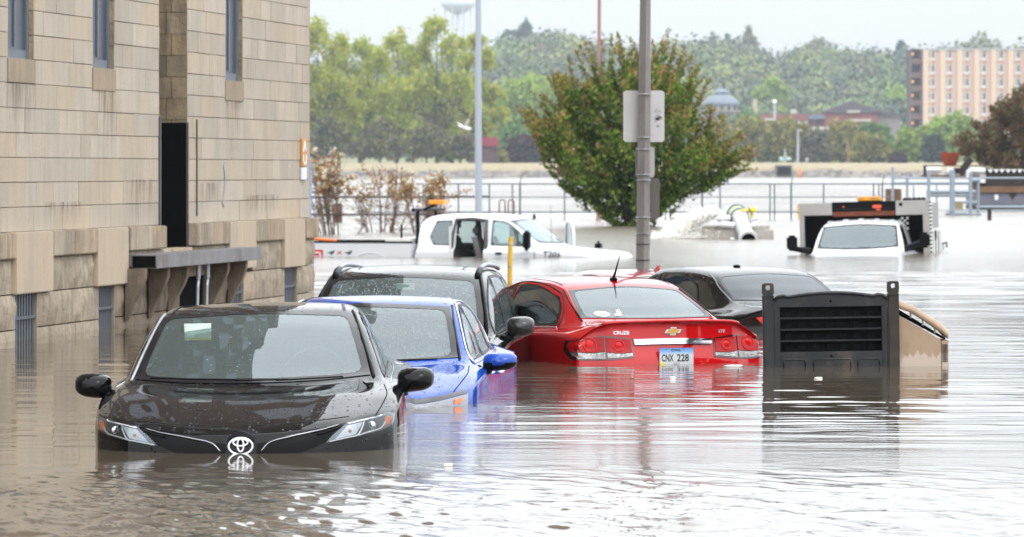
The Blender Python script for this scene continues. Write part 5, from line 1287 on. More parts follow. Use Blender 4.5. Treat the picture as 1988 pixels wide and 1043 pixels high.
    g = MB(); g.lathe([(0, 0), (.035, 0), (.035, .01), (0, .01)], (.72, y0 - .012, zt - .06), 12, axis='Y'); g.build('knob', M_plas, body)
    g = MB()
    for i in range(4):
        for j in range(8):
            if (i + j) % 2 == 0: g.box(.62 + i * .05, .665 + i * .05, y0 + .54, y0 + .548, 1.55 + j * .05, 1.595 + j * .05)
    g.build('chequered_plate', M_rib, body)
    g = MB(); g.lathe([(.0, 0), (.045, 0), (.045, .01), (.03, .014), (0, .014)], (hw + .04, y0 + 2.55, 1.3), 12, axis='X'); g.tube([(hw - .02, y0 + 2.6, 1.36), (hw + .10, y0 + 2.66, 1.40), (hw + .10, y0 + 2.66, 1.30)], .02); g.build('hose_fitting', M_plas, body)
    g = MB()
    for k in range(5): g.ball((.75 + k * .09, y0 + .6 + rng.random() * .2, zt + .02), (.06, .08, .05), 7, 5)
    g.build('tools_on_top', M_plas, body)
    c.finish()
utility_truck()
# ================================================================== FLOATING CHEST
def chest():
    Y = 40.4; x0, x1 = X_(1482, Y), X_(1747, Y); wd = x1 - x0; cx_ = (x0 + x1) / 2
    M_ch = mat('weathered_dark_plastic', (.019, .020, .024), .42, spec=.35, var=.3, vscale=5, grime=((.10, .075, .055), 5, .52, .75)); M_brn = mat('brown_stained_post', (.034, .027, .021), .5, spec=.35, var=.35, vscale=6)
    M_tan = mat('tan_plastic', (.36, .25, .165), .45, var=.10, vscale=2, grime=((.28, .19, .12), 9, .5, .75))
    nt = M_tan.node_tree; pb = nt.nodes['Principled BSDF']; src = pb.inputs['Base Color'].links[0].from_socket; tc = nt.nodes.new('ShaderNodeTexCoord'); se = nt.nodes.new('ShaderNodeSeparateXYZ'); nt.links.new(tc.outputs['Object'], se.inputs[0])
    hh = _math(nt, 'ADD', se.outputs['Z'], _math(nt, 'MULTIPLY', _noise(nt, tc.outputs['Object'], 16, 5, .7, (1, 1, .25)), -.34)); nt.links.new(_mix(nt, _ramp(nt, _math(nt, 'ADD', hh, .5), [(.40, 1.0), (.43, 0.0)]), src, (.52, .43, .35)), pb.inputs['Base Color'])   # dried silt line
    r = thing('slatted_chest', (cx_, Y, 0), 'dark slatted plastic chest with a tan side, half sunk right of the bright red sedan', 'storage chest'); r.rotation_euler = (0, R(-.9), 0)
    hw = wd / 2; zt = .655
    for s in (-1, 1):
        g = MB(); xa, xb = (s * hw - (0 if s > 0 else 0), s * (hw - .095)); xa, xb = min(xa, xb), max(xa, xb)
        g.box(xa, xb, -.02, .06, -.5, .60, bev=.012); g.box(xa - .004, xb + .004, -.03, .07, .585, .60, bev=.004)
        # top lug with a bolt hole
        xc = (xa + xb) / 2; n = 20; ring = []; outer = []
        for k in range(n):
            t = 2 * math.pi * k / n; ring.append((xc + .02 * math.cos(t), .665 + .02 * math.sin(t)))
            e = .35; outer.append((xc + math.copysign(abs(math.cos(t)) ** e, math.cos(t)) * .049, .652 + math.copysign(abs(math.sin(t)) ** e, math.sin(t)) * .052))
        V = []; Fc = []
        for yy in (-.02, .05):
            V += [(a, yy, b) for a, b in ring] + [(a, yy, b) for a, b in outer]
        for k in range(n):
            k2 = (k + 1) % n; Fc += [(k, k2, n + k2, n + k), (2 * n + k, 3 * n + k, 3 * n + k2, 2 * n + k2), (k, 2 * n + k, 2 * n + k2, k2), (n + k, n + k2, 3 * n + k2, 3 * n + k)]
        g.add(V, Fc); g.build('corner_post', M_brn if s > 0 else M_ch, r, auto=40)
    g = MB(); a0 = hw - .095
    arc = [(-a0 + 2 * a0 * k / 24, .56 + .055 * (1 - (2 * k / 24 - 1) ** 2) + (.02 if k in (1, 2, 22, 23) else 0)) for k in range(25)]
    g.prism(arc + [(a0, .50), (-a0, .50)], -.005, .05, axis='Y'); top = g.build('top_rail', M_ch, r)
    g = MB(); g.tube([(a, -.012, b) for a, b in arc], .014, 8); g.build('rail_lip', M_ch, top, smooth=True)
    g = MB(); g.box(-a0, -a0 + .05, .0, .05, -.5, .50, bev=.006); g.box(a0 - .05, a0, .0, .05, -.5, .50, bev=.006); g.box(-a0 + .05, a0 - .05, .0, .045, -.5, .125, bev=.004); g.build('panel_frame', M_ch, r)
    zs = [.125, .215, .31, .405, .50]
    for k in range(1, 4):
        g = MB(); g.box(-a0 + .05, a0 - .05, -.006, .10, zs[k] - .006, zs[k] + .006, bev=.003); g.build('slat', M_ch, r)
    g = MB(); g.box(-a0 + .03, a0 - .03, .10, .12, .1, .52); bk = g.build('back_panel', mat('recess_plastic', (.004, .004, .005), .7, spec=.15, var=.4, vscale=9), r)
    g = MB()
    for k in range(4):
        for j in range(8): g.box(-a0 + .10 + j * .115, -a0 + .15 + j * .115, .085, .10, zs[k] + .008, zs[k] + .05)
    g.build('inner_ribs', mat('rib_plastic', (.008, .008, .010), .7, spec=.15), bk)
    for xa, xb in ((-.40, -.22), (-.15, .16), (.22, .40)):
        n = 6; pts = [(xa, .0), (xa, .05), (xa + .012, .062), (xb - .012, .062), (xb, .05), (xb, .0)]
        MB().tube([(a, -.002, b) for a, b in pts], .007, 6).build('recess_rim', M_ch, r, smooth=True)
    for (a, b) in ((0, .088), (0, .545)): MB().lathe([(0, 0), (.011, 0), (.011, .004), (0, .004)], (a, -.006, b), 12, axis='Y').build('bolt_hole', M_dark, r)
    # tan housing sloping away to the right
    x_0 = hw - .004; x_1 = x_0 + .415; sl = [(x_0, .545), (x_0 + .10, .49), (x_0 + .25, .39), (x_0 + .36, .315), (x_1 - .012, .255), (x_1, .21), (x_1, -.3), (x_0, -.3)]
    g = MB(); g.prism([(x_0, .42), (x_1 - .06, .205), (x_1 - .06, -.3), (x_0, -.3)], .05, .55, axis='Y'); g.prism([(x_1 - .055, .20), (x_1, .20), (x_1 + .003, -.3), (x_1 - .055, -.3)], .045, .55, axis='Y')
    tan = g.build('tan_housing', M_tan, r)
    g = MB(); P = []
    tp_ = [(x_0, .50), (x_0 + .12, .455), (x_0 + .26, .365), (x_0 + .37, .285), (x_1, .235)]
    for (a, b) in tp_:
        P.append([(a, .03 + .06 * (1 - math.cos(t)), b + .045 * math.sin(t)) for t in np.linspace(-.6, 1.57, 6)] + [(a, .56, b + .045)])
    g.grid(P); g.prism([(a, b + .02) for a, b in tp_] + [(a, b - .02) for a, b in tp_[::-1]], .05, .56, axis='Y'); g.build('rounded_lid', M_tan, tan, auto=50)
    g = MB(); g.prism([(x_0, .47), (x_1 - .02, .22), (x_1 - .02, .205), (x_0, .425)], .08, .5, axis='Y'); g.build('dark_slot', M_dark, tan)
    for k in range(3): g = MB(); xx = x_0 + .10 + k * .1; g.box(xx, xx + .012, .06, .09, .39 - k * .064, .455 - k * .066); g.build('slot_rib', M_tan, tan)
    g = MB()
    for k in range(4): g.box(x_1 - .048 + k * .011, x_1 - .043 + k * .011, .04, .044, .02, .17)
    g.build('end_vents', M_dark, tan)
chest()

# ================================================================== POLES AND SIGNS
def pole(name, label, cat, pb, pt, yb, Y, r0, m_, hh, n=8, group=None):
    """pb, pt = photo x at y=yb and at y=0"""
    x0, x1 = X_(pb, Y), X_(pt, Y); z0, z1 = Z_(yb, Y), Z_(0, Y); k = (x1 - x0) / (z1 - z0)
    r = thing(name, (x0 - k * z0, Y, 0), label, cat, group)
    g = MB(); P = []; 
    for z in (-1.0, hh * .3, hh * .7, hh): P.append((k * z, 0, z))
    # octagonal tapered shaft
    rs = [r0[0] + (r0[1] - r0[0]) * max(0, z) / z1 for z in (-1, hh * .3, hh * .7, hh)]; V = []; Fc = []
    for p, rr in zip(P, rs):
        for j in range(n): t = 2 * math.pi * (j + .18) / n; V.append((p[0] + rr * math.cos(t), rr * math.sin(t), p[2]))
    for i in range(3):
        for j in range(n): Fc.append((i * n + j, i * n + (j + 1) % n, (i + 1) * n + (j + 1) % n, (i + 1) * n + j))
    g.add(V, Fc); g.build('shaft', m_, r, auto=25)
    return r, k, rs
M_pole = mat('weathered_aluminium', (.24, .225, .215), .5, metal=.35, var=.10, vscale=2.5, stretch=(4, 4, .4), grime=((.16, .13, .11), 3, .5, .8))
Yp = 63.0; rp, kp, _ = pole('street_lamp', 'grey octagonal lamp post with the backs of three signs strapped to it', 'lamp post', 1248, 1253, 500, Yp, (.098, .072), M_pole, 8.5)
g = MB(); g.tube([(kp * 8.4, 0, 8.4), (kp * 8.4 - .6, -.1, 8.8), (kp * 8.4 - 1.6, -.2, 8.95)], .035); g.box(kp * 8.4 - 2.2, kp * 8.4 - 1.5, -.32, -.08, 8.9, 9.03, bev=.03); g.build('lamp_head', M_pole, rp)
for k, yy in enumerate((183, 267, 290, 339, 350, 422, 453, 474, 505)):
    z = Z_(yy, Yp); rr = .096 - .0045 * z + .006; x = kp * z
    g = MB(); g.lathe([(rr, -.006 if yy < 430 else -.004), (rr + .004, 0), (rr, .006 if yy < 430 else .004)], (x, 0, z), 16)
    g.build('strap', M_galv if yy < 460 else M_plas, rp)
    if yy < 460: g = MB(); g.box(x + .035, x + .07, -rr - .02, -rr + .01, z - .012, z + .012, bev=.003); g.build('strap_buckle', M_galv, rp)
def sign_back(px0, px1, py0, py1, dY, label, m_, rz=0.0, extra=None):
    Ys = Yp + dY; w_ = (px1 - px0) / F * Ys; h_ = (py1 - py0) / F * Ys; cx_ = X_((px0 + px1) / 2, Ys); cz_ = Z_((py0 + py1) / 2, Ys)
    o = thing('road_sign', (cx_, Ys, cz_), label, 'sign'); o.rotation_euler = (0, 0, rz)
    wr = w_ / max(.3, math.cos(rz)); rad = .04; pts = []
    for (sx_, sz_, a0) in ((1, 1, 0), (-1, 1, 90), (-1, -1, 180), (1, -1, 270)):
        for a in (0, 30, 60, 90): t = R(a0 + a); pts.append((sx_ * (wr / 2 - rad) + rad * math.cos(t), sz_ * (h_ / 2 - rad) + rad * math.sin(t)))
    g = MB(); g.prism(pts, -.0015, .0015, axis='Y'); g.build('sign_plate', m_, o)
    g = MB(); g.box(-.03, .03, -.03, -.003, -h_ * .42, -h_ * .36); g.box(-.03, .03, -.03, -.003, h_ * .36, h_ * .42); g.build('bracket', M_galv, o)
    return o, h_
M_sgb = mat('bare_aluminium_sheet', (.56, .55, .55), .42, metal=.25, var=.05, vscale=3, grime=((.40, .37, .34), 2.5, .6, .85))
so, sh = sign_back(1210, 1290, 176, 276, .13, 'big pale blank back of a rectangular road sign, topmost on the lamp post', M_sgb)
g = MB()
rng = random.Random(5)
for k in range(16): a, b = rng.gauss(.175, .022), rng.gauss(-.015, .05); g.add([(a - .02, -.003, b - .008), (a + .02, -.003, b - .012), (a + .016, -.003, b + .012), (a - .014, -.003, b + .010)], [(0, 1, 2, 3)]); 
g.box(.135, .225, -.0032, -.003, .05, .075); g.build('faded_smudge', mat('smudge_grey', (.40, .39, .39), .6), so)
sign_back(1233, 1271, 285, 345, .15, 'small grey back of a road sign, middle one of three on the lamp post', mat('grey_sheet', (.36, .35, .34), .45, metal=.3, var=.06), R(20))
sign_back(1240, 1280, 346, 425, .17, 'dark brownish back of a road sign, lowest of three on the lamp post', mat('dull_sheet', (.20, .185, .165), .5, metal=.3, var=.08), R(-18))
pole('street_lamp', 'pale bluish smooth lamp post rising behind the white pickup truck', 'lamp post', 929, 928.5, 410, 134, (.105, .078), mat('pale_galvanised', (.36, .40, .46), .5, metal=.25), 12, 12)
rr_, _, _ = pole('utility_pole', 'thin weathered wooden pole with reddish streaks, rising behind the bushy crab apple tree', 'pole', 1162, 1163.5, 425, 159, (.09, .055), mat('weathered_wood', (.36, .26, .23), .9, two=(.26, .09, .07), vscale=3, stretch=(1, 1, .25)), 12, 10)
# posts in the water
M_yel = mat('yellow_painted_steel', (.70, .44, .05), .5, var=.12, vscale=6, grime=((.3, .2, .08), 5, .55, .8))
def post(px, yt, yb, Y, r_, label, m_=M_yel, name='bollard', cat='bollard', lean=0.0):
    o = thing(name, (X_(px, Y), Y, 0), label, cat); zt = Z_(yt, Y)
    MB().tube([(0, 0, -.5), (lean * .5, 0, zt * .5), (lean, 0, zt)], r_, 12).build('shaft', m_, o, auto=40)
    for z in (zt * .83, .22): 
        if r_ > .03: MB().lathe([(r_ + .002, -.008), (r_ + .006, 0), (r_ + .002, .008)], (lean * z / zt, 0, z), 14).build('band', M_galv, o)
    return o
post(989, 460, 545, 71, .037, 'slim yellow post standing in the water in front of the white pickup door', lean=.02)
post(1552, 397, 426, 165, .075, 'short yellow post by the fence, left of the utility truck')
# ================================================================== FENCES
def chain_fence():
    Y = 162.0; r = thing('chain_link_fence', (X_(1363, Y), Y, 0), 'chain link fence on thin steel posts running across the flooded river edge', 'fence')
    ox = r.location.x; zt = Z_(357, Y); zb = Z_(412, Y); zm = Z_(383, Y)
    M_f = mat('fence_steel', (.11, .13, .15), .5, metal=.3)
    xs = [X_(p, Y) - ox for p in range(832, 1720, 176)]
    for px in (1009.5, 1186, 1363, 1536, 1713, 832):
        x = X_(px, Y) - ox; g = MB(); g.tube([(x, 0, -.5), (x, 0, zt + .02)], .032, 8); g.tube([(x, 0, zt), (x + .02, -.05, zt + .12), (x + .06, -.12, zt + .3)], .018, 6); g.build('post', M_f, r)
    for px in (950, 995, 1096, 1292, 1301, 1398, 1495, 1503.6, 1599, 1696, 1706, 890):
        x = X_(px, Y) - ox; g = MB(); g.tube([(x, 0, zb - .3), (x, 0, zt)], .024, 8); g.build('line_post', M_f, r)
    xa, xb = X_(700, Y) - ox, X_(1735, Y) - ox
    for z, rr in ((zt, .026), (zm, .018), (zb, .026)): MB().tube([(xa, 0, z), (xb, 0, z)], rr, 6).build('rail', M_f, r)
    g = MB(); s_ = .11; H_ = zt - zb; n = int((xb - xa) / s_)
    for k in range(-int(H_ / s_), n):
        for sg in (1, -1):
            a = xa + k * s_; b = a + H_
            if sg < 0: a, b = b, a
            p0 = Vector((a, .01 * sg, zb)); p1 = Vector((b, .01 * sg, zt))
            if not (xa <= a <= xb and xa <= b <= xb): continue
            g.tube([p0, p1], .004, 3, cap=False)
    g.build('wire_mesh', M_f, r)
    g = MB(); x = X_(1037, Y) - ox; g.tube([(x, -1, -.4), (x, -1, .16)], .05, 8); g.build('short_post', M_plas, r)
chain_fence()
def pipe_railing():
    Y = 152.0; r = thing('pipe_railing', (X_(760, Y), Y, 0), 'rusty brown railing with dark pipes behind the blossoming shrubs', 'railing'); ox = r.location.x
    Mb_ = mat('rusty_post', (.17, .085, .06), .85, var=.3, vscale=5)
    for px, yt in ((835, 362), (655, 395)):
        x = X_(px, Y) - ox; MB().box(x - .15, x + .15, -.1, .1, -.5, Z_(yt, Y), bev=.02).build('post', Mb_, r)
    for y in (383, 417): MB().tube([(X_(600, Y) - ox, -.15, Z_(y, Y)), (X_(950, Y) - ox, -.15, Z_(y - 1, Y))], .035, 8).build('rail', mat('dark_pipe', (.05, .045, .045), .6), r)
pipe_railing()
def hoops():
    Y = 158.0
    for k, (px, lb) in enumerate(((975, 'left of two rusty hoops of a ladder rail beside the pale lamp post'), (992.5, 'right of two rusty hoops of a ladder rail beside the fence post'))):
        o = thing('ladder_hoop', (X_(px, Y), Y, 0), lb, 'hoop', 'rusty ladder hoops')
        g = MB(); w_ = .095; zt = Z_(388, Y); P = [(-w_, 0, -.3), (-w_, 0, zt - w_)] + [(-w_ * math.cos(t), 0, zt - w_ + w_ * math.sin(t)) for t in np.linspace(.3, 2.8, 7)] + [(w_, .0, zt - w_), (w_, 0, -.3)]
        g.tube(P, .022, 8); g.build('hoop_tube', mat('rusty_post', (.17, .085, .06), .85), o, smooth=True)
hoops()
# blue banner panel behind the wall corner
o = thing('blue_banner', (X_(606, 92), 92, 0), 'sliver of a blue and white banner showing past the corner of the stone wall', 'banner')
g = MB(); zt = Z_(300, 92); g.add([(-.35, 0, .0), (-.02, 0, .0), (.0, 0, zt - .2), (-.12, 0, zt + .0), (-.35, 0, zt + .1), (-.35, .02, 0), (-.02, .02, 0), (.0, .02, zt - .2), (-.12, .02, zt), (-.35, .02, zt + .1)], [(0, 1, 2, 3, 4), (9, 8, 7, 6, 5), (0, 5, 6, 1), (1, 6, 7, 2), (2, 7, 8, 3), (3, 8, 9, 4)])
g.build('banner_cloth', mat('banner_blue', (.05, .17, .55), .6, two=(.55, .58, .62), vscale=5), o)

# ================================================================== PUMP OUTLET
def pump():
    Y = 116.0; s = F / Y
    def x(p): return (p - CX) / s
    def z(p): return EYE - (p - HY) / s
    o = thing('concrete_vault', (x(1434), Y, 0), 'open concrete vault holding the flood pump pipe, left of the utility truck', 'concrete vault'); ox = o.location.x
    M_c = mat('pale_concrete', (.40, .37, .33), .9, var=.12, vscale=3, bump=.2, grime=((.2, .17, .14), 3, .5, .7))
    x0, x1 = x(1366) - ox, x(1502) - ox; zt = z(447)
    for a in ((x0, x1, -.1, .10, -.6, zt), (x0, x0 + .16, .10, 1.5, -.6, zt + .002), (x1 - .16, x1, .10, 1.5, -.6, zt + .002), (x0 + .02, x1 - .02, 1.5, 1.72, -.6, z(440))): MB().box(*a, bev=.012).build('vault_wall', M_c, o)
    MB().box(x0 + .16, x1 - .16, .1, 1.5, -.6, .01).build('vault_floor', M_c, o)
    p = thing('pump_pipe', (x(1437), Y + .3, 0), 'large grey flanged pump pipe leaning over the concrete vault toward the camera', 'pipe'); px0 = p.location.x
    M_p = mat('grey_pipe', (.44, .46, .46), .35, metal=.2, var=.06); M_pf = mat('pipe_flange', (.22, .24, .25), .5, metal=.3)
    A = [Vector((x(1421) - px0, 1.6, .45)), Vector((x(1424) - px0, 1.1, z(402) - .19)), Vector((x(1433) - px0, .5, z(402) - .17)), Vector((x(1438) - px0, .1, z(415) - .1)), Vector((x(1443) - px0, -.5, z(440) - .06)), Vector((x(1449) - px0, -1.2, -.02))]
    MB().tube([tuple(a) for a in A], [.2, .205, .215, .20, .19, .185], 20).build('pipe', M_p, p, smooth=True)
    def ringat(c, d, r_, th_, m_, nm):
        g = MB(); g.tube([c - d * th_, c + d * th_], r_, 24); g.build(nm, m_, p, auto=40)
    dd = (A[3] - A[2]).normalized(); ringat(A[2], dd, .245, .03, M_pf, 'flange'); ringat(A[3] - dd * .05, dd, .235, .025, M_pf, 'flange'); d2 = (A[5] - A[4]).normalized(); ringat(A[5], d2, .235, .03, mat('white_flange', (.72, .73, .74), .4), 'end_flange')
    MB().tube([A[5] + d2 * .03, A[5] + d2 * .034], .17, 20).build('pipe_mouth', M_dark, p)
    ringat((A[2] + A[3]) / 2 + dd * .02, dd, .226, .03, mat('lime_band', (.55, .62, .18), .5), 'lime_band')
    v = thing('pipe_valve', (x(1458), Y + .2, z(408)), 'small bright yellow valve clamp on the side of the pump pipe', 'valve')
    My = mat('valve_yellow', (.75, .62, .03), .4); g = MB(); g.lathe([(0, 0), (.06, 0), (.075, .03), (.075, .10), (.05, .13), (0, .13)], (.0, 0, 0), 14, axis='X'); g.tube([(-.22, 0, -.02), (0, 0, 0)], .03, 8); g.tube([(.02, 0, -.02), (.03, 0, -.17)], .035, 8); g.build('valve_body', My, v, auto=40)
    MB().tube([(-.05, -.06, .05), (.04, -.1, -.12)], .02, 8).build('valve_lever', mat('rusty_post', (.17, .085, .06), .85), v)
    Ms = mat('white_sandbag', (.66, .66, .67), .85, var=.08, vscale=8, bump=.4, bscale=25)
    lab = ['white sandbag left of the pump pipe, uppermost', 'white sandbag left of the pump pipe, under the uppermost one', 'plump white sandbag on the vault edge touching the pipe', 'white sandbag right of the pump pipe, uppermost', 'white sandbag right of the pump pipe, lower one', 'torn white sandbag at the water under the pipe mouth']
    for (a, b, yy, w_, h_, rot), lb in zip(((1398, 415, .5, .34, .16, .3), (1404, 424, .2, .34, .15, -.1), (1412, 437, .0, .36, .17, .1), (1462, 425, .4, .26, .2, -.5), (1464, 438, .1, .26, .17, -.3), (1421, 465, -.3, .12, .1, .4)), lab):
        q = thing('sandbag', (x(a), Y + yy, z(b)), lb, 'sandbag', 'white sandbags round the pump pipe')
        bm = bmesh.new(); bmesh.ops.create_icosphere(bm, subdivisions=3, radius=1)
        for vv in bm.verts:
            cpos = vv.co; e = .6; n_ = math.sin(cpos.x * 5 + a) * .06 + math.sin(cpos.y * 7 + b) * .05
            vv.co = Vector((math.copysign(abs(cpos.x) ** e, cpos.x) * w_ / 2 * (1 + n_), math.copysign(abs(cpos.y) ** e, cpos.y) * .2, math.copysign(abs(cpos.z) ** .8, cpos.z) * h_ / 2 * (1 + n_)))
        me = bpy.data.meshes.new('bag'); bm.to_mesh(me); bm.free(); me.shade_smooth(); me.materials.append(Ms); ob = bpy.data.objects.new('bag', me); COL.objects.link(ob); ob.parent = q; ob.rotation_euler = (0, rot, 0)
    # spray shooting left out of the vault
    rs = np.random.RandomState(3); V = []; Fc = []
    oct_ = np.array([(1, 0, 0), (-1, 0, 0), (0, 1, 0), (0, -1, 0), (0, 0, 1), (0, 0, -1)]); of = [(0, 2, 4), (2, 1, 4), (1, 3, 4), (3, 0, 4), (2, 0, 5), (1, 2, 5), (3, 1, 5), (0, 3, 5)]
    n = 11000
    for k in range(n):
        t = rs.rand() ** .8; L_ = 1.25; v0 = rs.normal(1, .12)
        xx = -t * L_ * v0; zz = .62 - .08 * t - .62 * t * t * (.9 + .3 * rs.rand()) + rs.normal(0, .05 + .10 * t) ; yy = rs.normal(0, .12 + .12 * t)
        if rs.rand() < .3: zz = abs(rs.normal(0, .06)); xx = -rs.rand() * 1.7 + .1; yy = rs.normal(0, .35)
        if zz < 0: zz = abs(rs.normal(0, .03))
        rr = rs.uniform(.003, .015) * (1.5 - .5 * t); b_ = len(V)
        for q in oct_: V.append((xx + q[0] * rr * 1.3, yy + q[1] * rr, zz + q[2] * rr))
        Fc += [(a + b_, b + b_, c_ + b_) for a, b, c_ in of]
    sp = mesh_obj('water_spray', V, Fc, mat('foam_white', (.93, .91, .86), .6), None, True, loc=(x(1396), Y + .6, 0)); tag(sp, kind='stuff')
    m_ = bpy.data.materials.new('spray_mist'); m_.use_nodes = True; nt = m_.node_tree; pb = nt.nodes['Principled BSDF']; pb.inputs['Base Color'].default_value = (.94, .91, .85, 1); pb.inputs['Roughness'].default_value = .8
    lw = nt.nodes.new('ShaderNodeLayerWeight'); lw.inputs[0].default_value = .5; tc = nt.nodes.new('ShaderNodeTexCoord'); nz = _noise(nt, tc.outputs['Object'], 9, 5, .7)
    al = _math(nt, 'SUBTRACT', 1.0, lw.outputs['Facing']); al = _math(nt, 'POWER', al, 1.6); al = _math(nt, 'MULTIPLY', al, _ramp(nt, nz, [(.35, 0.15), (.65, 0.9)])); nt.links.new(al, pb.inputs['Alpha'])
    g = MB()
    for k in range(70):
        t = rs.rand() ** .8; g.ball((-t * 1.25, rs.normal() * .1, max(.02, .62 - .08 * t - .60 * t * t * (.9 + .3 * rs.rand()) + rs.normal() * .04 * (1 + t))), (.12 + .10 * t, .12, .09 + .07 * t), 12, 8)
    for k in range(26): g.ball((-rs.rand() * 1.9 + .1, rs.normal() * .3, .0), (.2, .2, .035), 12, 6)
    sm = g.build('spray_mist', m_, sp, smooth=True); sm['kind'] = 'stuff'
pump()
# ================================================================== BIRD
def bird():
    Y = 190.0; o = thing('bird', at(902, 246, Y), 'white gull in flight with raised wings, left of the pale lamp post', 'bird'); s = Y / F
    Mw = mat('white_feathers', (.80, .80, .82), .8, var=.04)
    P = [(-14, 0, 0), (-9, 0, 1.2), (-4, 0, -.5), (3, 0, -3.2), (9, 0, -4.5), (13, 0, -3.6)]
    rs = [.4, 2.0, 3.1, 4.0, 2.4, 1.0]
    g = MB(); g.tube([(a * s, 0, c_ * s) for a, b, c_ in P], [q * s for q in rs], 12); 
    g.grid([[(9 * s, -2 * s, -4.8 * s), (16 * s, -3 * s, -3.5 * s)], [(9 * s, 2 * s, -4.8 * s), (16 * s, 3 * s, -3.5 * s)]])
    g.build('body', Mw, o, smooth=True)
    def wing(side, m_, nm):
        g = MB(); R_ = []
        st = [(-1, 0, 0, 7), (3, side * 8, 6, 8), (6, side * 14, 13, 6), (9, side * 18, 17, 2.5)] if side < 0 else [(-1, 0, 0, 7), (-6, 9, 4, 6), (-11, 15, 7.5, 4.5), (-15, 19, 9, 2)]
        for (a, b, c_, w_) in st: R_.append([((a - w_ / 2) * s, b * s, (c_ - 1) * s), (a * s, b * s, (c_ + .2) * s), ((a + w_ / 2) * s, b * s, (c_ - 1.4) * s)])
        g.grid(R_); g.grid([[(p[0], p[1], p[2] - .4 * s) for p in q] for q in R_], flip=True); g.build(nm, m_, o, smooth=True)
    wing(-1, Mw, 'wing'); wing(1, mat('grey_wing', (.42, .45, .48), .8), 'wing')
    g = MB(); g.lathe([(0, 0), (.9 * s, 0), (0, 3.2 * s)], (0, 0, 0), 8, axis='X'); b_ = g.build('beak', mat('beak_orange', (.6, .25, .08), .5), o, smooth=True); b_.location = (-16.5 * s, 0, -.8 * s); b_.rotation_euler = (0, 0, R(180)); b_.location.x = -13.6 * s
bird()

def debris():
    M_ = mat('dirty_foam', (.78, .76, .70), .8)
    for (px, py, w_, lb) in ((1422, 712, .16, 'pale foam fleck floating at the rear bumper of the bright red sedan'), (1588, 736, .065, 'white scrap floating in front of the slatted chest'), (1305, 735, .05, 'tiny white scrap floating below the licence plate'), (870, 905, .05, 'tiny pale scrap floating right of the black sedan nose')):
        Y = EYE * F / (py - HY); o = thing('floating_scrap', (X_(px, Y), Y, .004), lb, 'debris')
        g = MB(); g.ball((0, 0, 0), (w_ / 2, w_ * .4, .012), 14, 6); g.ball((w_ * .3, .01, .002), (w_ / 4, w_ * .3, .010), 10, 6); g.build('scrap', M_, o, smooth=True)
debris()
# ================================================================== TREES
def leaf_mat(name, c0, c1, c2=None, rough=0.8, cell=None, trans=0.25):
    if name in MATS: return MATS[name]
    m = bpy.data.materials.new(name); m.use_nodes = True; nt = m.node_tree; p = nt.nodes['Principled BSDF']; p.inputs['Roughness'].default_value = rough; p.inputs['Specular IOR Level'].default_value = 0.15
    g = nt.nodes.new('ShaderNodeNewGeometry'); c = _mix(nt, g.outputs['Random Per Island'], c0, c1)
    if c2:
        k = _math(nt, 'FRACT', _math(nt, 'MULTIPLY', g.outputs['Random Per Island'], 13.7)); c = _mix(nt, _ramp(nt, k, [(c2[1], 0.0), (c2[1] + .02, 1.0)]), c, c2[0])
    if cell:   # whole crowns differ in tone: (scale, [colours])
        tc = nt.nodes.new('ShaderNodeTexCoord'); at_ = nt.nodes.new('ShaderNodeAttribute'); at_.attribute_name = 'crown'
        n_ = len(cell); r_ = _ramp(nt, at_.outputs['Fac'], [((i + .0) / n_, q) for i, q in enumerate(cell)], 'LINEAR')
        c = _mix(nt, 1.0, c, r_, 'MULTIPLY')
    nt.links.new(c, p.inputs['Base Color'])
    if trans: p.inputs['Subsurface Weight'].default_value = 0.0; tr = nt.nodes.new('ShaderNodeBsdfTranslucent'); nt.links.new(c, tr.inputs[0]); mx = nt.nodes.new('ShaderNodeMixShader'); mx.inputs[0].default_value = trans; nt.links.new(p.outputs[0], mx.inputs[1]); nt.links.new(tr.outputs[0], mx.inputs[2]); nt.links.new(mx.outputs[0], nt.nodes['Material Output'].inputs[0])
    MATS[name] = m; return m
def leaves(name, C, size, material, parent=None, rs=None, elong=1.5, smooth=False, up=0.0, crown=None, nrm=None):
    """leaf-sized faces centred on C (n,3)"""
    rs = rs or np.random.RandomState(1); n = len(C); C = np.asarray(C, float); sz = size if isinstance(size, np.ndarray) else np.full(n, size); sz = sz * rs.uniform(.6, 1.35, n)
    a = rs.normal(size=(n, 3)); a /= np.linalg.norm(a, axis=1)[:, None]; b = rs.normal(size=(n, 3)); b[:, 2] += up
    nn = np.cross(a, b)
    if nrm is not None:
        nn = nn / (np.linalg.norm(nn, axis=1)[:, None] + 1e-9) * .55 + nrm; a = np.cross(nn, a); a /= np.linalg.norm(a, axis=1)[:, None] + 1e-9
    nn /= np.linalg.norm(nn, axis=1)[:, None] + 1e-9; b = np.cross(nn, a)
    A = a * (sz * elong / 2)[:, None]; B = b * (sz / 2)[:, None]; k = 4
    V = np.stack((C - A, C - B * .9 + A * .1, C + A, C + B + A * .1), 1).reshape(-1, 3)
    me = bpy.data.meshes.new(name); me.vertices.add(n * k); me.vertices.foreach_set('co', V.astype(np.float32).ravel()); me.loops.add(n * k); me.loops.foreach_set('vertex_index', np.arange(n * k, dtype=np.int32))
    me.polygons.add(n); me.polygons.foreach_set('loop_start', np.arange(0, n * k, k, dtype=np.int32)); me.update(calc_edges=True); me.materials.append(material)
    if crown is not None:
        at_ = me.attributes.new('crown', 'FLOAT', 'FACE'); at_.data.foreach_set('value', np.asarray(crown, np.float32))
    o = bpy.data.objects.new(name, me); COL.objects.link(o)
    if parent is not None: o.parent = parent
    return o
M_bark = mat('dark_bark', (.055, .042, .032), .95, var=.2, vscale=3)
M_twig = mat('reddish_twig', (.13, .085, .065), .95, var=.2, vscale=3)
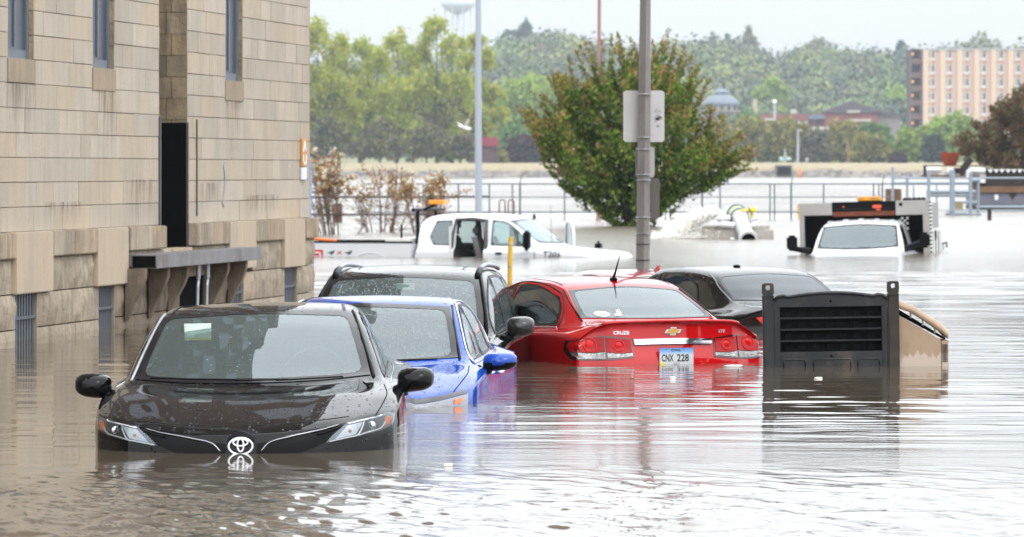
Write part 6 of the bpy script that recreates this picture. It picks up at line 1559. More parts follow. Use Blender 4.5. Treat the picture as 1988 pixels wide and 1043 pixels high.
def limb(g, p0, p1, r0, r1, rs, bend=.12, seg=5, n=6):
    P = []; p0 = np.array(p0, float); p1 = np.array(p1, float); L_ = np.linalg.norm(p1 - p0); off = rs.normal(size=3) * bend * L_
    for k in range(seg + 1):
        t = k / seg; P.append(p0 * (1 - t) + p1 * t + off * math.sin(math.pi * t) * .5)
    g.tube([tuple(q) for q in P], [r0 + (r1 - r0) * k / seg for k in range(seg + 1)], n); return P
def clump_tree(name, loc, label, cat, h, rx, ry, blobs, lm, leaf, nleaf, seed, group=None, trunk_r=.3, bark=None, base=0.12, droop=0.0, limbs=True, fill=.35):
    """blobs: (fx, fz, r) foliage clumps as fractions of rx / h / rx"""
    rs = np.random.RandomState(seed); o = thing(name, loc, label, cat, group)
    C = []; tot = sum(b[2] ** 2 for b in blobs)
    for (fx, fz, br) in blobs:
        n = int(nleaf * br * br / tot); c0 = np.array((fx * rx, rs.uniform(-.4, .4) * ry, fz * h)); R0 = br * rx
        # sub-clumps on the blob's surface leave gaps between them
        ns = max(10, int(16 * (n / 600) ** .5)); d = rs.normal(size=(ns, 3)); d /= np.linalg.norm(d, axis=1)[:, None]; sc = c0 + d * R0 * rs.uniform(fill, 1.0, (ns, 1)) * (1, ry / rx, .85)
        idx = rs.randint(0, ns, n); q = rs.normal(size=(n, 3)); q *= R0 * .20
        pt = sc[idx] + q
        if droop: pt[:, 2] -= np.abs(rs.normal(size=n)) * droop * R0
        C.append(pt)
    C = np.concatenate(C); C = C[C[:, 2] > h * base * .4]
    g = MB(); tr = limb(g, (0, 0, -1.5), (rs.normal() * .04 * h, 0, h * .38), trunk_r, trunk_r * .7, rs, .05, 5, 8)
    g.build('trunk', bark or M_bark, o, smooth=True)
    if limbs:
        for k, (fx, fz, br) in enumerate(blobs):
            g = MB(); st = tr[min(5, 2 + k % 4)]; P = limb(g, st, (fx * rx, 0, fz * h), trunk_r * .5, trunk_r * .14, rs, .16)
            for j in range(3): a = P[2 + j]; limb(g, a, (a[0] + rs.normal() * rx * .25, rs.normal() * rx * .15, a[2] + rs.uniform(.05, .22) * h), trunk_r * .2, trunk_r * .05, rs, .2, 4, 5)
            g.build('limb', bark or M_bark, o, smooth=True)
    leaves('crown', C, leaf, lm, o, rs)
    return o
# ---- crab apple tree in the middle
def crab_apple():
    Y = 142.0; s = F / Y; bx, by = 1222, 440; rs = np.random.RandomState(12)
    o = thing('crab_apple_tree', (X_(bx, Y), Y, 0), 'bushy crab apple tree with dark green leaves and pink budding tips, standing in the water', 'tree')
    out_ = [(1195, 432), (1165, 410), (1135, 378), (1088, 362), (1068, 330), (1082, 300), (1045, 268), (1022, 238), (1030, 215), (1075, 190), (1082, 160), (1110, 135), (1150, 112), (1205, 92), (1255, 105), (1290, 80), (1315, 112), (1345, 140), (1340, 170), (1375, 195), (1380, 245), (1400, 255), (1445, 280), (1438, 305), (1440, 335), (1400, 340), (1350, 350), (1330, 365), (1290, 385), (1262, 412), (1245, 435)]
    poly = [((a - bx) / s, EYE - (b - HY) / s) for a, b in out_]
    def inside(x, z, e=1.17): return inpoly(x * e, 1.2 + (z - 1.2) * e, poly)
    g = MB(); tips = []; twigs = MB()
    main = []
    for k in range(15):
        a = R(90 + (k - 7) * 8.5 + rs.normal() * 3); L_ = rs.uniform(1.5, 2.2) * (1 - .45 * abs(k - 7) / 7); 
        p1 = (math.cos(a) * L_ * 1.15, rs.normal() * .7, .25 + math.sin(a) * L_ * .9 + .2); main.append(limb(g, (rs.normal() * .08, rs.normal() * .06, .2), p1, .075, .03, rs, .12, 6, 6))
    g.tube([(0, 0, -1), (0, 0, .25)], [.2, .15], 9); g.build('trunk', M_bark, o, smooth=True)
    # sprays: start inside the crown, run outward and upward to its outline
    C = []; T = []; nsp = 0; tries = 0
    while nsp < 480 and tries < 9000:
        tries += 1; x0, z0 = rs.uniform(-3.1, 3.4), rs.uniform(.1, 5.4)
        if not inside(x0, z0): continue
        # direction away from the base, with spread
        a = math.atan2(z0 + .7, x0 * 1.25) + rs.normal() * .28; L_ = rs.uniform(.35, .95); dep = rs.normal() * 1.1 * min(1, .35 + z0 / 3)
        x1, z1 = x0 + math.cos(a) * L_, z0 + math.sin(a) * L_
        while not inside(x1, z1) and L_ > .15: L_ *= .8; x1, z1 = x0 + math.cos(a) * L_, z0 + math.sin(a) * L_
        if L_ < .16: continue
        ybend = dep + rs.normal() * .1; nsp += 1
        P = limb(twigs, (x0, dep, z0), (x1, ybend, z1), .011, .004, rs, .08, 3, 3)
        n = int(58 * L_ / .6) ; t = rs.uniform(0, 1.03, n); spread = .10 * (1 - .55 * t)
        pts = np.outer(1 - t, (x0, dep, z0)) + np.outer(t, (x1, ybend, z1)) + rs.normal(size=(n, 3)) * spread[:, None]
        C.append(pts)
        # pinkish where the twig is young: upper and outer
        hi = (z1 > 2.0 + rs.normal() * .8) or abs(x1) > 2.3
        T.append(np.full(n, 1 if hi else 0) * (t > rs.uniform(.35, .9)))
    # long sprays that stick out past the crown
    ang = []
    for k in range(230):
        i = rs.randint(0, len(poly) - 1); t = rs.rand(); e = np.array(poly[i]) * (1 - t) + np.array(poly[i + 1]) * t; a = math.atan2(e[1] + .3, e[0] * 1.2) + rs.normal() * .22; L_ = rs.uniform(.6, 1.4)
        st = (e[0] - math.cos(a) * L_, e[1] - math.sin(a) * L_); ex_ = rs.choice((-.35, 0, .2, .45)); en = (e[0] + math.cos(a) * ex_, e[1] + math.sin(a) * ex_)
        dep = rs.normal() * .5; limb(twigs, (st[0], dep, st[1]), (en[0], dep, en[1]), .012, .004, rs, .10, 3, 3)
        n = int(70 * L_); t = rs.uniform(0, 1.02, n); C.append(np.outer(1 - t, (st[0], dep, st[1])) + np.outer(t, (en[0], dep, en[1])) + rs.normal(size=(n, 3)) * (.065 * (1 - .5 * t))[:, None]); T.append((np.full(n, 1 if e[1] > 1.6 else 0) * (t > rs.uniform(.3, .7))))
    twigs.build('twigs', M_bark, o)
    C = np.concatenate(C); T = np.concatenate(T).astype(bool)
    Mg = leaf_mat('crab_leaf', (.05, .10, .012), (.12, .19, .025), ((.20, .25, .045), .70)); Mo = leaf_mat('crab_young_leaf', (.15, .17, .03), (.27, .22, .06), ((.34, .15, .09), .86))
    leaves('foliage', C[~T], .085, Mg, o, rs); leaves('young_foliage', C[T], .075, Mo, o, rs)
    # dense shaded core
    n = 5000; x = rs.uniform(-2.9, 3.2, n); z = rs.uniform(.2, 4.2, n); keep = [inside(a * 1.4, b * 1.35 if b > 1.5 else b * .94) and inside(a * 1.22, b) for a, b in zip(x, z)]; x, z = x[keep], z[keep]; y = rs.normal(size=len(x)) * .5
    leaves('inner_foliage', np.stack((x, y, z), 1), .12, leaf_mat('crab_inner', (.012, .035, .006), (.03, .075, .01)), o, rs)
    n = 750; k = rs.randint(0, T.sum(), n); leaves('blossom', C[T][k] + rs.normal(size=(n, 3)) * .03, .045, leaf_mat('pink_bud', (.50, .20, .15), (.70, .48, .40)), o, rs)
crab_apple()
# ---- blossoming shrubs beside the building
def shrub(px, py, Y, hpx, wpx, seed, label, dense=1.0, w_=0.25):
    s = F / Y; rs = np.random.RandomState(seed); o = thing('shrub', (X_(px, Y), Y, 0), label, 'shrub'); H_ = hpx / s; W = wpx / s; g = MB(); C = []; B = []; bare = []
    for k in range(int(13 * dense)):
        a = rs.uniform(-1, 1); p0 = (a * .18 * W, rs.normal() * .15, -.4); top = H_ * rs.uniform(.62, 1.0) * (1 - .28 * abs(a) ** 2); p1 = np.array((a * W * .5 + rs.normal() * .1, rs.normal() * .5, top)); P = limb(g, p0, p1, .020, .007, rs, .10, 6, 5)
        for j in range(7):
            t = rs.uniform(.3, 1.0); q = P[min(6, int(t * 6))]; e = q + np.array((rs.normal() * .28, rs.normal() * .28, rs.uniform(.1, .42))) * (H_ / 2.2); limb(g, q, e, .010, .004, rs, .15, 3, 3)
            hgt = e[2] / H_
            n = int(rs.uniform(6, 15) * (2.6 if hgt > .5 else .2)); tt = rs.uniform(.2, 1.1, n)[:, None]; C.append(q * (1 - tt) + e * tt + rs.normal(size=(n, 3)) * .05)
            if hgt > .5 and rs.rand() < .75: n = int(rs.uniform(12, 30)); B.append(e + rs.normal(size=(n, 3)) * .05)
            for _ in range(2): f = q + rs.normal(size=3) * .25 * H_ / 2.2; limb(g, q, f, .006, .003, rs, .2, 3, 3)
    g.build('stems', M_twig, o)
    C = np.concatenate(C); B = np.concatenate(B)
    leaves('foliage', C, .055, leaf_mat('olive_brown_leaf', (.24, .19, .06), (.36, .24, .11), ((.42, .20, .11), .7)), o, rs); leaves('blossom', B, .045, leaf_mat('cream_blossom', (.62, .52, .38), (.80, .76, .66)), o, rs)
shrub(655, 452, 123, 172, 125, 5, 'tall shrub with cream blossom against the corner of the stone building', 1.2)
shrub(742, 455, 128, 145, 120, 6, 'rusty leaved shrub with cream blossom, between the other two blossoming shrubs')
shrub(835, 452, 125, 140, 130, 7, 'sparse twiggy shrub with cream blossom, right beside the amber light of the white pickup', .9)

# ================================================================== FAR BANK, HILLS, BUILDINGS
Yb = 1000.0
def bank():
    M_bk = bpy.data.materials.new('bank_mat'); M_bk.use_nodes = True; nt = M_bk.node_tree; p = nt.nodes['Principled BSDF']; p.inputs['Roughness'].default_value = .95
    tc = nt.nodes.new('ShaderNodeTexCoord'); se = nt.nodes.new('ShaderNodeSeparateXYZ'); nt.links.new(tc.outputs['Object'], se.inputs[0])
    v = nt.nodes.new('ShaderNodeTexVoronoi'); v.inputs['Scale'].default_value = .9; nt.links.new(tc.outputs['Object'], v.inputs['Vector']); sp = nt.nodes.new('ShaderNodeSeparateColor'); nt.links.new(v.outputs['Color'], sp.inputs[0])
    rock = _mix(nt, sp.outputs[0], (.08, .07, .068), (.27, .24, .21)); grass = _mix(nt, _noise(nt, tc.outputs['Object'], .8, 4), (.25, .20, .12), (.36, .31, .21))
    hz = _math(nt, 'ADD', se.outputs['Z'], _math(nt, 'MULTIPLY', _noise(nt, tc.outputs['Object'], .15, 4), 1.6)); k = _ramp(nt, _math(nt, 'MULTIPLY', hz, .25), [(.50, 0.0), (.60, 1.0)])
    nt.links.new(_mix(nt, k, rock, grass), p.inputs['Base Color'])
    xs = np.arange(-260, 200, .9); P = []; rs = np.random.RandomState(2)
    prof = [(-1.2, -1.5), (.0, 0), (.8, .5), (1.7, 1.0), (2.6, 1.5), (3.6, 2.0), (5, 2.5), (6.5, 2.95), (10, 3.05), (40, 3.1)]
    for x in xs:
        P.append([(x, Yb + a + rs.normal() * (.22 if 0 < b < 1.9 else 0), b + (rs.normal() * .22 if 0 < b < 1.8 else rs.normal() * .05 if b < 3 else 0)) for a, b in prof])
    tag(MB().grid(P).build('river_bank', M_bk, None, smooth=False), kind='structure')
    M_g = mat('far_ground', (.16, .17, .07), .95, var=.3, vscale=.02)
    g = MB(); g.grid([[(x, y, z) for y, z in ((1038, 3.05), (1300, 4), (1700, 6), (2100, 10))] for x in (-600, -200, 0, 200, 600)]); tag(g.build('far_ground', M_g), kind='structure')
bank()
def hill_h(x, y):
    # ridge height at x (metres) for distance 2300: from the photo's skyline
    px = CX + x * F / y
    sk = np.interp(px, [300, 900, 960, 1050, 1150, 1220, 1300, 1400, 1470, 1510, 1560, 1650, 1750, 1850, 1988, 2300], [150, 125, 98, 72, 92, 112, 98, 92, 100, 128, 100, 112, 112, 102, 108, 120])
    top = (HY - sk) / F * 2300 - 15
    t = np.clip((y - 1500) / 750, 0, 1); return 4 + (top) * (t * t * (3 - 2 * t))
def hills():
    xs = np.linspace(-420, 620, 90); ys = np.linspace(1500, 2500, 26); g = MB(); g.grid([[(x, y, float(hill_h(x, y)) - (0 if y < 2350 else (y - 2350) * .2)) for y in ys] for x in xs])
    tag(g.build('hills', mat('hill_ground', (.07, .09, .035), .95, var=.3, vscale=.03), None, smooth=True), kind='structure')
    rs = np.random.RandomState(8); C = []; K = []; SZ = []; NR = []; n_tr = 2500
    for i in range(n_tr):
        y = 1560 + 760 * rs.rand() ** .8; x = rs.uniform(-.075, .118) * y
        z = float(hill_h(x, y)); r_ = rs.uniform(4.2, 9.0); hh = r_ * rs.uniform(1.3, 1.9); n = 130
        # crown: clumps on an upright ellipsoid
        d = rs.normal(size=(12, 3)); d /= np.linalg.norm(d, axis=1)[:, None]; d[:, 2] = np.abs(d[:, 2]) * .9 + .1
        cc = d * (r_ * .75, r_ * .75, hh * .42) + (0, 0, hh * .5); idx = rs.randint(0, 12, n); pt = cc[idx] + rs.normal(size=(n, 3)) * r_ * .22
        C.append(pt + (x, y, z)); dn = pt - (0, 0, hh * .35); NR.append(dn / (np.linalg.norm(dn, axis=1)[:, None] + 1e-9)); kk = float(vnoise(np.array([x / 38.0]), np.array([y / 90.0]), 9)[0]); K.append(np.full(n, min(.99, max(0, kk * .75 + rs.rand() * .45 - .1)))); SZ.append(np.full(n, r_ * .2))
    cols = [(.26, .33, .36), (.62, .76, .34), (.38, .50, .36), (.40, .36, .44), (.26, .34, .42), (.80, .84, .42), (.46, .38, .44), (.22, .29, .36), (.70, .68, .48), (.34, .32, .42), (.50, .66, .36)]  # blue-grey shift puts part of the distance haze into the crown colours
    m = leaf_mat('hill_wood_leaves', (.30, .33, .20), (.37, .40, .24), cell=cols, trans=.1)
    o = leaves('hillside_wood', np.concatenate(C), np.concatenate(SZ), m, None, rs, elong=1.2, crown=np.concatenate(K), nrm=np.concatenate(NR)); tag(o, kind='stuff')
    # taller single trees that break the skyline
    M1 = leaf_mat('skyline_dark', (.05, .09, .06), (.10, .15, .10)); M2 = leaf_mat('skyline_pale', (.24, .26, .14), (.34, .34, .2))
    data = [(985, 58, 46, M1, 'dark spindly tree on the hill skyline, just right of the pale lamp post'), (1018, 40, 48, M1, 'airy green tree on the hill skyline, second from the pale lamp post'), (1385, 68, 24, M1, 'left one of two small dark conifers on the hill skyline'), (1412, 66, 20, M1, 'right one of two small dark conifers on the hill skyline'), (1455, 50, 45, M2, 'bare pale branched tree on the skyline at the edge of the dip in the hill'),
            (1750, 76, 26, M1, 'dark pointed tree on the skyline immediately left of the apartment block'), (1905, 66, 90, M2, 'broad pale tree rising behind the roof of the apartment block'), (1590, 75, 70, M2, 'broad pale tree on the skyline left of the gabled brick building')]
    for k, (px, py, w_, m_, lb) in enumerate(data):
        Y = 2250.0; x = X_(px, Y); z0 = float(hill_h(x, Y)); h = Z_(py, Y) - z0; rx = w_ / F * Y / 2
        bl = [(0, .8, .6), (-.5, .65, .55), (.5, .68, .5), (-.2, .5, .6), (.3, .45, .6), (0, .92, .35)]
        clump_tree('skyline_tree', (x, Y, z0), lb, 'tree', h, rx, rx * .8, bl, m_, 1.7, 420, 40 + k, trunk_r=.45, group=None)
hills()
# ---- willows on the far bank, left
W1 = leaf_mat('willow_leaf', (.50, .49, .06), (.38, .42, .055), ((.24, .30, .05), .78), trans=.45); W2 = leaf_mat('willow_leaf_green', (.42, .46, .06), (.30, .38, .055), ((.52, .49, .09), .75), trans=.45); W3 = leaf_mat('undergrowth', (.11, .095, .07), (.18, .16, .09), ((.24, .27, .08), .7))
big = [(-.55, .50, .34), (.5, .52, .36), (0, .56, .42), (-.35, .76, .33), (.32, .78, .34), (0, .90, .30), (-.75, .36, .26), (.75, .38, .28), (-.1, .36, .34), (.35, .28, .30), (-.45, .22, .28)]
def far_tree(name, px, ptop, wpx, Y, lb, m_, seed, blobs=big, leaf=.6, n=7500, pbase=318, trunk=.55, droop=.25, group=None, fill=.35, bark=None):
    zb = Z_(pbase, Y) if pbase else 3; h = Z_(ptop, Y) - zb; rx = wpx / F * Y / 2
    return clump_tree(name, (X_(px, Y), Y, zb), lb, 'tree', h, rx, rx * .8, blobs, m_, leaf, n, seed, trunk_r=trunk, droop=droop, group=group, fill=fill, bark=bark)
g_ = None
for k, (px, pt, w_, Y, m_, lb) in enumerate([
    (615, 22, 190, 1030, W1, 'pale yellow green willow on the far bank, partly hidden by the stone building'),
    (700, 62, 200, 1045, W2, 'willow with dark forked limbs on the far bank, second from the stone building'),
    (768, 50, 190, 1060, W1, 'full yellow green willow on the far bank, third from the stone building'),
    (848, 22, 185, 1035, W2, 'tallest willow on the far bank, left of the pale lamp post'),
    (925, 52, 120, 1050, W1, 'willow on the far bank directly behind the pale lamp post')]):
    far_tree('willow_tree', px, pt, w_, Y, lb, m_, 60 + k)
for k, (px, pt, w_, Y, m_, lb) in enumerate([(640, 225, 110, 1022, W3, 'brown bare thicket on the far bank beside the stone building'), (735, 235, 120, 1022, W3, 'brown bare thicket on the far bank, under the second willow'), (830, 240, 120, 1022, W3, 'brown bare thicket on the far bank, under the tallest willow'), (895, 262, 80, 1022, W3, 'brown low thicket on the far bank left of the pale lamp post foot')]):
    far_tree('thicket', px, pt, w_, Y, lb, m_, 80 + k, n=2600, leaf=.55, trunk=.2, droop=.1)
# ---- trees of the middle distance
G1 = leaf_mat('fresh_green', (.22, .33, .06), (.33, .42, .08)); G2 = leaf_mat('olive_yellow', (.24, .22, .055), (.33, .29, .08), ((.16, .17, .06), .75)); G3 = leaf_mat('mid_green', (.09, .19, .05), (.16, .27, .07)); G4 = leaf_mat('grey_brown', (.13, .115, .08), (.2, .18, .11)); PU_ = leaf_mat('purple_leaf', (.055, .025, .035), (.10, .05, .06)); DG = leaf_mat('blue_green', (.035, .06, .05), (.07, .10, .07))
dome = [(-.5, .45, .42), (.5, .45, .42), (0, .5, .5), (-.34, .72, .40), (.34, .71, .40), (0, .80, .42), (-.6, .2, .35), (.6, .2, .35), (0, .2, .4)]
mid = [(1042, 148, 190, 1350, G1, 'broad pale green tree beyond the river, left of the crab apple tree', 'tree'), (960, 190, 110, 1380, G1, 'rounded light green tree beyond the river, right of the pale lamp post', 'tree'),
       (1000, 240, 75, 1120, G3, 'round mid green bush beyond the river above the purple bush', 'bush'), (1020, 268, 90, 1090, PU_, 'dark purple bush on the far bank left of the crab apple tree', 'bush'), (958, 296, 60, 1045, G2, 'low olive and pink shrub on the far bank beside the pale lamp post', 'bush'),
       (1500, 136, 100, 1700, G1, 'rounded pale yellow green tree above the brick building, left end', 'tree'), (1460, 225, 110, 1120, G2, 'olive yellow tree on the far bank below the domed building', 'tree'), (1395, 238, 80, 1100, G2, 'olive tree on the far bank just right of the crab apple tree', 'tree'),
       (1525, 232, 110, 1110, G2, 'ochre tree on the far bank behind the tall thin lamp post', 'tree'), (1582, 246, 80, 1105, G4, 'grey brown tree on the far bank right of the tall thin lamp post', 'tree'), (1640, 240, 110, 1115, G2, 'yellow olive tree on the far bank under the gabled building', 'tree'),
       (1700, 233, 95, 1125, G3, 'mid green tree on the far bank right of the gabled building', 'tree'), (1690, 262, 90, 1090, G2, 'lower olive tree on the far bank in front of the mid green one', 'tree'), (1762, 245, 60, 1095, G1, 'pale green tree on the far bank at the foot of the apartment block', 'tree'),
       (1742, 298, 34, 1060, PU_, 'little dark purple bush on the far bank near the apartment block', 'bush'), (1812, 260, 55, 1090, DG, 'dark blue green bush in front of the apartment block', 'bush'), (1850, 215, 110, 1150, G1, 'light green tree hiding the lower floors of the apartment block', 'tree'), (1800, 238, 60, 1180, G1, 'narrow light green tree left of the taller one before the apartment block', 'tree'),
       (1915, 240, 90, 1170, G4, 'grey brown tree before the apartment block behind the rusty shrub tree', 'tree'), (1420, 170, 60, 1750, G3, 'green tree on the slope above the domed building', 'tree'), (1450, 205, 60, 1500, G3, 'dark green tree between the domed and the brick buildings', 'tree'), (1740, 155, 80, 1750, G1, 'pale green tree on the slope left of the apartment block', 'tree')]
for k, (px, pt, w_, Y, m_, lb, ct) in enumerate(mid):
    o = far_tree('tree' if ct == 'tree' else 'bush', px, pt, w_, Y, lb, m_, 100 + k, blobs=dome, n=int(1600 + w_ * 22), leaf=.7 if Y < 1300 else 1.0, droop=.05, trunk=.3, pbase=318 if Y < 1200 else 300, fill=.5)
    o['category'] = ct
# ---- rusty brown tree on the right, on the moored barge side
def rusty_tree():
    Y = 300.0; rs = np.random.RandomState(77); o = thing('rusty_shrub_tree', (X_(1985, Y), Y, Z_(335, Y)), 'rusty brown leafed tree at the right edge above the moored barge', 'tree'); s = Y / F
    out_ = [(1868, 300), (1858, 268), (1885, 250), (1890, 232), (1925, 222), (1935, 200), (1960, 185), (1975, 168), (2010, 160), (2060, 170), (2100, 230), (2110, 300), (2060, 332), (1940, 332)]
    poly = [((a - 1985) * s, -(b - 335) * s) for a, b in out_]; g = MB(); C = []
    for k in range(520):
        x0, z0 = rs.uniform(-4.2, 4), rs.uniform(0, 5.4)
        if not inpoly(x0, z0, poly): continue
        a = math.atan2(z0 + 1, x0) + rs.normal() * .35; L_ = rs.uniform(.3, .9); x1, z1 = x0 + math.cos(a) * L_, z0 + math.sin(a) * L_
        if not inpoly(x1, z1, poly): continue
        y0 = rs.normal() * 1.2; limb(g, (x0, y0, z0), (x1, y0, z1), .03, .012, rs, .1, 3, 4); n = 70; t = rs.rand(n, 1); C.append(np.array((x0, y0, z0)) * (1 - t) + np.array((x1, y0, z1)) * t + rs.normal(size=(n, 3)) * .14)
    for k in range(9): a = R(35 + k * 14); limb(g, (0, 0, -.3), (math.cos(a) * 3, 0, math.sin(a) * 3.3), .14, .05, rs, .1)
    g.build('branches', M_bark, o); leaves('foliage', np.concatenate(C), .17, leaf_mat('rusty_leaf', (.10, .06, .03), (.18, .10, .05), ((.12, .13, .04), .72)), o, rs)
rusty_tree()

# ---- far buildings
M_conc2 = mat('peach_render', (.52, .36, .28), .9, var=.04, vscale=.2); M_rib2 = mat('pale_peach_rib', (.62, .46, .36), .9)
def apartment():
    Y = 1480.0; s = Y / F; o = thing('apartment_block', (X_(1893, Y), Y, 4), 'tall peach coloured apartment block with a dark balcony stair end', 'building'); ox = o.location.x; oz = 4.0
    def x(p): return X_(p, Y) - ox
    def z(p): return Z_(p, Y) - oz
    g = MB(); g.box(x(1790), x(2070), 0, 18, -3, z(97)); wl_ = g.build('wall', M_conc2, o)
    g = MB(); g.box(x(1789), x(2071), -.5, 18.2, z(97), z(94)); g.build('parapet', mat('grey_coping', (.42, .42, .42), .8), o)
    for k in range(10):
        g = MB(); c = x(1792 + k * 33); g.box(c, c + 1.7, -.45, .0, -3, z(97)); g.box(c + 2.1, c + 2.5, -.25, 0, -3, z(97)); g.build('vertical_rib', M_rib2, wl_)
    gl = mat('far_window_glass', (.04, .05, .07), .2, spec=.8); fr = mat('white_window_frame', (.62, .63, .64), .7); br = mat('brick_spandrel', (.42, .23, .18), .9)
    for r_ in range(9):
        for c_ in range(8):
            xc = x(1808.5 + c_ * 33.3); zt = z(98.5 + r_ * 27); 
            if r_ > 6 and c_ > 6: continue
            g = MB(); g.box(xc - .95, xc + .95, -.12, .0, zt - 2.9, zt); f = g.build('window', fr, o)
            g = MB(); g.box(xc - .78, xc - .1, -.16, -.12, zt - 2.2, zt - .15); g.box(xc + .1, xc + .78, -.16, -.12, zt - 2.2, zt - .15); g.build('pane', gl, f)
            if c_ % 2 or r_ % 3 == 1: g = MB(); g.box(xc - .42, xc + .42, -.5, -.12, zt - 3.0, zt - 2.45); g.build('air_conditioner', fr, f)
            g = MB(); g.box(xc - .95, xc + .95, -.14, 0, zt - 4.1, zt - 2.92); g.build('spandrel', br, f)
    dk = mat('dark_stair_core', (.05, .035, .035), .9); dp = mat('balcony_panel', (.13, .075, .07), .9)
    g = MB(); g.box(x(1769), x(1789), 3.2, 18, -3, z(97)); g.build('stair_core', dk, o)
    g = MB(); g.box(x(1768), x(1770), -.2, 3.2, -3, z(96)); g.box(x(1787), x(1791), -.3, 3.2, -3, z(96)); g.box(x(1768), x(1791), -.2, 18, z(97.5), z(95)); g.build('stair_side', dp, o)
    Ml = mat('stair_lamp', (.9, .5, .15), .5, emit=(1, .55, .18), estr=0.6)
    for r_ in range(7):
        zt = z(98 + r_ * 26.8); g = MB(); g.box(x(1770), x(1787), -.1, 3.2, zt - 4.2, zt - 2.4); bl = g.build('balcony', dp, o)
        if r_ != 1: MB().box(x(1770), x(1773.6), -.3, -.1, zt - 1.4, zt - .8, bev=.1).build('lamp', Ml, bl)
apartment()
def far_house():
    # domed building
    Y = 1620.0; o = thing('domed_building', (X_(1400, Y), Y, 6), 'building with a blue grey stepped domed roof just right of the crab apple tree', 'building'); k = Y / F
    def z(p): return Z_(p, Y) - 6
    Mr = mat('slate_blue_roof', (.17, .20, .24), .7, var=.1, vscale=.3); Mt = mat('tan_stone', (.42, .36, .27), .9); Md = mat('dark_brown_wall', (.13, .105, .095), .9)  # dark brown is the lower wall's own colour
    w_ = 37 * k
    MB().lathe([(w_, -4), (w_, z(217)), (w_ * .99, z(217.5))], n=8).build('lower_wall', Md, o); MB().lathe([(w_ * .98, z(217)), (w_ * .98, z(205))], n=16).build('upper_wall', Mt, o)
    MB().lathe([(w_ * 1.04, z(206)), (w_ * .92, z(197)), (w_ * .62, z(187)), (w_ * .36, z(183))], n=24).build('roof', Mr, o, smooth=True); MB().lathe([(w_ * .36, z(183)), (w_ * .36, z(180)), (w_ * .46, z(179.5)), (w_ * .25, z(174)), (.05, z(171))], n=24).build('cupola', Mr, o)
    for a in range(16): t = 2 * math.pi * a / 16; MB().box(w_ * .98 * math.cos(t) - .5, w_ * .98 * math.cos(t) + .5, w_ * .98 * math.sin(t) - .6, w_ * .98 * math.sin(t), z(214), z(207.5)).build('window', mat('far_window_glass', (.04, .05, .07), .2), o)
    # long brick building with a gable
    Y = 1560.0; k = Y / F; o = thing('brick_building', (X_(1610, Y), Y, 6), 'long red brick building with a wide dark gable, across the river', 'building'); ox = o.location.x
    def x(p): return X_(p, Y) - ox
    def z(p): return Z_(p, Y) - 6
    Mb = mat('far_red_brick', (.24, .07, .06), .9, var=.15, vscale=.3); Mp = mat('dark_purple_roof', (.085, .065, .08), .85); Mpale = mat('pale_trim', (.5, .47, .43), .9)
    g = MB(); g.box(x(1472), x(1600), 0, 14, -4, z(222)); g.build('wall', Mb, o); g = MB(); g.box(x(1600), x(1703), -3, 14, -4, z(220)); g.build('wall', Mb, o)
    g = MB(); g.prism([(x(1597), z(216)), (x(1651), z(196.5)), (x(1712), z(216)), (x(1712), z(219)), (x(1597), z(219))], -4, 15, axis='Y'); g.build('gable_roof', Mp, o)
    g = MB(); g.box(x(1703), x(1748), -1, 14, -4, z(224)); w2 = g.build('end_wing', mat('grey_wing_wall', (.23, .2, .2), .9), o); g = MB(); g.prism([(x(1700), z(215)), (x(1722), z(217)), (x(1750), z(223)), (x(1750), z(225)), (x(1700), z(225))], -2, 14, axis='Y'); g.build('wing_roof', Mp, w2)
    for a, b, c_, d_ in ((1643, 1668, 215, 219), (1640, 1690, 232, 236), (1548, 1566, 236, 241), (1576, 1612, 246, 259), (1534, 1545, 213, 220), (1480, 1500, 230, 234)): MB().box(x(a), x(b), -4.4, -3.0, z(d_), z(c_)).build('pale_trim', Mpale, o)
    g = MB(); g.box(x(1570), x(1600), -3.6, -.2, z(231), z(224)); g.build('blue_canopy', mat('canopy_blue', (.13, .17, .25), .6), o)
    for q in range(9): MB().box(x(1480 + q * 13), x(1485 + q * 13), -.2, 0, z(240), z(233)).build('window', mat('far_window_glass', (.04, .05, .07), .2), o)
    g = MB(); g.box(x(1463), x(1471), 2, 5, -4, z(192)); g.build('chimney', Mt, o)
    # lavender roofed shed left of the olive tree
    Y = 1300.0; o = thing('shed', (X_(1398, Y), Y, 3), 'low mauve roofed building half hidden behind the right side of the crab apple tree', 'building'); k = Y / F
    g = MB(); g.box(-32 * k, 26 * k, 0, 8, 0, 5); g.build('wall', mat('mauve_wall', (.2, .17, .2), .9), o); g = MB(); g.prism([(-34 * k, Z_(278, Y) - 3), (0, Z_(248, Y) - 3), (28 * k, Z_(278, Y) - 3)], -.5, 9, axis='Y'); g.build('roof', mat('mauve_roof', (.24, .2, .25), .9), o)
    # red hut
    Y = 1040.0; o = thing('red_hut', (X_(937, Y), Y, 3), 'small hut with a deep red roof on the far bank behind the pale lamp post', 'hut'); k = Y / F
    MB().box(-28 * k, 28 * k, 0, 5, -1, Z_(283, Y) - 3).build('wall', mat('hut_wall', (.10, .06, .065), .9), o); g = MB(); g.prism([(-33 * k, Z_(284, Y) - 3), (-28 * k, Z_(266, Y) - 3), (28 * k, Z_(266, Y) - 3), (33 * k, Z_(284, Y) - 3)], -.6, 5.5, axis='Y'); g.build('roof', mat('deep_red_roof', (.25, .03, .05), .8), o)
    # parked van like pale blobs above: white house
    Y = 1400.0; o = thing('white_house', (X_(984, Y), Y, 8), 'tiny white and blue house among the trees above the red hut', 'house'); k = Y / F
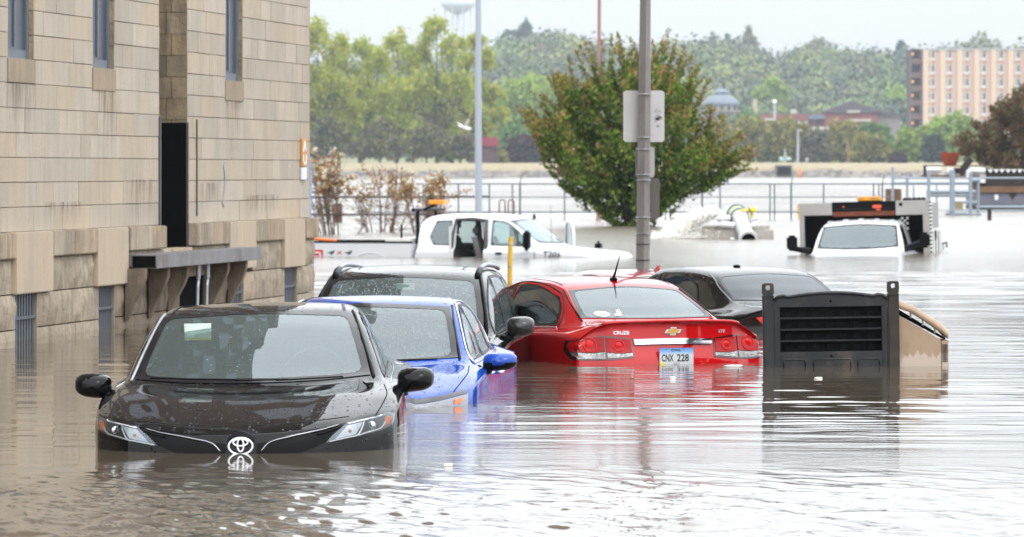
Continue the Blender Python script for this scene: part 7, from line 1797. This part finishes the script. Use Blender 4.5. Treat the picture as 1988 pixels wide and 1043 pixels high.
    MB().box(-13 * k, 13 * k, 0, 5, -3, Z_(236, Y) - 8).build('wall', mat('white_wall', (.6, .62, .64), .8), o); g = MB(); g.prism([(-14 * k, Z_(236, Y) - 8), (0, Z_(232, Y) - 8), (14 * k, Z_(236, Y) - 8)], -.3, 5.3, axis='Y'); g.build('roof', mat('slate_blue_roof', (.17, .20, .24), .7), o)
    # water tower
    Y = 2900.0; k = Y / F; zb = 40.0; o = thing('water_tower', (X_(889, Y), Y, zb), 'pale water tower with thin legs rising faintly behind the tallest willow', 'water tower')
    def z(p): return Z_(p, Y) - zb
    Mw = mat('tower_grey', (.60, .64, .67), .7); MB().lathe([(.5, z(29)), (12 * k, z(27)), (22 * k, z(20)), (32 * k, z(12)), (34 * k, z(8)), (34 * k, z(-4)), (20 * k, z(-12)), (.3, z(-15))], n=28).build('tank', Mw, o, smooth=True)
    for a in range(8): t = R(22 + 45 * a); MB().tube([(27 * k * math.cos(t), 27 * k * math.sin(t), -30), (27 * k * math.cos(t), 27 * k * math.sin(t), z(12))], .45, 6).build('leg', mat('tower_leg', (.5, .53, .56), .7), o)
    MB().tube([(0, 0, -30), (0, 0, z(28))], 1.0, 8).build('riser', Mw, o)
far_house()
def bank_things():
    def base(nm, px, Y, lb, ct, z=3.0): return thing(nm, (X_(px, Y), Y, z), lb, ct)
    Y = 1012.0; s = Y / F; Mg = mat('lamp_pole_grey', (.42, .45, .46), .6)
    def z(p, Y=Y): return Z_(p, Y) - 3
    o = base('street_lamp', 1549, Y, 'tall thin pale lamp post standing on the far bank', 'lamp post'); MB().tube([(0, 0, -1), (0, 0, z(254))], [.22, .16], 8).build('pole', Mg, o); MB().box(-.1, .9, -.15, .15, z(254), z(252)).build('lamp_head', Mg, o)
    o = base('globe_lamp', 1504, 1300, 'white globe lamp on a grey pole before the brick building', 'lamp post', 3); MB().tube([(0, 0, 0), (0, 0, Z_(202, 1300) - 3)], .3, 8).build('pole', Mg, o); MB().ball((0, 0, Z_(198, 1300) - 3), .62).build('globe', mat('white_globe', (.85, .8, .74), .5), o, smooth=True)
    o = base('sluice_box', 1522, 1001, 'dark square concrete outlet in the far stone bank', 'outlet', .5); MB().box(-1.6, 1.6, -.8, 6, 0, 2.1).build('housing', mat('sluice_dark', (.09, .08, .08), .9), o); MB().box(-1.3, 1.3, -.85, -.8, .2, 1.7).build('gate', M_dark, o)
    o = base('signal_post', 1524, Y, 'short post with two pale cyan boxes on top of the far bank', 'post'); MB().tube([(0, 0, -1), (0, 0, z(290))], .16, 8).build('pole', Mg, o)
    for s_ in (-1, 1): MB().box(s_ * .75 - .45, s_ * .75 + .45, -.2, .2, z(311), z(305)).build('cyan_box', mat('cyan_box', (.40, .62, .58), .6), o)
    o = base('orange_marker', 1553, 996, 'upright orange marker at the foot of the far bank', 'marker', 0); MB().lathe([(.24, -.5), (.26, 1.8), (.05, 1.95)], n=10).build('buoy', mat('marker_orange', (.85, .22, .04), .6), o, smooth=True)
    o = base('utility_pole', 1646, Y, 'thin brownish pole on the far bank below the gabled brick building', 'pole'); MB().tube([(0, 0, -1), (0, 0, z(272))], .15, 6).build('shaft', mat('weathered_wood', (.36, .26, .23)), o)
    o = base('round_marker', 1567, Y, 'small round pale disc on a post on the far bank', 'marker'); MB().tube([(0, 0, -1), (0, 0, z(312))], .08, 6).build('post', Mg, o); MB().lathe([(0, 0), (.34, 0), (.34, .1), (0, .1)], (0, 0, z(310)), 14, axis='Y').build('disc', Mg, o)
bank_things()
# ---- barge, piping and the steel gate frame on the right
def barge():
    Y = 200.0; s = Y / F; o = thing('barge', (X_(1960, Y), Y, 0), 'moored dark barge with white pipes on deck at the right edge', 'barge'); ox = o.location.x
    def x(p): return X_(p, Y) - ox
    def z(p): return Z_(p, Y)
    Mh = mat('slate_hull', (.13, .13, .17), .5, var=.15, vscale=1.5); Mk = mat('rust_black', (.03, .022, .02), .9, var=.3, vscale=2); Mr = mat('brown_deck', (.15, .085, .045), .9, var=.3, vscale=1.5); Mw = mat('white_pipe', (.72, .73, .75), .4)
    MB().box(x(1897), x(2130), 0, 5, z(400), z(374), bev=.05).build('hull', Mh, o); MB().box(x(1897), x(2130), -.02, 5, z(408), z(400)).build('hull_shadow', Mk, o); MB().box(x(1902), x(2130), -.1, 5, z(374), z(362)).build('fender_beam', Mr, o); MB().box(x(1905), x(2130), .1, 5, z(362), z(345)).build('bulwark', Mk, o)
    MB().box(x(1930), x(2130), -1.6, -.4, z(420), z(415)).build('floating_plank', Mr, o)
    g = MB(); g.prism([(x(1957), z(374)), (x(1975), z(374)), (x(1966), z(388))], -.04, 0, axis='Y'); g.build('black_triangle', Mk, o); MB().box(x(1931), x(1938), -.03, 0, z(388), z(378)).build('white_mark', Mw, o)
    MB().tube([(x(1799), 1, z(330)), (x(1831), 1, z(330))], .11, 14).build('white_tank', Mw, o); MB().tube([(x(1883), .5, z(345)), (x(1883), .5, z(333)), (x(1887), .5, z(330)), (x(1915), .5, z(332))], .12, 12).build('white_pipe', Mw, o)
    g = MB(); g.box(x(1840), x(1853), .3, .6, z(334), z(326)); g.box(x(1901), x(1912), -.2, .2, z(355), z(344)); g.build('pipe_joint', Mw, o)
    for k in range(7): g = MB(); xx = x(1918 + k * 11.5); g.prism([(xx, z(329)), (xx + 11 * s, z(329)), (xx + 5.5 * s, z(336))], .2, .26, axis='Y'); g.build('pale_pennant', Mw, o)
    MB().box(x(1916), x(2130), .3, .5, z(345), z(328)).build('dark_rail_board', Mk, o)
    MB().box(x(1795), x(1800), .4, .6, z(346), z(321)).build('rail_post', Mk, o); MB().box(x(1795), x(1990), .4, .55, z(323), z(321)).build('top_bar', Mk, o); MB().box(x(1795), x(1905), .6, 2, z(346), z(340)).build('walkway', Mr, o)
    g = MB(); g.tube([(x(1868), 1.2, z(338)), (x(1890), 1.2, z(308))], .16, 6); g.box(x(1850), x(1925), .8, 1.6, z(338), z(326)); g.build('boom', Mk, o)
    Mo = mat('orange_tub', (.58, .13, .06), .7, var=.1); t = thing('orange_tub', (X_(1853, Y), Y + 2, z(322)), 'large orange tub standing on the barge behind its boom', 'tub'); MB().lathe([(.25, 0), (.42, .55), (.44, .56), (.40, .56)], n=16).build('tub_body', Mo, t, smooth=True)
    Yg = 175.0; f = thing('steel_gate_frame', (X_(1820, Yg), Yg, 0), 'tall grey tubular steel gate frame standing in the water before the barge', 'gate'); fx = f.location.x
    def gx(p): return X_(p, Yg) - fx
    def gz(p): return Z_(p, Yg)
    Mf = mat('blue_grey_steel', (.26, .31, .36), .5, metal=.3)
    for px, yt, yb, rr, dy in ((1733, 325, 392, .055, .0), (1762, 337, 400, .05, .2), (1803, 330, 400, .06, 0), (1847, 330, 424, .10, -.3), (1882, 335, 426, .06, -.4), (1899, 348, 418, .05, 0), (1823, 360, 400, .03, 1), (1778, 360, 400, .03, 1)):
        g = MB(); g.tube([(gx(px), dy, gz(yb) - .3), (gx(px), dy, gz(yt))], rr, 10); g.build('post', Mf, f)
    for a, b, y, rr, dy in ((1733, 1990, 346, .035, 0), (1733, 1885, 356, .06, .4), (1885, 1903, 350, .08, 0), (1803, 1899, 373, .07, 1), (1803, 1895, 380, .05, 1), (1847, 1899, 393, .045, 0), (1895, 1990, 402, .05, 0), (1835, 1990, 409, .025, -.4), (1835, 1905, 416, .06, 0)):
        MB().tube([(gx(a), dy, gz(y)), (gx(b), dy, gz(y))], rr, 8).build('rail', Mf, f)
    MB().box(gx(1854), gx(1869), -.1, -.05, gz(407), gz(391)).build('wooden_board', mat('pale_wood', (.34, .26, .16), .8), f)
    c = thing('rusty_drum', (X_(1743, Yg), Yg + 2, 0), 'brown rusty drum standing behind the steel gate frame', 'drum'); MB().lathe([(.30, -.4), (.30, .5), (.31, .52), (.30, .54), (.30, .95), (0, .95)], n=16).build('drum_body', Mr, c)
    c = thing('mooring_post', (X_(1921, 160), 160, 0), 'short dark mooring post in the water below the barge', 'post'); MB().tube([(0, 0, -.4), (0, 0, Z_(407, 160))], .07, 8).build('shaft', Mk, c)
barge()

# ================================================================== HAZE over the river valley
def haze():
    m = bpy.data.materials.new('haze_air'); m.use_nodes = True; nt = m.node_tree; nt.nodes.clear(); o = nt.nodes.new('ShaderNodeOutputMaterial'); v = nt.nodes.new('ShaderNodeVolumePrincipled')
    v.inputs['Color'].default_value = (.80, .90, 1.0, 1); v.inputs['Density'].default_value = 0.00012; v.inputs['Anisotropy'].default_value = 0.0; nt.links.new(v.outputs[0], o.inputs['Volume'])
    b = MB().box(-1500, 1500, -90, 3050, -3, 135).build('haze', m); tag(b, kind='stuff')
haze()
